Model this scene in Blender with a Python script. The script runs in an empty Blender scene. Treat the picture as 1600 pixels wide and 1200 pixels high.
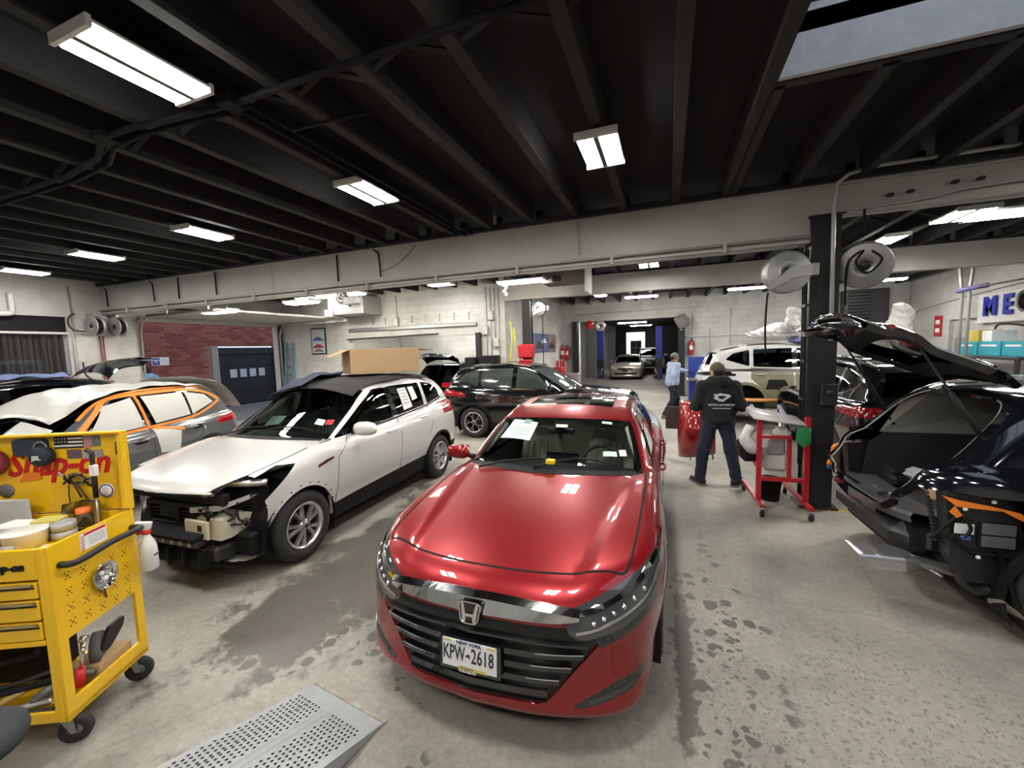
import bpy, bmesh, math, random
import numpy as np
from mathutils import Vector, Matrix
random.seed(7)
PI = math.pi
SC = bpy.context.scene
COL = SC.collection

# ---------------------------------------------------------------- camera
cam_d = bpy.data.cameras.new('camera')
cam = bpy.data.objects.new('camera', cam_d); COL.objects.link(cam)
cam_d.sensor_fit = 'HORIZONTAL'; cam_d.sensor_width = 36.0
cam_d.lens = 639.0 / 1600 * 36.0
cam_d.clip_start = 0.05; cam_d.clip_end = 200
RM = ((0.93476195, 0.00263056, -0.35526494), (0.35402577, -0.09067, 0.93083012), (-0.02976327, -0.99587752, -0.08568615))
cam.matrix_world = Matrix(((RM[0][0], -RM[0][1], -RM[0][2], 0.0), (RM[1][0], -RM[1][1], -RM[1][2], 0.0),
                           (RM[2][0], -RM[2][1], -RM[2][2], 2.013), (0, 0, 0, 1)))
SC.camera = cam
SC.view_settings.view_transform = 'Standard'
SC.view_settings.look = 'None'
SC.view_settings.gamma = 1.0
SC.view_settings.use_curve_mapping = False
SC.view_settings.exposure = 0.0
SC.cycles.max_bounces = 6; SC.cycles.diffuse_bounces = 3; SC.cycles.glossy_bounces = 4; SC.cycles.caustics_reflective = False; SC.cycles.caustics_refractive = False
LAMP = 118.0          # strength of the ceiling fixtures' diffusers

# ---------------------------------------------------------------- sky (overcast)
W = bpy.data.worlds.new('world'); SC.world = W; W.use_nodes = True
bg = W.node_tree.nodes['Background']
bg.inputs[0].default_value = (0.74, 0.82, 0.97, 1); bg.inputs[1].default_value = 1.5

# ---------------------------------------------------------------- materials
MATS = {}
def _nt(name):
    m = bpy.data.materials.new(name); m.use_nodes = True
    n = m.node_tree; b = n.nodes['Principled BSDF']
    return m, n, b
def mat(name, col, rough=0.5, metal=0.0, coat=0.0, noise=None, bump=None, spec=0.5, trans=0.0, ior=1.45, alpha=1.0, sheen=0.0, flake=None):
    """noise=(scale, second colour, amount); bump=(scale, strength)"""
    if name in MATS: return MATS[name]
    m, n, b = _nt(name)
    c = (*col, 1) if len(col) == 3 else col
    b.inputs['Base Color'].default_value = c
    b.inputs['Roughness'].default_value = rough
    b.inputs['Metallic'].default_value = metal
    b.inputs['Specular IOR Level'].default_value = spec
    b.inputs['IOR'].default_value = ior
    if coat:
        b.inputs['Coat Weight'].default_value = coat; b.inputs['Coat Roughness'].default_value = 0.02
    if trans: b.inputs['Transmission Weight'].default_value = trans
    if alpha < 1: b.inputs['Alpha'].default_value = alpha
    if sheen: b.inputs['Sheen Weight'].default_value = sheen
    L = n.links.new
    if noise or bump:
        tc = n.nodes.new('ShaderNodeTexCoord')
    if noise:
        t = n.nodes.new('ShaderNodeTexNoise'); t.inputs['Scale'].default_value = noise[0]; t.inputs['Detail'].default_value = 5; t.inputs['Roughness'].default_value = 0.65
        L(tc.outputs['Object'], t.inputs['Vector'])
        r = n.nodes.new('ShaderNodeValToRGB'); r.color_ramp.elements[0].position = 0.5 - 0.25; r.color_ramp.elements[1].position = 0.5 + 0.25
        r.color_ramp.elements[0].color = (0, 0, 0, 1); r.color_ramp.elements[1].color = (1, 1, 1, 1)
        L(t.outputs['Fac'], r.inputs[0])
        mu = n.nodes.new('ShaderNodeMath'); mu.operation = 'MULTIPLY'; mu.inputs[1].default_value = noise[2]
        L(r.outputs[0], mu.inputs[0])
        mx = n.nodes.new('ShaderNodeMix'); mx.data_type = 'RGBA'
        mx.inputs['A'].default_value = c; mx.inputs['B'].default_value = (*noise[1], 1)
        L(mu.outputs[0], mx.inputs['Factor']); L(mx.outputs['Result'], b.inputs['Base Color'])
    if bump:
        t2 = n.nodes.new('ShaderNodeTexNoise'); t2.inputs['Scale'].default_value = bump[0]; t2.inputs['Detail'].default_value = 4
        L(tc.outputs['Object'], t2.inputs['Vector'])
        bp = n.nodes.new('ShaderNodeBump'); bp.inputs['Strength'].default_value = bump[1]; bp.inputs['Distance'].default_value = 0.01
        L(t2.outputs['Fac'], bp.inputs['Height']); L(bp.outputs[0], b.inputs['Normal'])
    MATS[name] = m
    return m
def emat(name, col, strength):
    if name in MATS: return MATS[name]
    m = bpy.data.materials.new(name); m.use_nodes = True; n = m.node_tree
    n.nodes.remove(n.nodes['Principled BSDF'])
    e = n.nodes.new('ShaderNodeEmission'); e.inputs[0].default_value = (*col, 1); e.inputs[1].default_value = strength
    n.links.new(e.outputs[0], n.nodes['Material Output'].inputs[0])
    MATS[name] = m; return m
def glassmat(name, tint=(0.5, 0.55, 0.52), rough=0.0):
    """thin automotive glass: tinted see-through pane with a mirror-like Fresnel reflection"""
    if name in MATS: return MATS[name]
    m = bpy.data.materials.new(name); m.use_nodes = True; n = m.node_tree
    n.nodes.remove(n.nodes['Principled BSDF'])
    tr = n.nodes.new('ShaderNodeBsdfTransparent'); tr.inputs[0].default_value = (*tint, 1)
    gl = n.nodes.new('ShaderNodeBsdfGlossy'); gl.inputs['Roughness'].default_value = rough; gl.inputs[0].default_value = (0.9, 0.95, 0.93, 1)
    fr = n.nodes.new('ShaderNodeFresnel'); fr.inputs[0].default_value = 1.52
    mx = n.nodes.new('ShaderNodeMixShader')
    n.links.new(fr.outputs[0], mx.inputs[0]); n.links.new(tr.outputs[0], mx.inputs[1]); n.links.new(gl.outputs[0], mx.inputs[2])
    n.links.new(mx.outputs[0], n.nodes['Material Output'].inputs[0])
    MATS[name] = m; return m

black_plastic = mat('black plastic', (.009, .009, .010), .6, bump=(60, .1), spec=.25)
black_gloss = mat('black gloss', (0.006, 0.006, 0.007), 0.08, coat=1.0)
rubber = mat('tire rubber', (0.018, 0.018, 0.018), 0.75, bump=(90, .25), noise=(9, (0.045, 0.043, 0.04), .5))
chrome = mat('chrome', (0.75, 0.76, 0.78), 0.07, metal=1.0)
satin = mat('satin alloy', (0.62, 0.62, 0.63), 0.28, metal=0.9)
steel = mat('steel', (0.42, 0.42, 0.42), 0.38, metal=0.9, noise=(14, (0.25, 0.24, 0.22), .5))
dark_metal = mat('dark metal', (0.035, 0.035, 0.037), 0.42, metal=0.5, noise=(16, (0.08, 0.075, 0.07), .5))
seam_m = mat('seam', (0.003, 0.003, 0.003), 0.9)
white_paper = mat('paper', (0.78, 0.79, 0.78), 0.8, noise=(18, (0.68, 0.69, 0.69), .4))
ink = mat('ink', (0.03, 0.03, 0.035), 0.7)

# ---------------------------------------------------------------- mesh building
class MB:
    def __init__(s): s.v = []; s.f = []; s.sm = []; s.mi = []
    def add(s, vs, fs, smooth=False, mi=0):
        o = len(s.v); s.v += [tuple(p) for p in vs]
        for f in fs: s.f.append(tuple(i + o for i in f)); s.sm.append(smooth); s.mi.append(mi)
        return s
    def box(s, x0, x1, y0, y1, z0, z1, mi=0, M=None):
        vs = [Vector(p) for p in ((x0, y0, z0), (x1, y0, z0), (x1, y1, z0), (x0, y1, z0), (x0, y0, z1), (x1, y0, z1), (x1, y1, z1), (x0, y1, z1))]
        if M: vs = [M @ p for p in vs]
        return s.add(vs, ((0, 3, 2, 1), (4, 5, 6, 7), (0, 1, 5, 4), (1, 2, 6, 5), (2, 3, 7, 6), (3, 0, 4, 7)), False, mi)
    def cbox(s, c, d, rz=0.0, mi=0, rx=0.0, ry=0.0):
        M = Matrix.Translation(c) @ Matrix.Rotation(rz, 4, 'Z') @ Matrix.Rotation(ry, 4, 'Y') @ Matrix.Rotation(rx, 4, 'X')
        return s.box(-d[0] / 2, d[0] / 2, -d[1] / 2, d[1] / 2, -d[2] / 2, d[2] / 2, mi, M)
    def bbox(s, x0, x1, y0, y1, z0, z1, b=0.01, mi=0, M=None):
        """box with chamfered edges"""
        b = min(b, (x1 - x0) * .49, (y1 - y0) * .49, (z1 - z0) * .49)
        vs = []; idx = {}
        for sx in (0, 1):
            for sy in (0, 1):
                for sz in (0, 1):
                    X = (x0, x1)[sx]; Y = (y0, y1)[sy]; Z = (z0, z1)[sz]
                    ix = X + (b if sx == 0 else -b); iy = Y + (b if sy == 0 else -b); iz = Z + (b if sz == 0 else -b)
                    for a, p in enumerate(((X, iy, iz), (ix, Y, iz), (ix, iy, Z))):
                        idx[(sx, sy, sz, a)] = len(vs); vs.append(Vector(p))
        F = []
        for sx in (0, 1): F.append([idx[(sx, *q, 0)] for q in ((0, 0), (1, 0), (1, 1), (0, 1))])
        for sy in (0, 1): F.append([idx[(q[0], sy, q[1], 1)] for q in ((0, 0), (1, 0), (1, 1), (0, 1))])
        for sz in (0, 1): F.append([idx[(*q, sz, 2)] for q in ((0, 0), (1, 0), (1, 1), (0, 1))])
        for a in (0, 1):
            for c in (0, 1):
                F.append([idx[(a, c, 0, 0)], idx[(a, c, 1, 0)], idx[(a, c, 1, 1)], idx[(a, c, 0, 1)]])
                F.append([idx[(a, 0, c, 0)], idx[(a, 1, c, 0)], idx[(a, 1, c, 2)], idx[(a, 0, c, 2)]])
                F.append([idx[(0, a, c, 1)], idx[(1, a, c, 1)], idx[(1, a, c, 2)], idx[(0, a, c, 2)]])
        for sx in (0, 1):
            for sy in (0, 1):
                for sz in (0, 1): F.append([idx[(sx, sy, sz, k)] for k in range(3)])
        c = Vector(((x0 + x1) / 2, (y0 + y1) / 2, (z0 + z1) / 2)); G = []
        for f in F:
            n = (vs[f[1]] - vs[f[0]]).cross(vs[f[2]] - vs[f[0]]); m = sum((vs[i] for i in f), Vector()) / len(f)
            G.append(tuple(f) if n.dot(m - c) > 0 else tuple(reversed(f)))
        if M: vs = [M @ p for p in vs]
        return s.add(vs, G, False, mi)
    def tube(s, pts, r, n=8, mi=0, caps=True, smooth=True):
        """tube through points; r a number or one per point"""
        pts = [Vector(p) for p in pts]; k = len(pts)
        rs = r if isinstance(r, (list, tuple)) else [r] * k
        vs = []; prev = None
        for i, p in enumerate(pts):
            t = (pts[min(i + 1, k - 1)] - pts[max(i - 1, 0)]).normalized()
            if prev is None:
                a = Vector((0, 0, 1)) if abs(t.z) < .9 else Vector((1, 0, 0))
                u = t.cross(a).normalized()
            else:
                u = (prev - t * prev.dot(t)).normalized()
            prev = u; w = t.cross(u)
            for j in range(n):
                an = 2 * PI * j / n
                vs.append(p + (u * math.cos(an) + w * math.sin(an)) * rs[i])
        F = []
        for i in range(k - 1):
            for j in range(n):
                F.append((i * n + j, i * n + (j + 1) % n, (i + 1) * n + (j + 1) % n, (i + 1) * n + j))
        s.add(vs, F, smooth, mi)
        if caps:
            o = len(s.v) - len(vs)
            s.f.append(tuple(o + j for j in reversed(range(n)))); s.sm.append(False); s.mi.append(mi)
            s.f.append(tuple(o + (k - 1) * n + j for j in range(n))); s.sm.append(False); s.mi.append(mi)
        return s
    def lathe(s, prof, axis='z', c=(0, 0, 0), n=24, mi=0, smooth=True, close=False, M=None):
        """profile of (radius, height) turned about an axis"""
        vs = []; k = len(prof)
        for (r, h) in prof:
            for j in range(n):
                a = 2 * PI * j / n; x, y = r * math.cos(a), r * math.sin(a)
                p = {'z': (x, y, h), 'x': (h, x, y), 'y': (y, h, x)}[axis]
                p = Vector(p)
                if M: p = M @ p
                vs.append(p + Vector(c))
        F = []
        for i in range(k - 1 if not close else k):
            i2 = (i + 1) % k
            for j in range(n): F.append((i * n + j, i * n + (j + 1) % n, i2 * n + (j + 1) % n, i2 * n + j))
        return s.add(vs, F, smooth, mi)
    def prism(s, poly, d0, d1, plane='xz', mi=0, M=None):
        """polygon pushed along the third axis"""
        def P(a, b, d):
            p = Vector({'xz': (a, d, b), 'yz': (d, a, b), 'xy': (a, b, d)}[plane])
            return M @ p if M else p
        k = len(poly)
        vs = [P(a, b, d0) for a, b in poly] + [P(a, b, d1) for a, b in poly]
        F = [tuple(range(k)), tuple(reversed(range(k, 2 * k)))] + [(i, i + k, (i + 1) % k + k, (i + 1) % k) for i in range(k)]
        return s.add(vs, F, False, mi)
    def quad(s, a, b, c, d, mi=0): return s.add((a, b, c, d), ((0, 1, 2, 3),), False, mi)
    def build(s, name, mats, parent=None, **kw):
        me = bpy.data.meshes.new(name); me.from_pydata(s.v, [], s.f)
        if not isinstance(mats, (list, tuple)): mats = [mats]
        for m in mats: me.materials.append(m)
        me.polygons.foreach_set('use_smooth', s.sm); me.polygons.foreach_set('material_index', s.mi)
        fixn = kw.pop('fixn', True)
        if fixn:
            bm = bmesh.new(); bm.from_mesh(me); bmesh.ops.recalc_face_normals(bm, faces=bm.faces); bm.to_mesh(me); bm.free()
        me.update()
        o = bpy.data.objects.new(name, me); COL.objects.link(o)
        if parent is not None: o.parent = parent
        for k, v in kw.items():
            setattr(o, k, v) if k in ('location', 'rotation_euler', 'scale') else o.__setitem__(k, v)
        return o
def tag(o, label, cat, group=None):
    o['label'] = label; o['category'] = cat
    if group: o['group'] = group
    return o
def thing(name, label, cat, loc=(0, 0, 0), rz=0.0, group=None, rot=None):
    o = bpy.data.objects.new(name, None); COL.objects.link(o); o.empty_display_size = .1
    o.location = loc; o.rotation_euler = rot if rot else (0, 0, rz)
    return tag(o, label, cat, group)
def struct(o): o['kind'] = 'structure'; return o
def copy_tree(o, parent=None):
    c = o.copy(); COL.objects.link(c); c.parent = parent
    for ch in list(o.children): copy_tree(ch, c)
    return c
def inst(src, name, parent, loc=(0, 0, 0), rot=(0, 0, 0), scale=(1, 1, 1)):
    o = bpy.data.objects.new(name, src.data if hasattr(src, 'data') else src); COL.objects.link(o); o.parent = parent
    o.location = loc; o.rotation_euler = rot; o.scale = scale; return o
def text(name, body, size, M, mats, parent=None, depth=0.002, align='CENTER', shear=0.0, bold=0.0, spacing=1.0, xs=1.0):
    """lettering turned into a mesh object"""
    cu = bpy.data.curves.new(name, 'FONT'); cu.body = body; cu.size = size; cu.extrude = depth; cu.align_x = align; cu.align_y = 'CENTER'
    cu.shear = shear; cu.offset = bold; cu.space_character = spacing; cu.resolution_u = 2
    t = bpy.data.objects.new(name, cu)
    me = bpy.data.meshes.new_from_object(t); bpy.data.objects.remove(t); bpy.data.curves.remove(cu)
    me.materials.clear(); me.materials.append(mats)
    me.transform(M @ Matrix.Diagonal((xs, 1, 1, 1)))
    o = bpy.data.objects.new(name, me); COL.objects.link(o)
    if parent is not None: o.parent = parent
    return o
def frame(o, xd, yd):
    """matrix with origin o, x along xd and y near yd"""
    x = Vector(xd).normalized(); y = Vector(yd); y = (y - x * y.dot(x)).normalized(); z = x.cross(y)
    return Matrix(((x.x, y.x, z.x, o[0]), (x.y, y.y, z.y, o[1]), (x.z, y.z, z.z, o[2]), (0, 0, 0, 1)))
def smooth_path(pts, n=6):
    P = [Vector(p) for p in pts]; out = []
    for i in range(len(P) - 1):
        p0 = P[max(i - 1, 0)]; p1 = P[i]; p2 = P[i + 1]; p3 = P[min(i + 2, len(P) - 1)]
        for j in range(n):
            t = j / n
            out.append(.5 * ((2 * p1) + (p2 - p0) * t + (2 * p0 - 5 * p1 + 4 * p2 - p3) * t * t + (3 * p1 - p0 - 3 * p2 + p3) * t ** 3))
    out.append(P[-1]); return out
# ================================================================ ROOM SHELL
XL, XR = -12.6, 7.4
DECK, JB = 4.05, 3.78           # deck height, underside of the joists
Y1, Y2, Y3 = 5.75, 10.5, 17.3   # first beam, second beam, rear wall

def node_mat(name, build):
    if name in MATS: return MATS[name]
    m, n, b = _nt(name); build(n, b, n.links.new); MATS[name] = m; return m
def _noise(n, L, vec, scale, detail=5, rough=.6):
    t = n.nodes.new('ShaderNodeTexNoise'); t.inputs['Scale'].default_value = scale; t.inputs['Detail'].default_value = detail; t.inputs['Roughness'].default_value = rough
    L(vec, t.inputs['Vector']); return t.outputs['Fac']
def _ramp(n, L, fac, stops):
    r = n.nodes.new('ShaderNodeValToRGB'); e = r.color_ramp.elements
    while len(e) < len(stops): e.new(0.5)
    for q, (p, c) in zip(e, stops): q.position = p; q.color = (*c, 1) if len(c) == 3 else c
    L(fac, r.inputs[0]); return r.outputs[0]
def _math(n, L, op, a, b=None):
    m = n.nodes.new('ShaderNodeMath'); m.operation = op
    for i, v in enumerate((a, b)):
        if v is None: continue
        if isinstance(v, (int, float)): m.inputs[i].default_value = v
        else: L(v, m.inputs[i])
    return m.outputs[0]
def _mix(n, L, fac, a, b, mode='MIX'):
    m = n.nodes.new('ShaderNodeMix'); m.data_type = 'RGBA'; m.blend_type = mode
    for k, v in (('Factor', fac), ('A', a), ('B', b)):
        if isinstance(v, (tuple, list)): m.inputs[k].default_value = (*v, 1)
        elif isinstance(v, (int, float)): m.inputs[k].default_value = v
        else: L(v, m.inputs[k])
    return m.outputs['Result']
def floor_b(n, b, L):
    tc = n.nodes.new('ShaderNodeTexCoord'); v = tc.outputs['Object']
    base = _ramp(n, L, _noise(n, L, v, .9, 8, .7), ((.3, (.20, .187, .165)), (.52, (.30, .283, .252)), (.75, (.40, .378, .34))))
    fine = _ramp(n, L, _noise(n, L, v, 26, 6, .75), ((.3, (.72, .72, .72)), (.7, (1.12, 1.12, 1.1))))
    c = _mix(n, L, 1.0, base, fine, 'MULTIPLY')
    sp = _ramp(n, L, _noise(n, L, v, 60, 3, .6), ((.66, (0, 0, 0)), (.72, (1, 1, 1))))
    c = _mix(n, L, _math(n, L, 'MULTIPLY', sp, .35), c, (.42, .41, .39))
    # oil and water stains: blobs about given spots, broken up by noise
    def blob(x, y, rx, ry, ns, thr, rot=0):
        mp = n.nodes.new('ShaderNodeMapping'); mp.vector_type = 'TEXTURE'
        mp.inputs['Location'].default_value = (x, y, 0); mp.inputs['Scale'].default_value = (rx, ry, 1); mp.inputs['Rotation'].default_value = (0, 0, rot)
        L(v, mp.inputs['Vector'])
        ln = n.nodes.new('ShaderNodeVectorMath'); ln.operation = 'LENGTH'; L(mp.outputs[0], ln.inputs[0])
        e = _math(n, L, 'ADD', ln.outputs['Value'], _math(n, L, 'MULTIPLY', _math(n, L, 'SUBTRACT', _noise(n, L, v, ns, 6, .7), .5), 2.2))
        return _ramp(n, L, e, ((thr, (1, 1, 1)), (min(thr + .16, 1), (0, 0, 0))))
    wet = None
    for a in ((-2.55, 4.2, 1.0, 3.2, 1.6, .66, -.05), (-2.75, 2.15, .5, 1.0, 2.6, .55, .7), (.10, 2.7, .10, 2.0, 4, .46, 0)):
        k = blob(*a); wet = k if wet is None else _math(n, L, 'MAXIMUM', wet, k)
    # splashes: ragged cell spots inside loose outlines
    nd = n.nodes.new('ShaderNodeTexNoise'); nd.inputs['Scale'].default_value = 14; nd.inputs['Detail'].default_value = 4; L(v, nd.inputs['Vector'])
    ad = n.nodes.new('ShaderNodeMix'); ad.data_type = 'VECTOR'; ad.inputs['Factor'].default_value = .07; L(v, ad.inputs['A']); L(nd.outputs['Color'], ad.inputs['B'])
    def spots(sc, size, zones):
        vo = n.nodes.new('ShaderNodeTexVoronoi'); vo.inputs['Scale'].default_value = sc; L(ad.outputs['Result'], vo.inputs['Vector'])
        sp_ = n.nodes.new('ShaderNodeSeparateColor'); L(vo.outputs['Color'], sp_.inputs[0])
        d = _math(n, L, 'SUBTRACT', _math(n, L, 'MULTIPLY', sp_.outputs[0], size), vo.outputs['Distance'])
        k = _ramp(n, L, d, ((.0, (0, 0, 0)), (.05, (1, 1, 1))))
        z_ = None
        for a in zones:
            b_ = blob(*a); z_ = b_ if z_ is None else _math(n, L, 'MAXIMUM', z_, b_)
        return _math(n, L, 'MULTIPLY', k, z_)
    wet = _math(n, L, 'MAXIMUM', wet, spots(9, .50, ((.35, 3.0, .42, 2.2, 1.5, .6, 0), (-.5, 1.45, 1.2, .35, 2, .6, .1), (-2.3, 2.0, .75, .55, 2, .6, .5))))
    wet = _math(n, L, 'MAXIMUM', wet, spots(17, .48, ((.3, 2.4, .40, 1.5, 2, .6, 0), (-2.5, 2.2, .8, .7, 2, .6, .5), (-1.45, 1.95, .3, .3, 4, .5, .4))))
    wet = _math(n, L, 'MULTIPLY', wet, .95)
    pit = _math(n, L, 'MULTIPLY', spots(48, .50, ((1.3, 2.4, 1.3, 1.1, 1.5, .7, 0),)), .6)
    c = _mix(n, L, _math(n, L, 'MULTIPLY', wet, .78), c, (.05, .047, .041))
    c = _mix(n, L, pit, c, (.09, .085, .075))
    # hairline cracks
    vo = n.nodes.new('ShaderNodeTexVoronoi'); vo.feature = 'DISTANCE_TO_EDGE'; vo.inputs['Scale'].default_value = .55
    nv = n.nodes.new('ShaderNodeMix'); nv.data_type = 'VECTOR'; nv.inputs['Factor'].default_value = .12
    nn = n.nodes.new('ShaderNodeTexNoise'); nn.inputs['Scale'].default_value = 3; L(v, nn.inputs['Vector']); L(v, nv.inputs['A']); L(nn.outputs['Color'], nv.inputs['B'])
    L(nv.outputs['Result'], vo.inputs['Vector'])
    cr = _ramp(n, L, vo.outputs['Distance'], ((.0, (1, 1, 1)), (.006, (0, 0, 0))))
    c = _mix(n, L, _math(n, L, 'MULTIPLY', cr, .22), c, (.06, .057, .05))
    L(c, b.inputs['Base Color'])
    ro = _math(n, L, 'SUBTRACT', .62, _math(n, L, 'MULTIPLY', wet, .33)); L(ro, b.inputs['Roughness'])
    bp = n.nodes.new('ShaderNodeBump'); bp.inputs['Strength'].default_value = .25; bp.inputs['Distance'].default_value = .01
    L(_noise(n, L, v, 40, 6, .7), bp.inputs['Height']); L(bp.outputs[0], b.inputs['Normal'])
floor_m = node_mat('worn concrete', floor_b)
def wallmat(name, col, dirt, bw=.4, bh=.2, str_=.5, axis='xz'):
    def f(n, b, L):
        tc = n.nodes.new('ShaderNodeTexCoord'); v = tc.outputs['Object']
        sx = n.nodes.new('ShaderNodeSeparateXYZ'); L(v, sx.inputs[0]); cx = n.nodes.new('ShaderNodeCombineXYZ')
        L(sx.outputs[0 if axis == 'xz' else 1], cx.inputs[0]); L(sx.outputs[2], cx.inputs[1])
        br = n.nodes.new('ShaderNodeTexBrick'); br.inputs['Scale'].default_value = 1; br.inputs['Brick Width'].default_value = bw; br.inputs['Row Height'].default_value = bh
        br.inputs['Mortar Size'].default_value = .008; br.inputs['Color1'].default_value = (1, 1, 1, 1); br.inputs['Color2'].default_value = (.9, .9, .9, 1); br.inputs['Mortar'].default_value = (0, 0, 0, 1)
        L(cx.outputs[0], br.inputs['Vector'])
        st = _ramp(n, L, _noise(n, L, v, 1.1, 7, .7), ((.32, dirt), (.62, col)))
        c = _mix(n, L, .10, st, br.outputs['Color'], 'MULTIPLY')
        c = _mix(n, L, _math(n, L, 'MULTIPLY', _ramp(n, L, _noise(n, L, v, 14, 4, .6), ((.62, (0, 0, 0)), (.7, (1, 1, 1)))), .25), c, tuple(x * .5 for x in col))
        L(c, b.inputs['Base Color']); b.inputs['Roughness'].default_value = .6
        bp = n.nodes.new('ShaderNodeBump'); bp.inputs['Strength'].default_value = str_; bp.inputs['Distance'].default_value = .012
        h = _math(n, L, 'ADD', br.outputs['Color'], _math(n, L, 'MULTIPLY', _noise(n, L, v, 30, 5, .6), .6))
        L(h, bp.inputs['Height']); L(bp.outputs[0], b.inputs['Normal'])
    return node_mat(name, f)
wall_x = wallmat('white painted block', (.55, .55, .53), (.38, .375, .35), axis='xz')
wall_y = wallmat('white painted block side', (.55, .55, .53), (.38, .375, .35), axis='yz')
beam_m = mat('painted beam', (.44, .435, .41), .5, noise=(1.6, (.31, .30, .275), .8), bump=(25, .15))
joist_m = mat('dark joist', (.022, .0215, .022), .8, noise=(5, (.010, .010, .011), .7), bump=(30, .2))
deck_m = mat('black deck', (.010, .010, .0115), .85, noise=(3, (.005, .005, .006), .6))
blackpaint = mat('black paint', (.014, .014, .016), .38, noise=(10, (.03, .03, .03), .5), bump=(40, .15))
white_metal = mat('white enamel', (.62, .62, .61), .35)
pipe_m = mat('grey pipe', (.45, .45, .43), .45, metal=.2)
galv = mat('galvanised', (.5, .5, .5), .4, metal=.7, noise=(8, (.35, .35, .34), .5))

def slab(name, x0, x1, y0, y1, z0, z1, m, parent=None, kind=True):
    o = MB().box(x0, x1, y0, y1, z0, z1).build(name, m, parent)
    if kind and parent is None: struct(o)
    return o
slab('floor', XL, XR, -4, 45, -.2, 0, floor_m)
slab('trim_1', -40, XL, -10, 30, -.22, -.02, mat('asphalt', (.16, .16, .16), .8, noise=(20, (.1, .1, .1), .6)))   # yard outside the roll-up door

# ---- ceiling: deck with a skylight well, joists as parts
ceil = MB()
SX0, SX1, SY0, SY1 = .70, 3.2, 1.2, 3.42
for a in ((XL, SX0, -4, Y3), (SX1, XR, -4, Y3), (SX0, SX1, -4, SY0), (SX0, SX1, SY1, Y3)): ceil.box(a[0], a[1], a[2], a[3], DECK, DECK + .12)
ceil = struct(ceil.build('ceiling', deck_m))
jmesh = MB().box(-.045, .045, 0, 1, JB, DECK).build('joist', joist_m, ceil)
jd = jmesh.data; bpy.data.objects.remove(jmesh)
x = .09 - .632 * 20
while x < XR - .1:
    if x > XL + .1:
        for (ya, yb) in ((-4, Y1 - .06), (Y1 + .3, Y2 - .05), (Y2 + .3, Y3)):
            if yb > 10.6 and x < -4.1: continue
            if SX0 - .05 < x < SX1 + .05 and ya == -4:
                inst(jd, 'joist', ceil, (x, SY1 + .08, 0), scale=(1, yb - SY1 - .08, 1)); inst(jd, 'joist', ceil, (x, ya, 0), scale=(1, SY0 - .08 - ya, 1))
            else: inst(jd, 'joist', ceil, (x, ya, 0), scale=(1, yb - ya, 1))
    x += .632
for xx in (SX0 - .045, SX1 + .045): inst(jd, 'joist', ceil, (xx, -4, 0), scale=(1, Y1 - .06 + 4, 1))
for yy in (SY0 - .13, SY1 + .05): MB().box(SX0, SX1, yy, yy + .08, JB, DECK).build('header_joist', joist_m, ceil)
# cross bridging between joists
brm = MB(); brm.tube([(0, 0, JB + .03), (.55, 0, DECK - .03)], .022, 4, smooth=False); br = brm.build('bridging', joist_m, ceil); brd = br.data; bpy.data.objects.remove(br)
for k in range(-18, 10):
    x = .09 + .632 * k
    if x < XL + .2 or x > XR - .7: continue
    for yy in (2.3, 8.2):
        if SX0 - .3 < x < SX1 and yy < 4: continue
        inst(brd, 'bridging', ceil, (x + .04, yy, 0)); inst(brd, 'bridging', ceil, (x + .592, yy + .06, 0), scale=(-1, 1, 1))
# skylight well with its glazing
sky_w = mat('skylight lining', (.55, .57, .60), .7, noise=(7, (.38, .40, .42), .7), bump=(16, .4))
sk = MB()
for (x0, x1, y0, y1) in ((SX0 - .04, SX0, SY0, SY1), (SX1, SX1 + .04, SY0, SY1), (SX0, SX1, SY0 - .04, SY0), (SX0, SX1, SY1, SY1 + .04)):
    sk.box(x0, x1, y0, y1, JB + .01, 4.22); sk.box(x0 - .01, x1 + .01, y0 - .01, y1 + .01, 4.25, 4.75)
sk = tag(sk.build('skylight', sky_w), 'pale grey lined skylight well let into the black ceiling', 'skylight')
MB().box(SX0 - .03, SX1 + .03, SY0 - .03, SY1 + .03, 4.21, 4.25).box(SX0 + .05, SX1 - .05, SY0 + .05, SY1 - .05, 4.2, 4.26).build('shadow_gap', seam_m, sk)
bpy.data.objects.remove(sk.children[0])
MB().box(SX0 - .03, SX0, SY0, SY1, 4.22, 4.25).box(SX1, SX1 + .03, SY0, SY1, 4.22, 4.25).box(SX0, SX1, SY1 - .004, SY1 + .03, 4.22, 4.25).box(SX0, SX1, SY0 - .03, SY0, 4.22, 4.25).build('shadow_gap', seam_m, sk)
for k in range(5):
    xx = SX0 + (SX1 - SX0) * k / 4; MB().box(xx - .02, xx + .02, SY0, SY1, 4.72, 4.78).build('glazing_bar', white_metal, sk)

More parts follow.
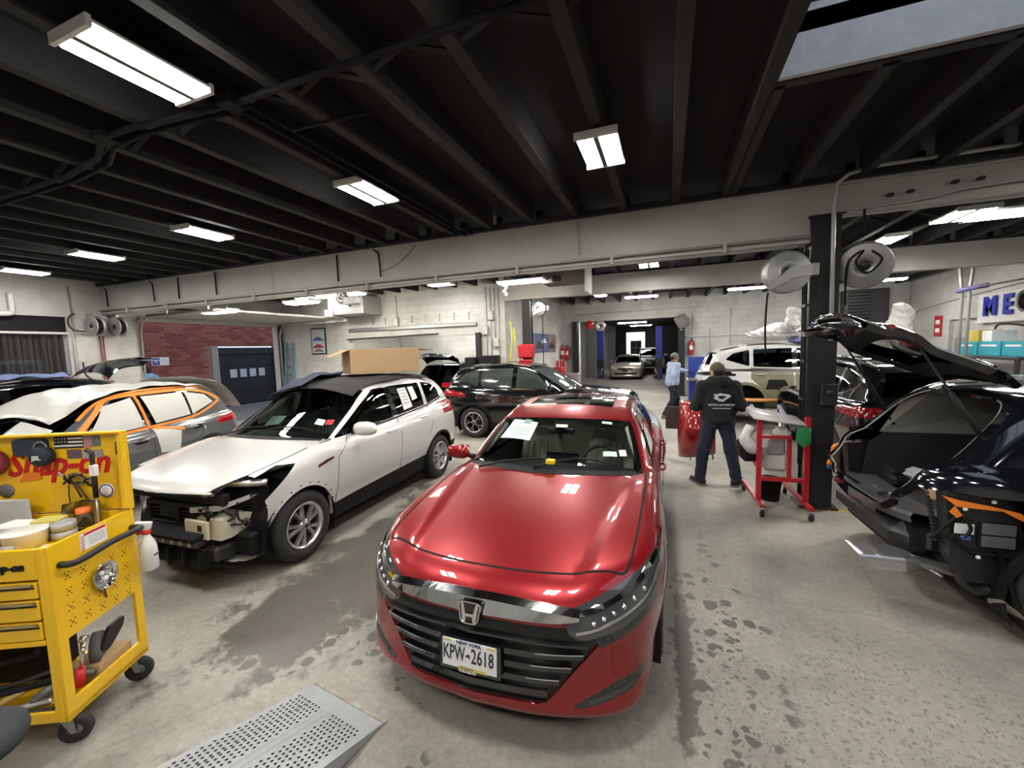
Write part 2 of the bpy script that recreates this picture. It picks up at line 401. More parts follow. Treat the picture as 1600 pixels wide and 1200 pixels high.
# ---- walls
def wall(name, boxes, m):
    b = MB()
    for q in boxes: b.box(*q)
    return struct(b.build(name, m))
LO0, LO1 = 6.45, 10.45          # roll-up door opening in the left wall
wall('wall_left', ((XL - .25, XL, -4, 3.0, 0, DECK), (XL - .25, XL, 3.0, 5.12, 3.02, DECK), (XL - .25, XL, 5.12, LO0, 0, DECK), (XL - .25, XL, LO0, LO1, 3.0, DECK), (XL - .25, XL, LO1, 10.85, 0, DECK)), wall_y)
wall('wall_back', ((XL, -9.65, 10.6, 10.85, 0, DECK), (-9.65, -5.0, 10.6, 10.85, 2.45, DECK), (-5.0, -4.2, 10.6, 10.85, 0, DECK)), wall_x)
wall('wall_recess', ((-4.45, -4.2, 10.85, Y3, 0, DECK),), wall_y)
wall('wall_rear', ((-4.45, -3.5, Y3, Y3 + .25, 0, DECK), (-3.5, .42, Y3, Y3 + .25, 3.06, DECK), (.42, XR, Y3, Y3 + .25, 0, DECK)), wall_x)
wall('wall_right', ((XR, XR + .25, -4, 13.9, 0, DECK), (XR, XR + .25, 13.9, 15.2, 2.46, DECK), (XR, XR + .25, 15.2, Y3, 0, DECK)), wall_y)
wall('wall_front', ((XL, XR, -4.25, -4, 0, DECK),), wall_x)
# room behind the opening in the back wall, and the far garage seen through the rear opening
wall('wall_annex', ((-10.6, -4.45, 14.6, 14.8, 0, 3.6), (-10.8, -10.6, 10.85, 14.8, 0, 3.6), (-10.8, -4.45, 10.85, 14.8, 3.6, 3.75)), wall_x)
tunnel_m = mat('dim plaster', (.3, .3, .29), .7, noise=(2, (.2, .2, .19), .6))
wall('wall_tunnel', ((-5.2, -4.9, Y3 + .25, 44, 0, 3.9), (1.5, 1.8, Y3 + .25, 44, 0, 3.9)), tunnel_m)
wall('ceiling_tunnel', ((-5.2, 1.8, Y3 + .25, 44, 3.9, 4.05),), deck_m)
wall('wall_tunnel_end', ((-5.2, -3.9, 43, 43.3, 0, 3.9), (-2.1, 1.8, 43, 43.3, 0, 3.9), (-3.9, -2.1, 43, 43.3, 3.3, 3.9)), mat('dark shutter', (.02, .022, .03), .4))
o = MB().box(-3.9, -2.1, 43.1, 43.2, 2.5, 3.3).box(-3.9, -3.55, 43.1, 43.2, .6, 2.5).box(-2.4, -2.1, 43.1, 43.2, .6, 2.5).build('window_1', emat('daylit shopfront', (1, .97, .88), 1.6)); struct(o)
MB().box(-3.5, -2.45, 43.05, 43.12, 1.0, 2.45).build('pane', mat('dim glass', (.08, .1, .13), .1), o)
MB().box(-3.02, -2.94, 43.0, 43.1, 1.0, 2.45).box(-3.5, -2.45, 43.0, 43.1, 1.7, 1.78).build('glazing_bar', white_metal, o)

# ---- beams and columns
def ibeam(name, x0, x1, y, z0, z1, label, m=beam_m):
    b = MB().box(x0, x1, y, y + .24, z0, z0 + .025).box(x0, x1, y, y + .24, z1 - .025, z1).box(x0, x1, y + .11, y + .13, z0, z1)
    return tag(b.build(name, m), label, 'beam')
bm1 = ibeam('steel_beam', XL, 1.535, Y1, 3.13, 3.755, 'long white painted steel beam across the room with conduits')
# encased web, so the face reads flat as in the photo
MB().box(XL, 1.535, Y1 + .03, Y1 + .11, 3.155, 3.73).build('web_casing', beam_m, bm1)
for xx in (-7.0, -1.62):
    MB().box(xx - .01, xx + .01, Y1 + .022, Y1 + .031, 3.16, 3.73).build('joint_cover', beam_m, bm1)
bm1b = ibeam('steel_beam', 1.535, XR, Y1, 3.42, 3.755, 'short grimy white steel beam right of the black column')
MB().box(1.535, XR, Y1 + .03, Y1 + .11, 3.445, 3.73).build('web_casing', beam_m, bm1b)
bm2 = ibeam('steel_beam', -4.2, XR, Y2, 3.32, 3.78, 'farther white steel beam spanning in front of the rear bay')
MB().box(-4.2, XR, Y2 + .03, Y2 + .11, 3.345, 3.755).build('web_casing', beam_m, bm2)
# black nailer strip above the first beam
MB().box(XL, XR, Y1 - .05, Y1 + .28, 3.755, 3.83).build('nailer', blackpaint, ceil)
MB().box(-4.2, XR, Y2 - .03, Y2 + .28, 3.78, 3.83).build('nailer', blackpaint, ceil)
def hcol(name, x, y, z1, label, w=.28, m=blackpaint):
    r = thing(name, label, 'column', (x, y, 0))
    MB().box(-w / 2, w / 2, -.13, -.105, 0, z1).build('flange', m, r)
    MB().box(-w / 2, w / 2, .105, .13, 0, z1).build('flange', m, r)
    MB().box(-.012, .012, -.105, .105, 0, z1).box(-w / 2 + .02, -w / 2 + .03, -.105, .105, 0, z1).box(w / 2 - .03, w / 2 - .02, -.105, .105, 0, z1).build('web', m, r)
    MB().bbox(-w / 2 - .06, w / 2 + .06, -.18, .18, 0, .03, .008).build('base_plate', m, r)
    MB().box(-w / 2 - .03, w / 2 + .03, -.16, .16, z1 - .02, z1).build('cap_plate', m, r)
    return r
c1 = hcol('steel_column', 1.68, 5.86, 3.42, 'tall black steel column carrying the near beam and hose reels')
c2 = hcol('steel_column', -3.55, 10.62, 3.32, 'black steel column by the car poster under the far beam', .22)
# column furniture: electrical box, bundles of cable
MB().bbox(-.02, .14, -.22, -.13, 1.25, 1.50, .01).build('switch_box', blackpaint, c1)
MB().lathe([(0, -.23), (.035, -.23), (.035, -.22)], 'y', (.06, 0, 1.40), 16).build('dial', dark_metal, c1)
for q in range(3):
    MB().tube(smooth_path([(-.16 - .012 * q, -.10 + .05 * q, 3.05), (-.17, -.10 + .05 * q, 2.2), (-.155 - .01 * q, -.11 + .05 * q, 1.2), (-.17, -.1 + .05 * q, .5)], 4), .011, 6).build('cable', black_plastic, c1)
for zz in (2.85, 2.4, 1.75, 1.3, .95): MB().box(-.185, -.135, -.14, .02, zz, zz + .03).build('cable_clamp', dark_metal, c1)

# ---- ceiling lamps: housing, end caps and two glowing diffusers
lamp_e = emat('lamp diffuser', (1.0, .965, .90), LAMP)
lamp_w = emat('warm lamp diffuser', (1.0, .93, .80), LAMP * .9)
lamp_small = emat('small lamp diffuser', (1.0, .97, .91), LAMP * .55)
lamp_spine = mat('lamp spine', (.10, .10, .09), .6)
def fixture(x, y, z, label, l=.60, w=.34, along='y', em=lamp_e, strips=2, group='ceiling LED fixtures', drop=None):
    r = thing('ceiling_lamp', label, 'lamp', (x, y, z), 0 if along == 'y' else PI / 2, group)
    MB().bbox(-w / 2, w / 2, -l / 2, l / 2, .015, .05, .012).build('housing', white_metal, r)
    if strips == 2:
        for s in (-1, 1):
            MB().bbox(s * w * .27 - w * .195, s * w * .27 + w * .195, -l / 2 + .02, l / 2 - .02, 0, .018, .006).build('diffuser', em, r)
        MB().box(-w * .06, w * .06, -l / 2 - .005, l / 2 + .005, -.004, .03).build('spine', lamp_spine, r)
    else:
        MB().bbox(-w / 2 + .01, w / 2 - .01, -l / 2 + .02, l / 2 - .02, -.03, .018, .02).build('diffuser', em, r)
    for s in (-1, 1): MB().box(-w / 2 - .005, w / 2 + .005, s * l / 2 - .012, s * l / 2 + .012, -.005, .055).build('end_cap', white_metal, r)
    top = (JB if drop is None else z + drop) - z
    for s in (-1, 1): MB().tube([(0, s * l * .3, .07), (0, s * l * .3, max(top, .08))], .006, 6).build('hanger', steel, r)
    return r
ZL = 3.70
near_l = fixture(-2.90, 1.625, ZL, 'large bright LED fixture nearest the camera at upper left')
fixture(-.55, 3.79, ZL, 'square looking LED fixture above the red sedan near the skylight')
fixture(-2.99, 3.70, ZL, 'LED fixture above the white SUV, second row')
fixture(-5.96, 3.92, ZL, 'LED fixture third from the near column in the left ceiling row')
fixture(-8.68, 3.98, ZL, 'LED fixture fourth in the left ceiling row')
fixture(-11.23, 4.06, ZL, 'leftmost LED fixture cut by the picture edge')
for (x, y, w) in ((-.58, 1.35, 'just above the picture over the red sedan'), (1.9, -.9, 'behind the camera to the right'), (-3.07, -1.0, 'behind the camera to the left'), (-.58, -1.2, 'straight behind the camera'), (-6.2, 1.2, 'out of view left of the big lamp'), (-9.2, 1.2, 'out of view at far left'), (4.6, 1.6, 'out of view at right before the skylight'), (4.6, 4.3, 'out of view above the near black SUV')):  # those behind the camera are extra lamps added to light the room
    fixture(x, y, ZL, 'LED fixture ' + w, group='LED fixtures outside the view')
fixture(3.69, 7.42, 3.6, 'slim LED fixture beyond the column, middle of the right bay', .62, .42, group='fixtures of the second bay')
fixture(4.45, 7.62, 3.6, 'long bright tube fixture at the right picture edge', 1.15, .5, 'x', group='fixtures of the second bay')
fixture(3.6, 9.2, 3.7, 'small LED fixture behind the right hose reel', .66, .34, group='fixtures of the second bay')
fixture(-3.1, 8.9, 3.52, 'yellowish fluorescent wrap lamp hung on chains under the beam', 1.1, .3, 'x', lamp_w, 1, group='fixtures of the second bay')
fixture(-5.45, 9.4, 3.7, 'small LED fixture above the white back wall', .66, .3, 'x', group='fixtures of the second bay')
fixture(-.38, 9.4, 3.7, 'pair of small lamps just under the far beam', .5, .4, 'y', group='fixtures of the second bay')
fixture(-8.0, 8.6, 3.55, 'long fluorescent lamp in front of the heater duct', 1.5, .25, 'x', lamp_w, 1, group='fixtures of the second bay')
fixture(-9.9, 9.3, 3.66, 'small lamp left of the heater duct', .7, .3, 'x', group='fixtures of the second bay')
fixture(-10.2, 6.9, 3.12, 'flat lamp under the beam right of the hose reels', .95, .3, 'x', lamp_w, 1, drop=.4, group='fixtures of the second bay')
fixture(-7.2, 6.6, 3.12, 'flat lamp hung before the raised roll-up door', .75, .3, 'x', lamp_w, 1, drop=.4, group='fixtures of the second bay')
for (x, y, w) in ((-5.2, 7.1, 'left of the middle'), (-1.6, 7.1, 'above the crossover nose'), (-9, 7.1, 'near the roll-up door')): fixture(x, y, ZL, 'LED fixture hidden behind the near beam ' + w, group='LED fixtures outside the view')  # invented lamps, kept out of sight, that brighten the second bay
for (x, w) in ((-1.4, 'left'), (1.7, 'middle'), (5, 'right')): fixture(x, 12.1, ZL, w + ' LED fixture hidden behind the far beam', group='LED fixtures outside the view')  # likewise added unseen, to lift the brightness of the rear bay
fixture(-.85, 14.9, 3.66, 'tube lamp above the rear opening', 1.1, .2, 'x', lamp_e, 1, group='fixtures of the rear bay')
fixture(-2.05, 13.7, 3.66, 'small round looking lamp left of the rear tube lamp', .4, .3, 'x', lamp_e, 1, group='fixtures of the rear bay')
fixture(2.3, 14.6, 3.66, 'tube lamp left of the near hose reel', 1.1, .2, 'x', lamp_e, 1, group='fixtures of the rear bay')
fixture(5.6, 14.6, 3.62, 'thin tube lamp below the right hose reel', 1.1, .2, 'x', lamp_e, 1, group='fixtures of the rear bay')
fixture(-1.7, 17.9, 3.12, 'long tube lamp under the lintel of the rear opening', 2.6, .16, 'x', lamp_e, 1, drop=.5, group='fixtures of the tunnel')
fixture(-1.9, 24.5, 3.3, 'tube lamp inside the far garage between blue posts', 1.6, .2, 'x', lamp_small, 1, drop=.55, group='fixtures of the tunnel')
fixture(-1.9, 33, 3.5, 'farthest lamp inside the dim garage', 1.6, .3, 'x', lamp_small, 1, drop=.35, group='fixtures of the tunnel')
fixture(-7.5, 12.8, 3.5, 'lamp inside the white room behind the back wall', 1.2, .4, 'x', lamp_e, 1, drop=.1, group='fixture of the annex')
# ================================================================ CAR BODY LIBRARY
# car frame: x runs from the nose (0) to the tail (L), y to the car's right, z up
def curve(pts, n=500, blur=0):
    """smooth monotone curve through points -> callable on arrays"""
    p = np.array(pts, float); x, y = p[:, 0], p[:, 1]
    h = np.diff(x); d = np.diff(y) / h; m = np.zeros(len(x))
    for i in range(1, len(x) - 1):
        if d[i - 1] * d[i] > 0:
            w1 = 2 * h[i] + h[i - 1]; w2 = h[i] + 2 * h[i - 1]; m[i] = (w1 + w2) / (w1 / d[i - 1] + w2 / d[i])
    m[0], m[-1] = d[0], d[-1]
    X = np.linspace(x[0], x[-1], n); i = np.clip(np.searchsorted(x, X) - 1, 0, len(h) - 1)
    t = (X - x[i]) / h[i]
    Y = (1 + 2 * t) * (1 - t) ** 2 * y[i] + t * (1 - t) ** 2 * h[i] * m[i] + t * t * (3 - 2 * t) * y[i + 1] + t * t * (t - 1) * h[i] * m[i + 1]
    if blur:
        k = np.exp(-np.linspace(-2, 2, 2 * blur + 1) ** 2); k /= k.sum(); Y = np.convolve(np.pad(Y, blur, mode='reflect', reflect_type='odd'), k, 'valid')
    s0 = (Y[1] - Y[0]) / (X[1] - X[0]); s1 = (Y[-1] - Y[-2]) / (X[-1] - X[-2])
    def f(q):
        r = np.interp(q, X, Y)
        return r + np.where(q < X[0], (q - X[0]) * s0, 0) + np.where(q > X[-1], (q - X[-1]) * s1, 0)
    return f
def smax(a, b, k):
    h = np.maximum(k - np.abs(a - b), 0) / k
    return np.maximum(a, b) + h * h * k * .25
def smin(a, b, k): return -smax(-a, -b, k)

def num_grad(f, P, e=1e-3):
    G = np.empty_like(P)
    for k in range(3):
        d = np.zeros(3); d[k] = e
        G[:, k] = (f(P + d) - f(P - d)) / (2 * e)
    return G
def surfnet(f, x, y, z, h):
    """skin of an implicit solid as quads"""
    nx, ny, nz = len(x), len(y), len(z)
    X, Y, Z = np.meshgrid(x, y, z, indexing='ij')
    F = f(np.c_[X.ravel(), Y.ravel(), Z.ravel()]).reshape(nx, ny, nz)
    I = F < 0
    c = I[:-1, :-1, :-1].astype(int)
    for a in (0, 1):
        for b_ in (0, 1):
            for d in (0, 1):
                if a or b_ or d: c = c + I[a:nx - 1 + a, b_:ny - 1 + b_, d:nz - 1 + d]
    act = (c > 0) & (c < 8)
    idx = -np.ones(act.shape, int); cells = np.argwhere(act); idx[act] = np.arange(len(cells))
    acc = np.zeros((len(cells), 3)); cnt = np.zeros(len(cells)); o = np.array([x[0], y[0], z[0]])
    cs = cells
    corners = [(a, b_, d) for a in (0, 1) for b_ in (0, 1) for d in (0, 1)]
    for A in corners:
        for ax in range(3):
            if A[ax]: continue
            B = list(A); B[ax] = 1
            fa = F[cs[:, 0] + A[0], cs[:, 1] + A[1], cs[:, 2] + A[2]]; fb = F[cs[:, 0] + B[0], cs[:, 1] + B[1], cs[:, 2] + B[2]]
            m = (fa < 0) != (fb < 0); t = np.where(m, fa / np.where(m, fa - fb, 1), 0)
            p = cs + np.array(A); p = p.astype(float); p[:, ax] += t
            acc[m] += p[m]; cnt[m] += 1
    V = acc / cnt[:, None] * h + o
    Q = []
    for ax in range(3):
        a1, a2 = (ax + 1) % 3, (ax + 2) % 3
        sl0 = [slice(None)] * 3; sl1 = [slice(None)] * 3; sl0[ax] = slice(0, -1); sl1[ax] = slice(1, None)
        ch = np.argwhere(I[tuple(sl0)] != I[tuple(sl1)])
        ch = ch[(ch[:, a1] > 0) & (ch[:, a2] > 0) & (ch[:, a1] < F.shape[a1] - 1) & (ch[:, a2] < F.shape[a2] - 1)]
        q = []
        for (d1, d2) in ((-1, -1), (0, -1), (0, 0), (-1, 0)):
            k = ch.copy(); k[:, a1] += d1; k[:, a2] += d2; q.append(idx[k[:, 0], k[:, 1], k[:, 2]])
        q = np.array(q).T
        flip = I[ch[:, 0], ch[:, 1], ch[:, 2]]
        q = np.where(flip[:, None], q, q[:, ::-1]); Q.append(q)
    Q = np.concatenate(Q); Q = Q[(Q >= 0).all(axis=1)]
    for _ in range(4):
        G = num_grad(f, V); v = f(V); st = (v / np.maximum((G ** 2).sum(1), 1e-6))[:, None] * G
        V = V - np.clip(st, -h, h)
    return V, Q

class Body:
    def __init__(s, S):
        s.S = S; s.L = S['L']
        s.top = curve(S['top'], blur=S.get('tblur', 10)); s.roof = curve(S['roof'], blur=S.get('rblur', 6)); s.w = curve(S['w'], blur=10)
        s.inset = curve(S['inset'], blur=6); s.nose = curve(S['nose'], blur=8); s.tail = curve(S['tail'], blur=8)
        s.fz = curve(S['fz'], blur=6); s.rz = curve(S['rz'], blur=6); s.bot = curve(S['bot']); s.wg = curve(S['wg'], blur=10)
        s.extra = S.get('extra')
    def f(s, P):
        S = s.S; x, y, z = P[:, 0], np.abs(P[:, 1]), P[:, 2]
        w = s.w(x)
        side = y - (w - s.inset(z))
        for xa in S['axles']:
            side = side - S.get('flare', .018) * np.exp(-((x - xa) / .42) ** 2) * np.exp(-((z - .62) / .22) ** 2)
        topz = s.top(x) - S.get('crown', .06) * (y / .9) ** 2
        if 'hoodline' in S:
            a, b, amp, x0, x1 = S['hoodline']     # raised feature lines running along the bonnet
            yc = a + (b - a) * (x - x0) / (x1 - x0)
            topz = topz + amp * np.clip((y - yc) / .10 + .5, 0, 1) ** 2 * (3 - 2 * np.clip((y - yc) / .10 + .5, 0, 1)) * np.clip((x1 + .2 - x) / .4, 0, 1)
        top = z - topz
        low = smax(side, top, S.get('kshoulder', .09))
        low = smax(low, (s.nose(y) + s.fz(z)) - x, S.get('knose', .07))
        low = smax(low, x - (s.L - s.tail(y) - s.rz(z)), .08)
        low = smax(low, s.bot(x) - z, .06)
        kx = S.get('kx', .4); mid = S.get('mid', .5 * s.L)
        xs = x - kx * y * y * np.tanh((mid - x) / .6)
        roof = z - (s.roof(xs) - S.get('rcrown', .10) * y * y)
        gs = y - (s.wg(x) - S.get('tum', .36) * (z - S['belt']) - S.get('tum2', .0) * np.maximum(z - S['belt'], 0) ** 2)
        g = smax(gs, roof, S.get('kroof', .10))
        g = smax(g, (S['belt'] - .25) - z, .05)
        r = smin(low, g, S.get('kbelt', .03))
        if s.extra: r = s.extra(r, x, y, z)
        return r
    def grad(s, P, e=1e-3):
        G = np.empty_like(P)
        for k in range(3):
            d = np.zeros(3); d[k] = e
            G[:, k] = (s.f(P + d) - s.f(P - d)) / (2 * e)
        return G
    def normal(s, P):
        G = s.grad(P); return G / np.maximum(np.linalg.norm(G, axis=1, keepdims=True), 1e-9)
    def ray(s, O, D, tmax=3.0, n=160):
        """first hit of rays with the skin"""
        O = np.atleast_2d(np.array(O, float)); D = np.array(D, float); t = np.linspace(0, tmax, n); N = len(O)
        V = s.f((O[:, None, :] + t[None, :, None] * D).reshape(-1, 3)).reshape(N, n)
        hit = V < 0; k = np.argmax(hit, axis=1); ok = hit.any(axis=1); k = np.where(ok, np.maximum(k, 1), n // 2)
        a, b = t[k - 1], t[k]
        for _ in range(18):
            m = (a + b) / 2; v = s.f(O + m[:, None] * D); ins = v < 0; b = np.where(ins, m, b); a = np.where(ins, a, m)
        return O + b[:, None] * D
    def on(s, view, pts, off=0.0):
        """points of a 2-D outline laid on the skin. views: side/side- (x,z), front/rear (y,z), top (x,y)"""
        q = np.array(pts, float)
        if view == 'side': O = np.c_[q[:, 0], np.full(len(q), 1.4), q[:, 1]]; D = (0, -1, 0)
        elif view == 'side-': O = np.c_[q[:, 0], np.full(len(q), -1.4), q[:, 1]]; D = (0, 1, 0)
        elif view == 'front': O = np.c_[np.full(len(q), -.4), q[:, 0], q[:, 1]]; D = (1, 0, 0)
        elif view == 'rear': O = np.c_[np.full(len(q), s.L + .4), q[:, 0], q[:, 1]]; D = (-1, 0, 0)
        else: O = np.c_[q[:, 0], q[:, 1], np.full(len(q), 2.4)]; D = (0, 0, -1)
        P = s.ray(O, D)
        if off: P = P + s.normal(P) * off
        return P
    def mesh(s, h):
        V, Q = surfnet(s.f, np.arange(-.08, s.L + .08 + h, h), np.arange(-h / 2, 1.12, h), np.arange(.05, s.S['H'] + .1, h), h)
        V[np.abs(V[:, 1]) < h * .2, 1] = 0
        return V, Q

AX = {'side': (0, 2), 'front': (1, 2), 'rear': (1, 2), 'top': (0, 1)}
def in_poly(P, poly):
    x, y = P[:, 0], P[:, 1]; r = np.zeros(len(P), bool); n = len(poly)
    for i in range(n):
        (x1, y1), (x2, y2) = poly[i], poly[(i + 1) % n]
        if y1 == y2: continue
        c = ((y1 > y) != (y2 > y)) & (x < (x2 - x1) * (y - y1) / (y2 - y1) + x1); r ^= c
    return r
def circle(cx, cz, r, n=28): return [(cx + r * math.cos(2 * PI * k / n), cz + r * math.sin(2 * PI * k / n)) for k in range(n)]
def rounded(poly, r, n=3):
    """round the corners of a polygon"""
    out = []; k = len(poly)
    for i in range(k):
        p0, p1, p2 = (Vector(poly[i - 1]), Vector(poly[i]), Vector(poly[(i + 1) % k]))
        a = (p0 - p1); b = (p2 - p1); ra = min(r, a.length * .45); rb = min(r, b.length * .45)
        s = p1 + a.normalized() * ra; e = p1 + b.normalized() * rb
        for j in range(n + 1):
            t = j / n; q = s * (1 - t) ** 2 + p1 * 2 * t * (1 - t) + e * t * t; out.append((q.x, q.y))
    return out

class Shell:
    """half body (y >= 0) cut along outlines into panels, then mirrored"""
    def __init__(s, body, h=.035):
        s.b = body; V, Q = body.mesh(h)
        s.bm = bmesh.new()
        vs = [s.bm.verts.new(p) for p in V]
        for q in Q:
            try: s.bm.faces.new([vs[i] for i in q])
            except ValueError: pass
        s.bm.normal_update(); s.rules = []
    def filt(s, view, c, n):
        if view == 'side': return n.y > .12
        if view == 'front': return n.x < -.05
        if view == 'rear': return n.x > .05
        return n.z > .15
    def cut(s, view, poly, test=None):
        ia, ib = AX[view]; bm = s.bm
        P = np.array(poly); m = .06
        lo = P.min(0) - m; hi = P.max(0) + m
        fs = []
        for f in bm.faces:
            c = f.calc_center_median()
            if lo[0] < c[ia] < hi[0] and lo[1] < c[ib] < hi[1] and s.filt(view, c, f.normal) and (test is None or test(c)): fs.append(f)
        for i in range(len(poly)):
            a, b = poly[i], poly[(i + 1) % len(poly)]
            d = (b[0] - a[0], b[1] - a[1]); ln = math.hypot(*d)
            if ln < 1e-5: continue
            x0, x1 = min(a[0], b[0]) - .05, max(a[0], b[0]) + .05; y0, y1 = min(a[1], b[1]) - .05, max(a[1], b[1]) + .05
            fs = [f for f in fs if f.is_valid]; loc = []; rest = []
            for f in fs:
                c = f.calc_center_median(); (loc if x0 < c[ia] < x1 and y0 < c[ib] < y1 else rest).append(f)
            if not loc: continue
            co = [0, 0, 0]; co[ia], co[ib] = a; no = [0, 0, 0]; no[ia], no[ib] = -d[1] / ln, d[0] / ln
            es = {e for f in loc for e in f.edges}; vv = {v for f in loc for v in f.verts}
            r = bmesh.ops.bisect_plane(bm, geom=list(vv) + list(es) + loc, dist=2e-4, plane_co=co, plane_no=no)
            fs = rest + [g for g in r['geom'] if isinstance(g, bmesh.types.BMFace)]
    def panel(s, name, view, poly, m=None, side=True, test=None, drop=False):
        """outline -> panel. side: a left and a right copy, else one mirrored piece. drop: faces removed"""
        poly = [tuple(p) for p in poly]; s.cut(view, poly, test); s.rules.append((name, view, poly, m, side, test, drop))
    def finish(s, root, paint, rest='body_shell', mats=None, normals=True, nobody=False):
        """returns {name: [objects]} (left y<0 first is index 1)"""
        bm = s.bm; bm.normal_update(); bm.verts.index_update(); bm.faces.ensure_lookup_table()
        F = list(bm.faces); C = np.array([f.calc_center_median()[:] for f in F]); N = np.array([f.normal[:] for f in F])
        own = np.full(len(F), -1)
        for i, (name, view, poly, m, side, test, drop) in enumerate(s.rules):
            ia, ib = AX[view]; k = in_poly(C[:, (ia, ib)], poly)
            if view == 'side': k &= N[:, 1] > .12
            elif view == 'front': k &= N[:, 0] < -.05
            elif view == 'rear': k &= N[:, 0] > .05
            else: k &= N[:, 2] > .15
            if test is not None: k &= np.array([test(Vector(c)) for c in C])
            own[k & (own < 0)] = i
        VV = np.array([v.co[:] for v in bm.verts])
        out = {}
        groups = {}
        for i, r in enumerate(s.rules):
            if not r[6]: groups.setdefault(r[0], []).append(i)
        def emit(name, sel, sides, mt):
            res = []
            used = sorted({v.index for f in sel for v in f.verts}); mp = {u: j for j, u in enumerate(used)}
            P = VV[used]; faces = [tuple(mp[v.index] for v in f.verts) for f in sel]
            Pm = P * np.array((1, -1, 1)); fm = [tuple(reversed(f)) for f in faces]
            n = len(P)
            sets = [(np.r_[P, Pm], faces + [tuple(i + n for i in f) for f in fm])] if not sides else [(P, faces), (Pm, fm)]
            for (pp, ff) in sets:
                me = bpy.data.meshes.new(name); me.from_pydata(pp.tolist(), [], ff)
                me.polygons.foreach_set('use_smooth', [True] * len(ff)); me.materials.append(mt)
                if normals:
                    nn = s.b.normal(pp); me.normals_split_custom_set_from_vertices(nn.tolist())
                o = bpy.data.objects.new(name, me); COL.objects.link(o); o.parent = root; res.append(o)
            return res
        for name, ids in groups.items():
            r = s.rules[ids[0]]; sel = [F[j] for j in np.nonzero(np.isin(own, ids))[0]]
            if sel: out[name] = emit(name, sel, r[4], r[3] or paint)
        sel = [F[j] for j in np.nonzero(own < 0)[0]]
        if sel and not nobody: out[rest] = emit(rest, sel, False, paint)
        bm.free(); return out

def ribbon(body, view, pts, width, m, name, root, off=.003, thick=.004, closed=False, wdir=None, n=0):
    """raised strip laid on the skin along a 2-D line"""
    P2 = [tuple(p) for p in pts]
    if n: P2 = [(q.x, q.y) for q in smooth_path([(a, b, 0) for a, b in P2], n)]
    else:
        ww = list(width) if isinstance(width, (list, tuple)) else None; R2 = []; W2 = []; m_ = len(P2)
        for i in range(m_ if closed else m_ - 1):
            a, b = P2[i], P2[(i + 1) % m_]; q = max(1, int(math.dist(a, b) / .07))
            for j in range(q):
                t = j / q; R2.append((a[0] + (b[0] - a[0]) * t, a[1] + (b[1] - a[1]) * t))
                if ww: W2.append(ww[i] + (ww[(i + 1) % m_] - ww[i]) * t)
        if not closed:
            R2.append(P2[-1])
            if ww: W2.append(ww[-1])
        P2 = R2
        if ww: width = W2
    P = body.on(view, P2); N = body.normal(P); k = len(P); mb = MB(); vs = []
    for i in range(k):
        t = P[(i + 1) % k if closed else min(i + 1, k - 1)] - P[i - 1 if closed else max(i - 1, 0)]
        c = np.cross(t, N[i]); l = np.linalg.norm(c); c = c / l if l > 1e-9 else np.array((0, 0, 1.))
        w = width[i] if isinstance(width, (list, tuple)) else width
        for (a, b) in ((-.5, -thick), (-.5, off), (.5, off), (.5, -thick)): vs.append(P[i] + c * w * a + N[i] * b)
    fs = []
    for i in range(k if closed else k - 1):
        j = (i + 1) % k
        for a in range(4): fs.append((i * 4 + a, i * 4 + (a + 1) % 4, j * 4 + (a + 1) % 4, j * 4 + a))
    if not closed: fs += [(0, 1, 2, 3), tuple((k - 1) * 4 + q for q in (3, 2, 1, 0))]
    mb.add(vs, fs, False); return mb.build(name, m, root)
def seam(body, view, pts, root, name='panel_gap', w=.007, n=0, closed=False, both=False):
    r = ribbon(body, view, pts, w, seam_m, name, root, .0012, .002, closed, n=n)
    if both: ribbon(body, {'side': 'side-'}.get(view, view), pts if view == 'side' else [(p[0], -p[1]) if view == 'top' else (-p[0], p[1]) for p in pts], w, seam_m, name, root, .0012, .002, closed, n=n)
    return r
def patch_on(body, view, poly, m, name, root, off=.004, div=8):
    """a four-cornered sheet lying on the skin (papers, stickers, lamps)"""
    a, b, c, d = [np.array(p, float) for p in poly]; g = []
    for i in range(div + 1):
        for j in range(div + 1):
            u, v = i / div, j / div; g.append((a * (1 - u) + b * u) * (1 - v) + (d * (1 - u) + c * u) * v)
    P = body.on(view, g, off); fs = []
    for i in range(div):
        for j in range(div): k = i * (div + 1) + j; fs.append((k, k + 1, k + div + 2, k + div + 1))
    me = MB().add(P.tolist(), fs, True)
    return me.build(name, m, root)

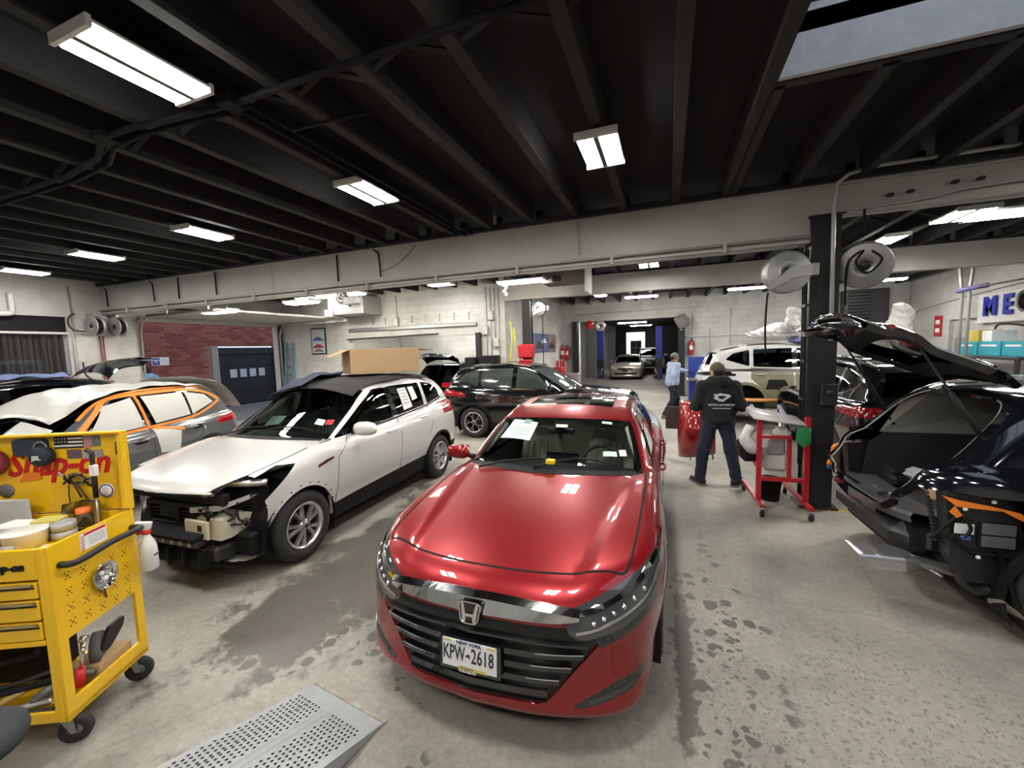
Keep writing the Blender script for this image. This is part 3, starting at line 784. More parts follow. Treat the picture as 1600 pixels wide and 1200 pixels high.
def wheel(root, c, r, side, rimr, spoke_m, style=0, n=5, width=.225, steer=0.0, tire=True):
    """wheel: tire (part) with rim, spokes, hub cap and brake disc as sub-parts; side=+1 outer face to +y"""
    hw = width / 2
    prof = [(rimr - .012, -hw + .02), (rimr + .02, -hw), (r - .055, -hw - .004), (r - .018, -hw + .018), (r, -hw + .05)]
    for q in range(4):
        yy = -hw + .05 + (width - .1) * (q + .5) / 4
        prof += [(r, yy - .008), (r - .009, yy - .006), (r - .009, yy + .006), (r, yy + .008)]
    prof += [(r, hw - .05), (r - .018, hw - .018), (r - .055, hw + .004), (rimr + .02, hw), (rimr - .012, hw - .02)]
    t = MB().lathe(prof, 'y', (0, 0, 0), 40, smooth=True).build('wheel', rubber, root)
    t.location = c; t.rotation_euler = (0, 0, steer + (0 if side > 0 else PI))
    rp = [(rimr - .012, hw - .02), (rimr + .006, hw - .006), (rimr - .006, hw + .001), (rimr - .022, hw - .012), (rimr - .03, hw - .06), (rimr - .05, -hw + .03), (rimr - .012, -hw + .02)]
    MB().lathe(rp, 'y', (0, 0, 0), 40).build('rim', satin, t)
    MB().lathe([(.0, -.02), (rimr * .72, -.02), (rimr * .72, .0), (.0, .0)], 'y', (0, 0, 0), 28).build('brake_disc', dark_metal, t)
    MB().lathe([(.0, -hw + .04), (rimr - .04, -hw + .05)], 'y', (0, 0, 0), 24).build('wheel_barrel', seam_m, t)
    sp = MB(); yo = hw - .02
    def arm(a0, a1, r0, r1, w0, w1):
        p0 = Vector((math.cos(a0) * r0, yo + .012, math.sin(a0) * r0)); p1 = Vector((math.cos(a1) * r1, yo - .004, math.sin(a1) * r1))
        d = (p1 - p0).normalized(); sd = d.cross(Vector((0, 1, 0))).normalized(); vs = []
        for p, w in ((p0, w0), (p1, w1)):
            for (q, dy) in ((-1, -.03), (-.62, 0), (.62, 0), (1, -.03)): vs.append(p + sd * q * w + Vector((0, dy, 0)))
        sp.add(vs, ((0, 1, 5, 4), (1, 2, 6, 5), (2, 3, 7, 6), (3, 0, 4, 7), (4, 5, 6, 7), (0, 3, 2, 1)), False)
    if style == 0:                               # five split pairs
        for s_ in (-.20, .20): arm(s_ * .55, s_ * 1.25, .045, rimr - .015, .016, .021)
    elif style == 1:                             # Y spokes
        arm(0, 0, .04, rimr * .55, .020, .016)
        for s_ in (-.3, .3): arm(0, s_, rimr * .5, rimr - .015, .012, .016)
    else:
        arm(0, 0, .04, rimr - .015, .024, .034)
    s0 = sp.build('spoke', spoke_m, t); 
    for k in range(1, n):
        inst(s0, 'spoke', t, rot=(0, 2 * PI * k / n, 0))
    MB().lathe([(0, yo + .022), (.026, yo + .022), (.034, yo + .014), (.05, yo + .012), (.062, yo - .01), (.062, yo - .04)], 'y', (0, 0, 0), 20).build('hub', spoke_m, t)
    MB().lathe([(0, yo + .026), (.024, yo + .025), (.026, yo + .02)], 'y', (0, 0, 0), 16).build('center_cap', black_gloss, t)
    for k in range(5):
        a = 2 * PI * (k + .5) / 5; MB().lathe([(0, yo + .018), (.008, yo + .018), (.008, yo)], 'y', (math.sin(a) * .045, 0, math.cos(a) * .045), 6).build('lug_nut', dark_metal, t)
    return t
def well(root, x, r, y0, y1, m=None):
    """dark liners inside a pair of wheel arches"""
    for s in (1, -1):
        n = 18; A = [-0.15 * PI + 1.3 * PI * k / n for k in range(n + 1)]
        vs = [(x + r * math.cos(a), s * y1, .34 + r * math.sin(a)) for a in A] + [(x + r * math.cos(a), s * y0, .34 + r * math.sin(a)) for a in A]
        fs = [(k, k + 1, k + n + 2, k + n + 1) for k in range(n)] + [tuple(range(n + 1, 2 * n + 2))]
        MB().add(vs, fs, False).build('wheel_well', m or black_plastic, root)
def mirror_part(root, base, side, paint, sc=1.0, name='door_mirror', fold=0):
    """door mirror: housing, glass and foot. base = point on the door"""
    b = Vector(base); s = side
    P = []; n = 14; k = 9
    ce = b + Vector((-.02, s * .15 * sc, .04))
    mb = MB(); vs = []
    for i in range(k + 1):
        u = i / k; yy = -.13 + .26 * u
        e = max(1 - abs(2 * u - 1) ** 3.2, 0) ** .5
        for j in range(n):
            a = 2 * PI * j / n; ca, sa = math.cos(a), math.sin(a)
            xx = (.075 if ca < 0 else .045) * abs(ca) ** .8 * (1 if ca > 0 else -1) * e; zz = .075 * abs(sa) ** .8 * (1 if sa > 0 else -1) * e * (1 - .18 * u)
            vs.append(ce + Vector((xx + .02 * u, s * yy, zz)) * sc)
    fs = [(i * n + j, i * n + (j + 1) % n, (i + 1) * n + (j + 1) % n, (i + 1) * n + j) for i in range(k) for j in range(n)] + [tuple(range(n)), tuple(k * n + j for j in reversed(range(n)))]
    mb.add(vs, fs, True); o = mb.build(name, paint, root)
    MB().prism(rounded([(-.10, -.055), (.10, -.055), (.10, .05), (-.10, .06)], .03), 0, .006, 'yz', M=Matrix.Translation(ce + Vector((.052 * sc, 0, 0)))).build('mirror_glass', chrome, o)
    MB().tube([b + Vector((0, -s * .02, -.01)), b + Vector((-.005, s * .05, .005)), ce + Vector((0, -s * .08 * sc, -.035))], [.03, .022, .018], 8).build('mirror_foot', black_plastic, o)
    return o
def handle(body, view, x, z, m, root, s):
    p = body.on(view, [(x, z)])[0]
    mb = MB().tube(smooth_path([(p[0] - .10, p[1] - s * .004, z - .005), (p[0] - .08, p[1] + s * .025, z), (p[0] + .07, p[1] + s * .028, z + .004), (p[0] + .10, p[1] - s * .004, z)], 3), .012, 8)
    return mb.build('door_handle', m, root)
# ================================================================ PEOPLE (implicit bodies skinned to one surface)
def cap(P, a, b, ra, rb, fl=None):
    """tapered limb; fl=(sx,sy,sz) squashes the cross-section"""
    a = np.array(a, float); b = np.array(b, float); d = b - a; q = P - a
    t = np.clip((q @ d) / max(d @ d, 1e-9), 0, 1)
    v = q - t[:, None] * d
    if fl is not None: v = v / np.array(fl)
    return np.linalg.norm(v, axis=1) - (ra + (rb - ra) * t)
def ell(P, c, r): 
    q = (P - np.array(c)) / np.array(r); n = np.linalg.norm(q, axis=1); return (n - 1) * min(r)
def blend(ds, k):
    r = ds[0]
    for d in ds[1:]: r = smin(r, d, k)
    return r
def solid(name, f, lo, hi, h, m, root, smooth=True):
    V, Q = surfnet(f, np.arange(lo[0], hi[0] + h, h), np.arange(lo[1], hi[1] + h, h), np.arange(lo[2], hi[2] + h, h), h)
    me = bpy.data.meshes.new(name); me.from_pydata(V.tolist(), [], Q.tolist()); me.polygons.foreach_set('use_smooth', [True] * len(Q)); me.materials.append(m)
    N = num_grad(f, V); N /= np.maximum(np.linalg.norm(N, axis=1, keepdims=True), 1e-9); me.normals_split_custom_set_from_vertices(N.tolist())
    o = bpy.data.objects.new(name, me); COL.objects.link(o); o.parent = root; return o
skin_m = mat('skin', (.42, .24, .16), .55); skin_d = mat('skin dark', (.20, .11, .07), .55)
def person(label, loc, rz, J, cloth, h=.016, group=None):
    """J: joints (x to the person's right, y forward, z up); cloth: materials"""
    r = thing('person', label, 'person', loc, rz, group); A = {k: np.array(v, float) for k, v in J.items()}
    hd = A['head']; nk = A['neck']; ch = A['chest']; pe = A['pelvis']; lk = A.get('look', np.array((0, 1, 0.))); lk = lk / np.linalg.norm(lk); sdv = np.cross(lk, (0, 0, 1))
    def headf(P):
        q = P - hd; u = q @ sdv; v = q @ lk; w = q[:, 2]; L_ = np.c_[u, v, w]
        d = [ell(L_, (0, -.01, .03), (.076, .095, .105)), ell(L_, (0, .025, -.045), (.055, .065, .075)), cap(L_, (0, .085, .012), (0, .108, -.022), .010, .016), ell(L_, (0, .082, -.062), (.026, .02, .018)), ell(L_, (.078, -.01, -.005), (.012, .022, .034)), ell(L_, (-.078, -.01, -.005), (.012, .022, .034)), cap(L_, (-.04, .082, .032), (.04, .082, .032), .012, .012)]
        return blend(d, .022)
    def handf(P, wr, hn, sgn):
        d = hn - wr; d = d / np.linalg.norm(d); up = np.array((0, 0, 1.)); sd = np.cross(d, up); 
        if np.linalg.norm(sd) < .2: sd = np.array((0, 1., 0)) if abs(d[2]) > .8 else np.array((1., 0, 0))
        sd = sd / np.linalg.norm(sd); nn = np.cross(sd, d)
        o = [cap(P, wr, wr + d * .03, .026, .026), cap(P, wr + d * .03 - sd * .02, wr + d * .085 - sd * .026, .017, .014), cap(P, wr + d * .03, wr + d * .09, .018, .015), cap(P, wr + d * .03 + sd * .02, wr + d * .085 + sd * .026, .017, .014)]
        for k, (off, l) in enumerate(((-.030, .062), (-.010, .072), (.011, .068), (.031, .052))):
            b0 = wr + d * .085 + sd * off; b1 = b0 + d * l * .5 - nn * .012; b2 = b1 + d * l * .42 - nn * .026
            o += [cap(P, b0, b1, .0095, .0085), cap(P, b1, b2, .0085, .0075)]
        t0 = wr + d * .03 - sd * .03 * sgn; t1 = t0 + d * .035 - sd * .028 * sgn - nn * .008; t2 = t1 + d * .03 - sd * .006 * sgn - nn * .012
        o += [cap(P, t0, t1, .013, .011), cap(P, t1, t2, .011, .009)]
        return blend(o, .012)
    def bodyf(P):
        d = [headf(P), cap(P, hd + (0, 0, -.05), nk, .052, .058), cap(P, nk, ch, .07, .13, (1.25, .8, 1)), cap(P, ch, pe + (0, 0, .05), .15, .11, (1.12, .80, 1))]
        for s in 'LR':
            d += [cap(P, A['sh' + s], A['el' + s], .055, .043), cap(P, A['el' + s], A['wr' + s], .042, .030), cap(P, A['hip' + s], A['kn' + s], .075, .056), cap(P, A['kn' + s], A['an' + s], .056, .038), cap(P, A['an' + s], A['an' + s] + A['ft' + s] * .14 + (0, 0, -.05), .040, .032), cap(P, nk + (0, 0, -.03), A['sh' + s], .055, .055)]
        return blend(d, .05)
    allp = np.array(list(v for k, v in A.items() if k not in ('look', 'ftL', 'ftR'))); lo = allp.min(0) - .22; hi = allp.max(0) + .22; lo[2] = -.01
    body = solid('body', bodyf, lo, hi, h, cloth['skin'], r)
    wob = lambda P, a, fr: a * (np.sin(P[:, 2] * fr + 2 * P[:, 0] * fr * .4) * np.sin(P[:, 0] * fr * .7 + P[:, 1] * fr * .9))
    tz = A['hem'][2]
    def topf(P):
        d = [cap(P, nk + (0, 0, -.05), ch, .10, .165, (1.22, .84, 1)), cap(P, ch, pe + (0, .0, .04), .180, .198, (1.12, .86, 1))]
        for s in 'LR': d += [cap(P, nk + (0, 0, -.07), A['sh' + s], .075, .078), cap(P, A['sh' + s], A['el' + s], .078, .064), cap(P, A['el' + s], A['wr' + s], .062, .046)]
        if cloth.get('hood'): d += [ell(P, nk + (0, -.075, .0), (.14, .085, .09)), ell(P, nk + (0, 0, .03), (.11, .10, .055))]
        f = blend(d, .06) + wob(P, .0045, 38) + wob(P, .003, 71)
        f = smax(f, tz - P[:, 2], .015)
        f = smax(f, P[:, 2] - (nk[2] + (.085 if cloth.get('hood') else .015)), .02)
        for s in 'LR':
            dv = A['wr' + s] - A['el' + s]; dv = dv / np.linalg.norm(dv); f = np.maximum(f, np.where(np.linalg.norm(P - A['wr' + s], axis=1) < .14, (P - A['wr' + s]) @ dv - .005, -1))
        return f
    t = solid('jacket' if cloth.get('hood') else 'shirt', topf, lo, hi, h, cloth['top'], r)
    def legf(P):
        d = [cap(P, A['hipL'] + (0, 0, .02), A['hipR'] + (0, 0, .02), .112, .112, (1, 1.05, .95))]
        e = []
        for s in 'LR': e.append(blend([cap(P, A['hip' + s], A['kn' + s], .108, .082), cap(P, A['kn' + s], A['an' + s] + (0, 0, .0), .082, .072)], .04))
        f = smin(d[0], np.minimum(e[0], e[1]), .05) + wob(P, .005, 30) + wob(P, .003, 63)
        f = smax(f, P[:, 2] - (tz + .05), .01); f = smax(f, .055 - P[:, 2], .012); return f
    solid('trousers', legf, lo, hi, h, cloth['legs'], r)
    for s in 'LR':
        an, ft = A['an' + s], A['ft' + s] / np.linalg.norm(A['ft' + s]); g = np.array((an[0], an[1], 0))
        def shoef(P): return smax(blend([cap(P, g - ft * .04 + (0, 0, .055), g + ft * .06 + (0, 0, .05), .056, .05), cap(P, g + ft * .06 + (0, 0, .045), g + ft * .17 + (0, 0, .036), .05, .040), cap(P, g + (0, 0, .06), g + (0, 0, .13), .054, .056)], .03), .004 - P[:, 2], .008)
        sh_ = solid('shoe', shoef, g - (.28, .28, 0), g + (.28, .28, .2), .012, cloth['shoe'], r)
        def solef(P): return smax(smax(blend([cap(P, g - ft * .05 + (0, 0, .02), g + ft * .17 + (0, 0, .02), .062, .05)], .01), P[:, 2] - .024, .006), -P[:, 2], .004)
        solid('sole', solef, g - (.28, .28, 0), g + (.28, .28, .1), .012, cloth['sole'], sh_)
        w, e = A['wr' + s], A['el' + s]; dv = (w - e) / np.linalg.norm(w - e); hn = A.get('hn' + s, w + dv * .1); sg = 1 if s == 'R' else -1
        hf = lambda P, w=w, hn=hn, sg=sg: handf(P, w, hn, sg)
        c = (w + hn) / 2; solid('glove' if cloth.get('gloves') else 'hand', hf, c - .17, c + .17, .0065, cloth.get('gloves') or cloth['skin'], r)
    # hair / hat
    def hatf(P):
        q = P - hd; L_ = np.c_[q @ sdv, q @ lk, q[:, 2]]
        f = ell(L_, (0, -.012, .045), (.092, .108, .098)) + .002 * np.sin(L_[:, 2] * 160)
        f = smax(f, -(L_[:, 2] - .028 + .25 * np.minimum(L_[:, 1] + .03, 0) * 0), .012)
        if cloth.get('brim'): f = smin(f, ell(L_, (0, .115, .038), (.07, .065, .008)), .01)
        return f
    if cloth.get('hat'): solid('hat', hatf, hd - .2, hd + .22, .012, cloth['hat'], r)
    def hairf(P):
        q = P - hd; L_ = np.c_[q @ sdv, q @ lk, q[:, 2]]
        f = ell(L_, (0, -.018, .022), (.083, .098, .104)); return smax(smax(f, L_[:, 1] - .035 - .4 * np.maximum(L_[:, 2] - .05, 0), .01), -.065 - L_[:, 2], .01)
    solid('hair', hairf, hd - .18, hd + .18, .012, cloth['hair'], r)
    ew = mat('eye white', (.7, .7, .68), .2)
    for s in (-1, 1):
        p = hd + sdv * s * .032 + lk * .078 + np.array((0, 0, .012)); e = MB().lathe([(0, -.011), (.008, -.008), (.011, 0), (.008, .008), (0, .011)], 'z', p, 10).build('eye', ew, r)
        MB().lathe([(0, .0045), (.004, .003), (.005, 0)], 'y', p + lk * .009, 8).build('pupil', ink, e)
    MB().tube([hd + lk * .086 - sdv * .022 + np.array((0, 0, -.047)), hd + lk * .095 + np.array((0, 0, -.045)), hd + lk * .086 + sdv * .022 + np.array((0, 0, -.047))], .006, 6).build('mouth', mat('lips', (.25, .09, .08), .5), r)
    return r, t
denim = mat('dark denim', (.018, .024, .045), .9, noise=(9, (.03, .038, .06), .6), bump=(160, .2))
camo = mat('camo knit', (.17, .15, .10), .95, noise=(26, (.05, .05, .035), 1.0), bump=(120, .4))
blackfleece = mat('black fleece', (.014, .015, .017), .95, noise=(7, (.022, .023, .026), .6), bump=(120, .3))
p1, j1 = person('worker in black printed hoodie, dark jeans and camo beanie with his back turned', (.665, 6.33, 0), math.radians(6), dict(
    pelvis=(0, 0, .93), chest=(0, .02, 1.24), neck=(0, .02, 1.475), head=(-.015, .045, 1.60), look=(-.45, .9, 0), shL=(-.205, .01, 1.40), shR=(.205, .01, 1.40), elL=(-.30, -.01, 1.13), elR=(.30, -.01, 1.13), wrL=(-.20, .22, 1.10), wrR=(.20, .22, 1.10),
    hipL=(-.10, 0, .90), hipR=(.10, 0, .90), knL=(-.185, .02, .50), knR=(.175, .02, .50), anL=(-.225, 0, .10), anR=(.245, 0, .10), ftL=(-.45, .9, 0), ftR=(.62, .78, 0), hem=(0, 0, .90)),
    dict(skin=skin_m, top=blackfleece, hood=True, legs=denim, shoe=mat('black shoe', (.014, .014, .014), .6), sole=mat('grey sole', (.16, .16, .16), .7), hat=camo, hair=mat('dark hair', (.02, .017, .015), .8)))
# print on the back of the hoodie: emblem and shop lettering
prn = mat('white print', (.60, .60, .60), .8)
M_b = frame((0, -.190, 1.27), (1, 0, 0), (0, 0, 1))
text('hoodie_lettering', 'METRO AUTOBODY', .036, Matrix.Translation((0, -.008, -.10)) @ M_b, prn, j1, .002, bold=.0008)
for q in range(9): MB().box(-.11 + .025 * q, -.093 + .025 * q, -.200, -.190, 1.118, 1.128).build('print_line', prn, j1)
MB().prism([(-.10, .055), (-.06, .045), (-.02, .06), (.03, .052), (.09, .045), (.12, .02), (.08, -.01), (.05, -.03), (.02, -.055), (-.03, -.05), (-.06, -.03), (-.10, -.01), (-.085, .02)], 0, .004, 'xy', M=Matrix.Translation((0, -.006, .0)) @ M_b).build('hoodie_emblem', prn, j1)
MB().prism([(-.05, .02), (.02, .03), (.06, .01), (.01, -.02), (-.03, -.015)], .004, .006, 'xy', M=Matrix.Translation((0, -.006, .0)) @ M_b).build('emblem_wing', blackfleece, j1)
p2, j2 = person('worker in light blue shirt and grey cap walking to the blue workbench', (.12, 11.98, 0), math.radians(-65), dict(
    pelvis=(0, 0, .94), chest=(0, .03, 1.27), neck=(0, .05, 1.51), head=(.0, .07, 1.64), look=(.25, .95, -.1), shL=(-.20, .04, 1.44), shR=(.20, .04, 1.44), elL=(-.25, .28, 1.30), elR=(.27, -.10, 1.17), wrL=(-.22, .54, 1.24), wrR=(.28, -.10, .92), hnR=(.28, -.09, .82),
    hipL=(-.10, 0, .91), hipR=(.10, 0, .91), knL=(-.11, .18, .50), knR=(.12, -.02, .50), anL=(-.11, .16, .10), anR=(.13, -.26, .12), ftL=(0, 1, 0), ftR=(.05, 1, 0), hem=(0, 0, .86)),
    dict(skin=skin_d, top=mat('pale blue shirt', (.36, .45, .62), .85, noise=(10, (.30, .38, .54), .5), bump=(90, .2)), legs=mat('navy work trousers', (.014, .017, .026), .9), shoe=mat('tan boots', (.16, .10, .055), .8), sole=mat('grey sole', (.16, .16, .16)), hat=mat('grey knit', (.16, .16, .155), .95, bump=(120, .4)), hair=mat('dark hair', (.02, .017, .015)), gloves=mat('black glove', (.015, .015, .017), .8)), h=.02)
p3, j3 = person('person in a light blue hooded jacket outside the roll-up door', (-13.6, 7.07, -.02), math.radians(110), dict(
    pelvis=(0, 0, .93), chest=(0, .02, 1.24), neck=(0, .02, 1.46), head=(0, .03, 1.59), look=(0, 1, 0), shL=(-.2, 0, 1.40), shR=(.2, 0, 1.40), elL=(-.27, 0, 1.13), elR=(.27, 0, 1.13), wrL=(-.25, .05, .88), wrR=(.25, .05, .88),
    hipL=(-.1, 0, .9), hipR=(.1, 0, .9), knL=(-.11, .02, .5), knR=(.11, .02, .5), anL=(-.12, 0, .1), anR=(.12, 0, .1), ftL=(0, 1, 0), ftR=(0, 1, 0), hem=(0, 0, .84)),
    dict(skin=skin_m, top=mat('sky blue jacket', (.20, .36, .70), .8), hood=True, legs=denim, shoe=mat('black shoe', (.014, .014, .014)), sole=mat('grey sole', (.16, .16, .16)), hat=mat('black knit', (.015, .015, .018), .9), hair=mat('dark hair', (.02, .017, .015))), h=.024)

p3.scale = (1.07, 1.07, 1.07)
# ================================================================ RED SEDAN
red_paint = mat('red metallic paint', (.235, .0, .004), .34, metal=.45, coat=1.0)
primer = mat('grey primer', (.26, .29, .32), .35, coat=.25)
glass_clear = glassmat('windshield glass', (.90, .96, .92))
glass_lite = glassmat('light tinted glass', (.66, .74, .70))
glass_dark = glassmat('tinted glass', (.16, .19, .18))
trim_beige = mat('interior trim', (.55, .55, .49), .7)
seat_m = mat('seat leather', (.50, .48, .41), .5, bump=(60, .15))
dash_m = mat('dash', (.018, .018, .02), .55)

def top_band(x_at, y0, y1, n=8): return [(x_at(y), y) for y in np.linspace(y0, y1, n)]
AC = dict(L=4.88, H=1.46, axles=(.96, 3.79), belt=.97, crown=.05, kshoulder=.10, knose=.06, kroof=.09, tum=.30, tum2=.42, kx=.40, mid=3.0, rcrown=.09, flare=.02,
    hoodline=(.50, .70, .020, .15, 1.45),
    top=((0, .775), (.12, .80), (.45, .868), (.9, .938), (1.3, .985), (1.6, 1.01), (2.2, 1.005), (3.4, 1.03), (4.0, 1.075), (4.4, 1.105), (4.75, 1.085), (4.88, 1.05)),
    roof=((1.1, .83), (1.42, .99), (1.8, 1.19), (2.2, 1.372), (2.45, 1.428), (2.85, 1.455), (3.3, 1.435), (3.8, 1.345), (4.25, 1.195), (4.55, 1.07), (4.75, .97)),
    w=((0, .82), (.3, .88), (.9, .925), (2.0, .925), (3.2, .93), (3.9, .93), (4.5, .87), (4.88, .80)),
    nose=((0, 0), (.3, .025), (.55, .085), (.72, .17), (.84, .31), (.95, .62)),
    tail=((0, 0), (.4, .02), (.65, .08), (.8, .2), (.94, .45)),
    inset=((.1, .12), (.2, .06), (.30, .035), (.42, .03), (.55, .008), (.70, 0), (.80, .02), (.92, .035), (1.08, .10)),
    fz=((.1, .13), (.17, .04), (.24, .0), (.34, .02), (.5, .03), (.62, .03), (.70, .055), (.78, .12), (.95, .4)),
    rz=((.1, .12), (.3, .03), (.6, 0), (.9, .02), (1.05, .06), (1.15, .15)),
    bot=((0, .17), (.5, .16), (4.3, .18), (4.88, .28)),
    wg=((1.0, .79), (1.6, .825), (2.4, .83), (3.4, .82), (4.2, .75), (4.75, .68)))
ac = thing('red_sedan', 'glossy red sedan with New York plate facing the camera in the middle', 'car', (-.93, 1.73, 0), PI / 2 + .0095)
B = Body(AC); sh = Shell(B, .035)
wsb = lambda y: 1.44 + .40 * y * y
wst = lambda y: 2.07 + .36 * y * y
ws = top_band(wsb, -.1, .745, 9) + [(1.98, .675)] + top_band(wst, .615, -.1, 8)
for xa in AC['axles']: sh.panel('arch', 'side', circle(xa, .335, .365), drop=True)
sh.panel('windshield', 'top', ws, glass_clear, False, lambda c: c.z > .93)
sun = rounded([(2.42, -.6), (2.42, .44), (2.98, .42), (2.98, -.6)], .05)
sh.panel('sunroof', 'top', sun, black_gloss, False, lambda c: c.z > 1.3)
rw = top_band(lambda y: 3.78 - .30 * y * y, -.1, .52, 6) + top_band(lambda y: 4.40 - .36 * y * y, .60, -.1, 6)
sh.panel('rear_window', 'top', rw, glass_lite, False, lambda c: c.z > 1.0)
sh.panel('side_window', 'side', rounded([(1.93, 1.0), (2.72, 1.02), (2.70, 1.345), (2.50, 1.335), (2.25, 1.20)], .02), glass_lite, True, lambda c: c.z > .97)
sh.panel('side_window', 'side', rounded([(2.80, 1.02), (3.62, 1.06), (3.86, 1.12), (3.50, 1.27), (3.1, 1.34), (2.79, 1.35)], .02), glass_lite, True, lambda c: c.z > .97)
hood = [(.235, -.1)] + [(.235 + .30 * y ** 2.2, y) for y in np.linspace(.1, .735, 8)] + [(.62, .765), (1.0, .782), (1.45, .79), (1.66, .775)] + top_band(lambda y: wsb(y) - .035, .70, -.1, 8)
sh.panel('hood', 'top', hood, None, False, lambda c: c.z > .6)
grille = [(-.1, .665), (.48, .655), (.60, .625), (.625, .56), (.375, .285), (-.1, .275)]
sh.panel('headlight', 'front', rounded([(.46, .72), (.485, .625), (.55, .590), (.72, .630), (.885, .705), (.93, .81), (.915, .865), (.80, .83), (.62, .775)], .02), mat('headlight lens', (.05, .052, .055), .06, coat=1.0), True)
sh.panel('grille', 'front', grille, mat('grille black', (.006, .006, .006), .3), False)
sh.panel('fog_recess', 'front', rounded([(.50, .275), (.54, .26), (.78, .315), (.845, .375), (.83, .40), (.70, .375)], .02), black_gloss, True)
sh.panel('headlight_trim', 'front', [(.45, .67), (.62, .545), (.72, .585), (.90, .665), (.885, .705), (.72, .63), (.55, .59), (.485, .625)], black_gloss, True)
sh.panel('front_bumper', 'front', [(-.1, .0), (.98, .0), (.98, .69), (.86, .69), (.6, .66), (-.1, .80)], None, False, lambda c: c.x < .62)
sh.panel('front_bumper', 'side', [(-.2, .0), (.595, .0), (.60, .66), (.40, .74), (-.2, .74)], None, False, lambda c: c.x < .62)
sh.panel('front_door', 'side', [(1.50, .26), (2.70, .215), (2.77, .99), (1.80, .975), (1.49, .72)], None, True)
sh.panel('rear_door', 'side', [(2.71, .215), (3.36, .235), (3.44, .5), (3.66, .76), (3.72, 1.03), (2.78, .99)], None, True)
sh.panel('fender', 'side', [(.55, .15), (1.49, .2), (1.48, .72), (1.78, .97), (.55, .97)], None, True)
sh.panel('quarter_panel', 'side', [(3.3, .2), (4.95, .2), (4.95, 1.09), (4.1, 1.09), (3.88, 1.14), (3.5, 1.29), (3.12, 1.36), (3.10, 1.40), (3.6, 1.36), (4.2, 1.18), (4.4, 1.12), (4.95, 1.2), (4.95, .2)][:3] + [(4.3, 1.12), (4.15, 1.20), (3.7, 1.32), (3.2, 1.375), (3.12, 1.345), (3.50, 1.275), (3.88, 1.125), (3.72, 1.04), (3.66, .76), (3.44, .5)], None, True)
pt = sh.finish(ac, red_paint)
pt['quarter_panel'][1].data.materials[0] = primer; pt['quarter_panel'][1]['label'] = 'grey primered quarter panel'
well(ac, .96, .375, .52, .905); well(ac, 3.79, .375, .52, .905)
for xa in AC['axles']:
    for sd in (1, -1):
        wheel(ac, (xa, sd * .80, .335), .335, sd, .235, satin, 1, 5)
        seam(B, 'side' if sd > 0 else 'side-', [(xa + .368 * math.cos(a), .335 + .368 * math.sin(a)) for a in np.linspace(-.05, PI + .05, 24)], ac, 'arch_edge', .012)
MB().box(.3, 4.6, -.74, .74, .15, .26).build('underbody', black_plastic, ac)
# gaps between panels
full = [(x, -y) for x, y in reversed(hood[1:13])] + hood[1:13]
seam(B, 'top', full, ac, 'hood_gap', .014, n=5)
for sd in ('side', 'side-'):
    seam(B, sd, [(1.80, .96), (1.49, .72), (1.50, .26)], ac); seam(B, sd, [(2.775, .985), (2.705, .22)], ac); seam(B, sd, [(3.72, 1.03), (3.66, .76), (3.44, .5), (3.36, .24)], ac)
    seam(B, sd, [(.92, .79), (.60, .70), (.58, .62)], ac)
    ribbon(B, sd, [(1.86, .985), (2.4, .995), (3.0, 1.01), (3.6, 1.045), (3.9, 1.11)], .016, chrome, 'window_trim', ac, n=3)
    ribbon(B, sd, [(1.90, 1.0), (2.22, 1.20), (2.48, 1.342), (2.9, 1.365), (3.3, 1.33), (3.6, 1.25), (3.9, 1.125)], .022, black_gloss, 'window_surround', ac, n=4)
    ribbon(B, sd, [(2.755, 1.01), (2.745, 1.36)], .09, black_gloss, 'pillar_cover', ac)
    for (hx, hz) in ((2.52, .80), (3.46, .83)): handle(B, sd, hx, hz, red_paint, ac, 1 if sd == 'side' else -1)
    ribbon(B, sd, [(1.5, .27), (2.4, .24), (3.35, .26)], .05, red_paint, 'sill', ac, .008)
# windshield border, wipers
wsf = [(x, -y) for x, y in ws if y > 0][::-1] + [p for p in ws if p[1] >= 0]
edge = [p for p in ws if p[1] > -.05]
loop = edge + [(x, -y) for x, y in reversed(edge)]
ribbon(B, 'top', loop, .045, black_gloss, 'windshield_border', ac, .002, .004, True)
ribbon(B, 'top', [(wsb(y) - .01, y) for y in np.linspace(-.72, .72, 15)], .085, black_plastic, 'cowl', ac, .004, .01)
for (p0, p1, p2) in (((1.45, .10), (1.60, -.25), (1.66, -.60)), ((1.44, .60), (1.55, .3), (1.56, -.02))):
    q = B.on('top', [p0, p1, p2], .018); MB().tube(smooth_path(q.tolist(), 4), [.012] + [.008] * 7 + [.005], 6).build('wiper', black_plastic, ac)
# chrome wing, emblem
def yz(y, z, off): return B.on('front', [(y, z)], off)[0]
ys = np.linspace(-.53, .53, 25)
vs = []; fs = []
for i, y in enumerate(ys):
    a = abs(y) / .53
    zt, zm, zb = .762 - .030 * a ** 2, .732 - .032 * a ** 2, .675 - .002 * a ** 2 + .05 * max(0, a - .8)
    for (z, o_) in ((zt, .002), (zt - .004, .018), (zm, .034), (zb, .022), (zb - .006, .0)): vs.append(yz(y, z, o_))
for i in range(24):
    for j in range(4): fs.append((i * 5 + j, i * 5 + j + 1, i * 5 + j + 6, i * 5 + j + 5))
MB().add(vs, fs, False).build('chrome_wing', mat('dark chrome', (.55, .56, .58), .09, metal=1.0), ac)
e = thing('emblem', '', ''); del e['label'], e['category']; e.parent = ac
c = yz(0, .68, .034); e.location = c; e.rotation_euler = (0, math.radians(12), 0)
def rrect(w0, w1, h, r=.02): return rounded([(-w0, -h), (w0, -h), (w1, h), (-w1, h)], r, 4)
bad = MB(); O1 = rrect(.050, .068, .056, .028); O2 = rrect(.042, .059, .047, .024); k = len(O1)
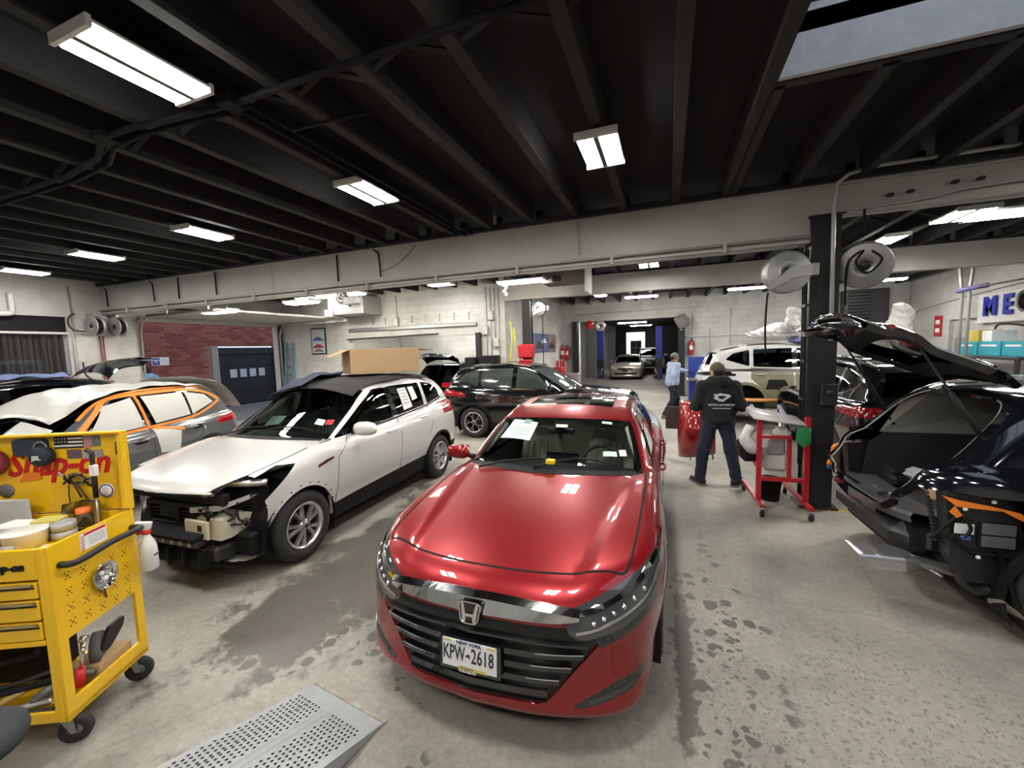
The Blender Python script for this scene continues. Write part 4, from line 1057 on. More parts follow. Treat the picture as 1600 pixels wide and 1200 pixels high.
vs = [(0, a, b) for a, b in O1] + [(-.012, a * .95, b * .95) for a, b in O1] + [(-.012, a, b) for a, b in O2] + [(0, a, b) for a, b in O2]
bad.add(vs, [(j * k + i, j * k + (i + 1) % k, (j + 1) * k + (i + 1) % k, (j + 1) * k + i) for j in range(3) for i in range(k)], False).build('emblem_ring', chrome, e)
MB().prism(O2, -.004, .01, 'yz').build('emblem_back', black_gloss, e)
MB().prism([(-.050, .045), (-.034, .045), (-.022, -.004), (.022, -.004), (.034, .045), (.050, .045), (.036, -.045), (.020, -.045), (.018, -.018), (-.018, -.018), (-.020, -.045), (-.036, -.045)], -.011, -.003, 'yz').build('emblem_letter', chrome, e)
# grille: upper mesh panel, slats with bright edges
for i, (z, y0, y1) in enumerate(((.525, .16, .55), (.46, .16, .495), (.395, .16, .44), (.335, 0, .385))):
    for sd in (1, -1):
        yy = [sd * t for t in np.linspace(y0, y1, 8)]
        ribbon(B, 'front', [(y, z) for y in yy], .030, black_gloss, 'grille_slat', ac, .022, .02)
        if i < 3: ribbon(B, 'front', [(y, z + .012) for y in yy[3:]], .005, chrome, 'slat_edge', ac, .026, .0)
ribbon(B, 'front', [(y, .592 - .02 * (abs(y) / .55) ** 2) for y in np.linspace(-.57, .57, 15)], .012, black_gloss, 'grille_rim', ac, .02, .02)
for z in (.31, .293): ribbon(B, 'front', [(y, z) for y in np.linspace(-.385, .385, 9)], .008, black_plastic, 'grille_slat', ac, .012, .02)
ribbon(B, 'front', [(-.625, .565), (-.50, .42), (-.38, .283), (-.2, .272), (0, .27), (.2, .272), (.38, .283), (.50, .42), (.625, .565)], .016, red_paint, 'bumper_lip', ac, .010, .006, n=3)
# headlamp internals
for sd in (1, -1):
    hl = [(.49, .675), (.60, .695), (.72, .735), (.82, .775), (.90, .825)]
    ribbon(B, 'front', [(sd * y, z + .028) for y, z in hl], .026, chrome, 'headlight_brow', ac, .003, .01, n=3)
    ribbon(B, 'front', [(sd * y, z - .022) for y, z in ((.52, .65), (.62, .668), (.74, .71), (.85, .755), (.905, .82))], .012, satin, 'headlight_lightguide', ac, .003, .01, n=3)
    for j in range(6):
        p = yz(sd * (.60 + .045 * j), .668 + .0175 * j, -.004)
        MB().lathe([(.0, .012), (.010, .008), (.014, 0), (.016, -.012), (.012, -.016)], 'x', p, 10, M=Matrix.Rotation(PI, 4, 'Z')).build('headlight_led', chrome, ac)
    ribbon(B, 'front', [(sd * .58, .290), (sd * .70, .320), (sd * .80, .35)], .022, mat('fog lamp', (.05, .05, .05), .15), 'fog_light', ac, .004, .01, n=3)
# number plate
pl = thing('number_plate', '', ''); del pl['label'], pl['category']; pl.parent = ac
c = yz(0, .475, .045); pl.location = c; pl.rotation_euler = (0, math.radians(4), 0)
MB().bbox(0, .02, -.170, .170, -.092, .088, .008).build('plate_frame', black_gloss, pl)
MB().bbox(-.003, .006, -.152, .152, -.070, .076, .006).build('plate_sheet', mat('plate white', (.72, .73, .74), .45), pl)
for q in ((-.146, -.10, .058, .072), (.10, .146, .058, .072), (-.10, .06, -.070, -.054)): MB().box(-.0036, .0, *q).build('plate_band', mat('plate gold', (.62, .50, .18), .5), pl)
def yz_text(name, body, size, x, y, z, m, parent, **k):
    # faces the nose (-x): text x axis runs along -y
    return text(name, body, size, frame((x, y, z), (0, -1, 0), (0, 0, 1)), m, parent, **k)
yz_text('plate_number', 'KPW', .105, -.0045, .083, .004, ink, pl, depth=.001, xs=.54, bold=.0012)
yz_text('plate_number', '2618', .105, -.0045, -.075, .004, ink, pl, depth=.001, xs=.60, bold=.0012)
MB().prism([(.018, .002), (.006, .012), (-.004, .012), (-.008, -.012), (.0, -.004), (.016, -.004)], -.0048, -.003, 'yz').build('plate_state_shape', ink, pl)
yz_text('plate_state', 'NEW YORK', .026, -.0045, 0, .064, mat('plate blue', (.02, .03, .14), .5), pl, depth=.001, bold=.0006)
yz_text('plate_motto', 'EXCELSIOR', .015, -.0045, .01, -.062, mat('plate brown', (.25, .18, .06), .5), pl, depth=.0008)
yz_text('dealer_name', 'PARAGON', .020, -.0010, .01, -.081, mat('plate white', (.72, .73, .74)), pl, depth=.001, bold=.0006)
# right door mirror (the other one is off the car)
mirror_part(ac, (1.80, .83, .985), 1, red_paint)
# roof aerial and sunroof frame
MB().add([(3.92, 0, 1.345), (4.08, .022, 1.30), (4.10, 0, 1.385), (4.08, -.022, 1.30), (4.12, 0, 1.29)], [(0, 1, 2), (0, 2, 3), (1, 4, 2), (2, 4, 3), (0, 3, 4, 1)]).build('roof_aerial', red_paint, ac)
sl = [p for p in sun if p[1] > -.3]; sl = sl + [(x, -y) for x, y in reversed(sl)]
seam(B, 'top', sl, ac, 'sunroof_gap', .012, closed=True)
for sd in (1, -1): seam(B, 'top', [(2.3 + .2, sd * .565), (2.8, sd * .565), (3.3, sd * .55), (3.7, sd * .53)], ac, 'roof_ditch', .014)
# cabin
MB().box(1.2, 4.3, -.72, .72, .26, .34).build('cabin_floor', dash_m, ac)
dm = MB(); prof = [(1.42, .90), (1.55, .955), (1.75, .975), (1.95, .95), (2.02, .86), (1.98, .70), (1.85, .5)]
dm.add([(x, y, z - .03 * (abs(y) / .7) ** 2) for y in (-.72, -.4, 0, .4, .72) for x, z in prof], [(i * 7 + j, i * 7 + j + 1, (i + 1) * 7 + j + 1, (i + 1) * 7 + j) for i in range(4) for j in range(6)], True).build('dashboard', dash_m, ac)
MB().box(1.86, 1.88, -.20, .10, .93, 1.05).build('dash_screen', black_gloss, ac)
sw = MB(); n = 24; R_ = .185
cen = Vector((2.05, -.37, .90)); ax = Matrix.Rotation(math.radians(-68), 3, 'Y')
sw.tube([cen + ax @ Vector((R_ * math.cos(2 * PI * k / n), R_ * math.sin(2 * PI * k / n), 0)) for k in range(n + 1)], .016, 8, caps=False)
for a in (0, PI, PI * 1.5): sw.tube([cen, cen + ax @ Vector((R_ * math.sin(a), R_ * math.cos(a), 0))], .018, 6)
sw.build('steering_wheel', dash_m, ac)
def seat(root, x, y, m, w=.25, hr=True, sc=1.0):
    s = MB(); prof = [(0, .45), (.5, .42), (.55, .50), (.60, .62), (.70, 1.02), (.735, 1.10)]
    bk = []
    for (px, pz, ww) in ((.50, .46, w), (.52, .60, w), (.56, .78, w * .98), (.62, .98, w * .86), (.66, 1.09, w * .66)):
        for t in np.linspace(-1, 1, 9):
            bk.append((x + px - .03 * (1 - t * t) * 0 - .045 * abs(t) ** 4, y + t * ww, pz))
    F = [(i * 9 + j, i * 9 + j + 1, (i + 1) * 9 + j + 1, (i + 1) * 9 + j) for i in range(4) for j in range(8)]
    o = len(bk); bk2 = [(a + .11, b, c) for a, b, c in bk]
    G = F + [tuple(o + i for i in reversed(f)) for f in F]
    rim = [j for j in range(9)] + [i * 9 + 8 for i in range(1, 5)] + [36 + j for j in reversed(range(8))] + [i * 9 for i in reversed(range(1, 4))]
    G += [(rim[i], rim[(i + 1) % len(rim)], rim[(i + 1) % len(rim)] + o, rim[i] + o) for i in range(len(rim))]
    r = s.add(bk + bk2, G, True).build('seat', m, root)
    MB().bbox(x - .02, x + .52, y - w, y + w, .36, .50, .04).build('seat_cushion', m, r)
    for q in range(-2, 3):
        yy = y + q * w * .28
        MB().tube([(x + .49, yy, .58), (x + .525, yy, .78), (x + .59, yy * 1 - (yy - y) * .1, .98)], .007, 5).build('stitch_rib', mat('seat rib', (.34, .32, .28), .6), r)
    if hr:
        MB().bbox(x + .63, x + .72, y - .13, y + .13, 1.12, 1.28, .035).build('headrest', m, r)
        for q in (-.06, .06): MB().tube([(x + .67, y + q, 1.05), (x + .68, y + q, 1.14)], .007, 6).build('headrest_post', chrome, r)
    return r
for yy in (.38, -.38): seat(ac, 2.12, yy, seat_m)
MB().bbox(3.05, 3.5, -.62, .62, .36, .52, .05).bbox(3.42, 3.56, -.62, .62, .45, 1.06, .05).build('rear_bench', seat_m, ac)
MB().bbox(2.3, 2.9, -.09, .09, .34, .66, .03).build('console', dash_m, ac)
patch_on(B, 'top', [(2.34, -.5), (3.7, -.5), (3.7, .5), (2.34, .5)], trim_beige, 'headliner', ac, -.04, 6)
MB().box(3.7, 4.35, -.6, .6, .98, 1.02).build('parcel_shelf', dash_m, ac)
for sd in (1, -1):
    q = B.on('top', [(1.84, sd * .735), (1.98, sd * .67), (2.16, sd * .615)], -.035)
    MB().tube(smooth_path(q.tolist(), 3), .028, 6).build('pillar_trim', trim_beige, ac)
    MB().box(1.6, 3.7, sd * .71 - .015, sd * .71 + .015, .34, .95).build('door_card', dash_m, ac)
q = B.on('top', [(2.02, 0)], -.06)[0]; MB().bbox(q[0] - .02, q[0] + .02, -.13, .13, q[2] - .06, q[2], .012).bbox(q[0] - .06, q[0] + .05, -.05, .05, q[2] - .02, q[2] + .04, .01).build('rear_view_mirror', dash_m, ac)
# papers and stickers on the glass
green_p = mat('mint paper', (.50, .66, .58), .8, noise=(26, (.42, .58, .5), .3))
p1 = patch_on(B, 'top', [(1.90, .57), (1.78, .235), (2.02, .22), (2.14, .50)], green_p, 'taped_notice', ac, .006)
patch_on(B, 'top', [(2.04, .38), (2.01, .30), (2.07, .29), (2.10, .37)], mat('notice print', (.18, .28, .24), .8), 'notice_stamp', ac, .008)
for q in range(4): ribbon(B, 'top', [(2.0 - .035 * q, .49 - .01 * q), (1.96 - .03 * q, .28)], .004, mat('notice print', (.18, .28, .24)), 'notice_line', ac, .008, 0)
patch_on(B, 'top', [(1.95, .03), (1.95, -.08), (1.99, -.08), (1.99, .03)], mat('lime tag', (.6, .75, .5), .7), 'lime_tag', ac, .006, 3)
patch_on(B, 'top', [(1.70, -.44), (1.745, -.55), (1.795, -.54), (1.75, -.43)], green_p, 'inspection_sticker', ac, .005, 3)
patch_on(B, 'top', [(1.76, -.57), (1.79, -.625), (1.85, -.61), (1.82, -.555)], mat('registration sticker', (.7, .62, .62), .6), 'registration_sticker', ac, .005, 3)
patch_on(B, 'top', [(2.08, -.38), (2.10, -.47), (2.13, -.465), (2.11, -.375)], green_p, 'toll_tag', ac, .005, 3)
q = B.on('top', [(1.50, -.02)], .03)[0]; MB().bbox(q[0] - .02, q[0] + .03, -.075, .0, q[2] - .01, q[2] + .03, .006).build('yellow_tag', mat('yellow tag', (.75, .5, .02), .5), ac)
patch_on(B, 'side-', [(2.05, 1.03), (2.55, 1.03), (2.58, 1.22), (2.3, 1.2)], white_paper, 'window_paper', ac, .006, 4)
# ================================================================ OTHER CARS: one builder, several models
def bands(b0, bk, t0, tk, yb, yt, mid=None):
    base = [(b0 + bk * y * y, y) for y in np.linspace(-.1, yb, 8)]; head = [(t0 + tk * y * y, y) for y in np.linspace(yt, -.1, 7)]
    return base + ([mid] if mid else []) + head
def build_car(name, label, loc, rz, D, paint, h=.05, group=None, glass=None, skip=(), scale=None, ws_glass=None, cat='car'):
    S = D['S']; r = thing(name, label, cat, loc, rz, group)
    if scale: r.scale = scale
    B = Body(S); sh = Shell(B, h); gl = glass or glass_dark
    R = D['r']
    if D.get('pre'): D['pre'](sh)
    for xa in S['axles']: sh.panel('arch', 'side', circle(xa, R, R + D.get('gap', .04)), drop=True)
    if 'ws' in D: sh.panel('windshield', 'top', D['ws'], ws_glass or gl, False, lambda c: c.z > D['ws_z'])
    for p in D['glass']: sh.panel('side_window', 'side', rounded(p, .03), gl, True, lambda c: c.z > S['belt'] - .05)
    if 'rear_glass' in D: sh.panel('rear_window', 'rear', D['rear_glass'], gl, False, lambda c: c.z > S['belt'] - .05)
    for p in D.get('tail', ()): sh.panel('tail_light', p[0], p[1], mat('tail lamp red', (.30, .006, .012), .12, coat=1.0), True)
    for p in D.get('head', ()): sh.panel('headlight', p[0], p[1], D.get('head_m') or mat('head lamp', (.35, .36, .38), .1, coat=1.0), True)
    if 'grille' in D: sh.panel('grille', 'front', D['grille'], mat('grille black', (.006, .006, .006), .3), False)
    for p in D.get('clad', ()): sh.panel('lower_cladding', p[0], p[1], D.get('clad_m') or black_plastic, p[2] if len(p) > 2 else True)
    if 'hood' in D: sh.panel('hood', 'top', D['hood'], None, False, lambda c: c.z > .6)
    if 'gate' in D: sh.panel('tailgate', 'rear', D['gate'], None, False, lambda c: c.x > S['L'] - 1.0)
    for nm, p in D.get('doors', ()): sh.panel(nm, 'side', p, None, True)
    pt = sh.finish(r, paint)
    for xa in S['axles']: well(r, xa, R + .05, .5, S.get('ty', .90))
    for xa in S['axles']:
        for sd in (1, -1):
            if ('wheels+' in skip and sd > 0) or ('wheels-' in skip and sd < 0): continue
            wheel(r, (xa, sd * D.get('wy', .79), R), R, sd, D.get('rim', R - .125), D.get('spoke', satin), D.get('style', 0), D.get('nsp', 5))
    MB().box(.5, S['L'] - .5, -.7, .7, .2, .33).build('underbody', black_plastic, r)
    MB().box(1.3, S['L'] - .6, -.70, .70, .35, .42).build('cabin_floor', dash_m, r)
    for sdn, s_ in (('side', 1), ('side-', -1)):
        if sdn in skip: continue
        for p in D.get('seams', ()): seam(B, sdn, p, r)
        for (x, z) in D.get('handles', ()): handle(B, sdn, x, z, D.get('handle_m') or paint, r, s_)
        if 'trim' in D: ribbon(B, sdn, D['trim'], .02, D.get('trim_m') or chrome, 'window_trim', r, n=3)
        if 'pillar' in D:
            for p in D['pillar']: ribbon(B, sdn, p, .10, black_gloss, 'pillar_cover', r)
        if 'mirror' in D and 'mirror' not in skip: mirror_part(r, (D['mirror'][0], s_ * D['mirror'][1], D['mirror'][2]), s_, D.get('mirror_m') or paint, 1.1)
        if 'rail' in D:
            q = B.on('top', [(x, s_ * y) for x, y in D['rail']], .03); MB().tube(smooth_path(q.tolist(), 4), .014, 6).build('roof_rail', D.get('rail_m') or black_gloss, r)
    if 'hood' in D and 'hoodgap' not in skip:
        e = [p for p in D['hood'] if p[1] > 0]; e = e + [(x, -y) for x, y in reversed(e)]
        seam(B, 'top', e, r, 'hood_gap', .012, n=3)
    if 'seats' in D:
        for yy in (.38, -.38): seat(r, D['seats'], yy, D.get('seat_m') or mat('dark seat', (.06, .06, .06), .7), .24).location = (0, 0, .12)
    return r, B, pt

SUV = dict(
    S=dict(L=4.6, H=1.71, axles=(.93, 3.62), belt=1.08, crown=.06, kshoulder=.10, knose=.08, kroof=.11, tum=.16, tum2=.30, kx=.34, mid=3.0, rcrown=.08, flare=.02,
        top=((0, .93), (.15, .985), (.5, 1.045), (1.0, 1.10), (1.3, 1.13), (2, 1.12), (3.6, 1.16), (4.3, 1.18), (4.6, 1.12)),
        roof=((.9, .90), (1.25, 1.11), (1.75, 1.40), (2.1, 1.575), (2.4, 1.65), (2.9, 1.69), (3.5, 1.678), (4.05, 1.61), (4.3, 1.50), (4.48, 1.22), (4.58, 1.0)),
        w=((0, .80), (.3, .88), (.9, .92), (2.0, .915), (3.6, .925), (4.2, .89), (4.6, .82)),
        nose=((0, 0), (.3, .02), (.55, .06), (.72, .13), (.84, .27), (.95, .55)), tail=((0, 0), (.5, .03), (.7, .08), (.82, .18), (.94, .4)),
        inset=((.15, .10), (.3, .05), (.42, .035), (.6, .01), (.78, 0), (.90, .015), (1.02, .03), (1.2, .10)),
        fz=((.15, .18), (.25, .08), (.4, .02), (.6, 0), (.8, .02), (.92, .07), (1.05, .2)), rz=((.15, .2), (.3, .08), (.55, 0), (.75, .01), (1.0, .06), (1.3, .16)),
        bot=((0, .24), (.5, .22), (4.2, .22), (4.6, .34)), wg=((1.0, .80), (1.6, .84), (2.6, .84), (3.6, .82), (4.3, .76), (4.6, .70))),
    r=.36, rim=.235, style=1, nsp=5, wy=.80, ws=bands(1.29, .34, 2.13, .32, .755, .62, (1.9, .69)), ws_z=1.05,
    glass=([(1.80, 1.12), (2.62, 1.14), (2.60, 1.575), (2.36, 1.56), (2.08, 1.40)], [(2.70, 1.14), (3.45, 1.17), (3.44, 1.57), (2.68, 1.58)], [(3.53, 1.18), (4.02, 1.34), (3.86, 1.48), (3.52, 1.56)]),
    rear_glass=[(-.1, 1.22), (.60, 1.22), (.52, 1.50), (-.1, 1.53)], gate=[(-.1, .70), (.60, .72), (.66, 1.18), (.55, 1.58), (-.1, 1.60)],
    tail=(('rear', [(.50, .98), (.95, .96), (.95, 1.10), (.52, 1.08)]), ('side', [(4.25, .98), (4.65, .96), (4.65, 1.10), (4.28, 1.09)])),
    head=(('front', rounded([(.50, .83), (.86, .86), (.92, .95), (.70, .93), (.48, .90)], .02)),),
    grille=[(-.1, .88), (.44, .86), (.52, .78), (.40, .45), (-.1, .44)],
    clad=(('side', [(.2, .1), (4.5, .1), (4.4, .40), (.3, .36)]), ('side', circle(.93, .36, .47, 20)), ('side', circle(3.62, .36, .47, 20)), ('front', [(-.1, .1), (.95, .1), (.95, .40), (-.1, .38)], False), ('rear', [(-.1, .1), (.95, .1), (.95, .62), (-.1, .60)], False)),
    hood=[(.19, -.1)] + [(.19 + .22 * y * y, y) for y in np.linspace(.1, .66, 6)] + [(.5, .74), (1.0, .785), (1.50, .80)] + [(1.26 + .34 * y * y, y) for y in np.linspace(.74, -.1, 8)],
    doors=(('front_door', [(1.50, .36), (2.62, .38), (2.66, 1.12), (1.72, 1.10), (1.48, .9)]), ('rear_door', [(2.64, .38), (3.15, .38), (3.3, .7), (3.50, .9), (3.50, 1.15), (2.68, 1.12)])),
    seams=([(1.74, 1.09), (1.50, .9), (1.50, .38)], [(2.67, 1.12), (2.63, .40)], [(3.50, 1.15), (3.50, .9), (3.34, .78)]),
    handles=((2.48, .97), (3.30, 1.0)), trim=[(1.76, 1.11), (2.04, 1.40), (2.34, 1.575), (2.9, 1.605), (3.5, 1.585), (3.88, 1.50), (4.06, 1.35), (3.5, 1.17), (2.6, 1.125), (1.76, 1.105)],
    pillar=([(2.66, 1.15), (2.64, 1.56)],), mirror=(1.80, .87, 1.13), rail=[(2.25, .58), (2.9, .60), (3.6, .59), (4.1, .55)], seats=2.15)

def base_name(o): return o.name.split('.')[0]
def copy_car(src, name, label, loc, rz, swap=None, scale=(1, 1, 1), drop=(), group=None):
    """another car of the same model: every part copied, paint and glass exchanged"""
    r = thing(name, label, 'car', loc, rz, group); r.scale = scale; parts = {}; done = {}
    swap = swap or {}
    def cp(o, parent):
        n = base_name(o)
        if n in drop: return
        c = o.copy(); COL.objects.link(c); c.parent = parent; c.name = n
        ms = o.data.materials
        if o.type == 'MESH' and any(m in swap for m in ms):
            if o.data.name not in done:
                d = o.data.copy()
                for k, m in enumerate(d.materials):
                    if m in swap: d.materials[k] = swap[m]
                done[o.data.name] = d
            c.data = done[o.data.name]
        if parent is r: parts.setdefault(n, []).append(c)
        for ch in o.children: cp(ch, c)
    for ch in list(src.children): cp(ch, r)
    return r, parts
# ---------------------------------------------------------------- black SUV crossing behind the sedan
blk = mat('black car paint', (.006, .0065, .008), .12, coat=1.0)
glass_mid = mat('wet tinted glass', (.035, .045, .042), .10, coat=1.0, noise=(3, (.07, .085, .08), .7))
DR = dict(SUV, spoke=mat('gunmetal alloy', (.30, .30, .31), .3, metal=.9))
rav, RB, _ = build_car('black_crossover', 'black crossover parked crosswise behind the red sedan, wet side windows', (-.55, 9.33, 0), PI + .03, DR, blk, .045, glass=glass_mid, ws_glass=glass_mid)
ribbon(RB, 'side', [(1.6, .62), (2.6, .60), (3.2, .62)], .02, black_gloss, 'door_crease', rav, .006)

# ---------------------------------------------------------------- white SUV with its nose stripped
white_paint = mat('white car paint', (.60, .60, .59), .22, coat=1.0)
cream = mat('cream coated steel', (.55, .53, .42), .45, noise=(12, (.42, .40, .31), .4))
ESC = dict(
    S=dict(L=4.52, H=1.69, axles=(.92, 3.61), belt=1.09, crown=.055, kshoulder=.10, knose=.08, kroof=.11, tum=.20, tum2=.28, kx=.36, mid=3.0, rcrown=.08, flare=.022,
        top=((0, .86), (.14, .90), (.45, .985), (.9, 1.075), (1.25, 1.125), (2, 1.12), (3.0, 1.17), (3.8, 1.22), (4.3, 1.22), (4.52, 1.15)),
        roof=((.8, .93), (1.15, 1.11), (1.7, 1.40), (2.05, 1.565), (2.35, 1.63), (2.9, 1.665), (3.5, 1.65), (4.05, 1.58), (4.25, 1.48), (4.42, 1.22), (4.52, 1.0)),
        w=((0, .80), (.3, .87), (.9, .915), (2.0, .905), (3.6, .92), (4.1, .89), (4.52, .80)),
        nose=((0, .12), (.3, .14), (.55, .18), (.72, .24), (.84, .34), (.95, .56)), tail=((0, 0), (.5, .03), (.68, .08), (.8, .18), (.94, .42)),
        inset=((.15, .10), (.3, .06), (.45, .05), (.6, .02), (.85, 0), (.97, .008), (1.05, .03), (1.25, .11)),
        fz=((.15, .18), (.25, .08), (.4, .02), (.6, 0), (.8, .01), (.9, .05), (1.05, .2)), rz=((.15, .2), (.3, .08), (.55, 0), (.75, .01), (1.0, .05), (1.3, .16)),
        bot=((0, .24), (.5, .22), (4.2, .22), (4.52, .34)), wg=((.9, .79), (1.6, .83), (2.6, .83), (3.6, .81), (4.2, .75), (4.5, .70))),
    r=.345, rim=.222, style=0, nsp=5, wy=.79, gap=.045, ws=bands(1.19, .36, 2.08, .34, .765, .62, (1.85, .70)), ws_z=1.04,
    glass=([(1.46, 1.088), (2.55, 1.15), (2.53, 1.55), (2.32, 1.545), (2.02, 1.40)], [(2.63, 1.155), (3.36, 1.20), (3.38, 1.545), (2.61, 1.555)], [(3.45, 1.205), (3.93, 1.27), (3.90, 1.40), (3.74, 1.50), (3.46, 1.54)]),
    rear_glass=[(-.1, 1.25), (.58, 1.25), (.50, 1.48), (-.1, 1.50)],
    tail=(('rear', [(.52, 1.02), (.95, 1.0), (.95, 1.20), (.56, 1.18)]), ('side', [(4.06, 1.10), (4.6, .98), (4.6, 1.22), (4.25, 1.22)])),
    clad=(('side', [(1.28, .1), (3.26, .1), (3.26, .47), (1.28, .41)]), ('side', [(3.2, .1), (4.6, .1), (4.6, .36), (3.95, .36), (3.2, .36)]), ('rear', [(-.1, .1), (.95, .1), (.95, .50), (-.1, .50)], False)),
    hood=[(.16, -.1)] + [(.16 + .20 * y * y, y) for y in np.linspace(.1, .62, 6)] + [(.42, .70), (.9, .775), (1.42, .79)] + [(1.16 + .36 * y * y, y) for y in np.linspace(.74, -.1, 8)],
    doors=(('front_door', [(1.36, .40), (2.55, .43), (2.60, 1.14), (1.62, 1.10), (1.40, .9)]), ('rear_door', [(2.57, .43), (3.12, .46), (3.25, .75), (3.42, .95), (3.42, 1.19), (2.61, 1.145)]),
           ('fender', [(.3, .3), (1.36, .3), (1.40, .9), (1.60, 1.09), (.3, 1.09)])),
    seams=([(1.64, 1.09), (1.40, .9), (1.36, .42)], [(2.605, 1.14), (2.56, .44)], [(3.42, 1.19), (3.42, .95), (3.25, .75)]),
    handles=((2.38, 1.0), (3.20, 1.05)), pillar=([(2.585, 1.165), (2.57, 1.545)],), mirror=(1.72, .86, 1.12), seats=2.05, seat_m=mat('grey seat', (.22, .22, .21), .8),
    pre=lambda sh: (sh.panel('nose', 'front', [(-.2, 0), (1.1, 0), (1.1, .92), (-.2, .92)], drop=True, test=lambda c: c.x < .52 and (c.z < .80 or c.x < .165 + .20 * c.y * c.y)),
                    sh.panel('nose', 'side', [(-.1, 0), (.50, 0), (.50, .60), (.50, .74), (.86, .985), (.70, 1.0), (-.1, .80)], drop=True, test=lambda c: c.x < .9 and c.y > .50),
                    sh.panel('nose', 'front', [(.55, .6), (1.1, .6), (1.1, .80), (.9, .97), (.72, .97), (.60, .90), (.55, .80)], drop=True, test=lambda c: c.x < .5)))
es, EB, ep = build_car('white_suv', 'white SUV with its front bumper and headlights removed beside the red sedan', (-4.19, 1.956, 0), PI / 2 + .0274, ESC, white_paint, .035, glass=glassmat('smoked glass', (.30, .34, .32)), skip=('mirror',), ws_glass=glassmat('dusty windshield', (.62, .70, .66)))
mirror_part(es, (1.72, -.86, 1.12), -1, white_paint, 1.15)
# nose: radiator carrier, shutters, frame horn, lamp bracket, loom
MB().bbox(.30, .38, -.66, .60, .74, .84, .012).build('radiator_carrier', black_plastic, es)
fr = MB().bbox(.27, .36, -.52, .30, .70, .74, .01).bbox(.27, .36, -.52, .30, .52, .56, .01).bbox(.27, .36, -.52, -.48, .52, .74, .01).bbox(.27, .36, .26, .30, .52, .74, .01).bbox(.27, .36, -.13, -.09, .52, .74, .01).build('grille_shutter_frame', black_plastic, es)
for k in range(5): MB().cbox((.32, -.11, .58 + .033 * k), (.05, .74, .008), ry=.5).build('shutter_blade', dark_metal, fr)
MB().add([(.14, -.50, .50), (.14, .18, .50), (.30, .26, .54), (.30, -.52, .54), (.16, -.50, .475), (.16, .18, .475), (.32, .26, .50), (.32, -.52, .50)], [(0, 1, 2, 3), (7, 6, 5, 4), (0, 4, 5, 1), (1, 5, 6, 2), (2, 6, 7, 3), (3, 7, 4, 0)]).build('air_duct_shelf', black_plastic, es)
MB().bbox(.16, .30, -.50, .20, .40, .475, .02).build('lower_crossmember', dark_metal, es)
for k in range(6): MB().lathe([(0, .155), (.018, .155), (.022, .165)], 'x', (0, -.42 + .11 * k, .44), 10).build('bolt', steel, es)
ad = MB().add([(.18, -.56, .24), (.18, .22, .24), (.24, .22, .36), (.24, -.56, .36), (.34, -.56, .22), (.34, .22, .22)], [(0, 1, 2, 3), (0, 4, 5, 1), (1, 5, 2), (0, 3, 4), (3, 2, 5, 4)]).build('air_dam', black_plastic, es)
for k in range(4): MB().box(.165, .25, -.52 + .2 * k, -.50 + .2 * k, .22, .37).build('air_dam_rib', black_plastic, ad)
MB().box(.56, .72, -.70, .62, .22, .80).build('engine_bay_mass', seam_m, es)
for sd in (-1,):
    hb = MB()
    hb.prism([(.26, .46), (.28, .63), (.40, .66), (.56, .60), (.50, .48), (.36, .45)], sd * .36, sd * .66, 'xz'); h_ = hb.build('frame_horn', cream, es)
    MB().bbox(.225, .255, min(sd * .27, sd * .56), max(sd * .27, sd * .56), .46, .63, .012).build('bumper_mount_plate', cream, h_)
    MB().box(.218, .23, sd * .47 - .022, sd * .47 + .022, .54, .59).build('mount_hole', seam_m, h_)
    MB().tube(smooth_path([(.36, sd * .30, .80), (.40, sd * .45, .83), (.42, sd * .55, .90), (.50, sd * .68, .89), (.62, sd * .80, .87)], 4), [.03] * 8 + [.035] * 9, 6).build('lamp_bracket', satin, es)
    br_ = MB().add([(.24, sd * .34, .68), (.30, sd * .60, .70), (.46, sd * .78, .77), (.46, sd * .78, .81), (.30, sd * .60, .745), (.24, sd * .34, .73), (.34, sd * .36, .70), (.40, sd * .62, .73), (.54, sd * .78, .79)], [(0, 1, 4, 5), (1, 2, 3, 4), (0, 6, 7, 1), (1, 7, 8, 2), (5, 4, 7, 6), (4, 3, 8, 7)]).build('lamp_carrier', mat('grey plastic', (.36, .36, .37), .5), es)
    for k in range(4): MB().box(.255 + .045 * k, .28 + .045 * k, sd * (.44 + .085 * k) - .018, sd * (.44 + .085 * k) + .018, .695 + .012 * k, .72 + .012 * k).build('carrier_slot', seam_m, br_)
    MB().bbox(.40, .50, min(sd * .60, sd * .82), max(sd * .60, sd * .82), .28, .47, .02).build('washer_tank', black_plastic, es)
    n = 10; ln = []
    for k in range(n + 1):
        a = PI * (.98 - .43 * k / n)
        for yy in (.56, .90): ln.append((.92 + .43 * math.cos(a), sd * yy, .345 + .43 * math.sin(a)))
    for k in range(3): ln.append((.50 - .02 * k, sd * .56, .34 - .06 * k)); ln.append((.50 - .02 * k, sd * .86, .34 - .06 * k))
    MB().add(ln[:2 * n + 2], [(2 * k, 2 * k + 1, 2 * k + 3, 2 * k + 2) for k in range(n)], True).add([(.49, sd * .55, .24), (.49, sd * .88, .26), (.495, sd * .90, .52), (.49, sd * .55, .60)], [(0, 1, 2, 3)]).build('arch_liner', black_plastic, es)
random.seed(3)
for k in range(16):
    y0 = -.30 - .42 * random.random(); z0 = .50 + .26 * random.random(); p = [(.30 + .1 * random.random(), y0, z0)]
    for j in range(4): p.append((p[-1][0] + random.uniform(-.05, .06), p[-1][1] + random.uniform(-.11, .09), p[-1][2] + random.uniform(-.09, .06)))
    MB().tube(smooth_path(p, 4), random.choice((.006, .009, .012)), 6).build('wiring_loom', random.choice((black_plastic, dark_metal, black_plastic)), es)
MB().bbox(.24, .44, -.62, -.36, .25, .40, .03).build('horn_pump', dark_metal, es)
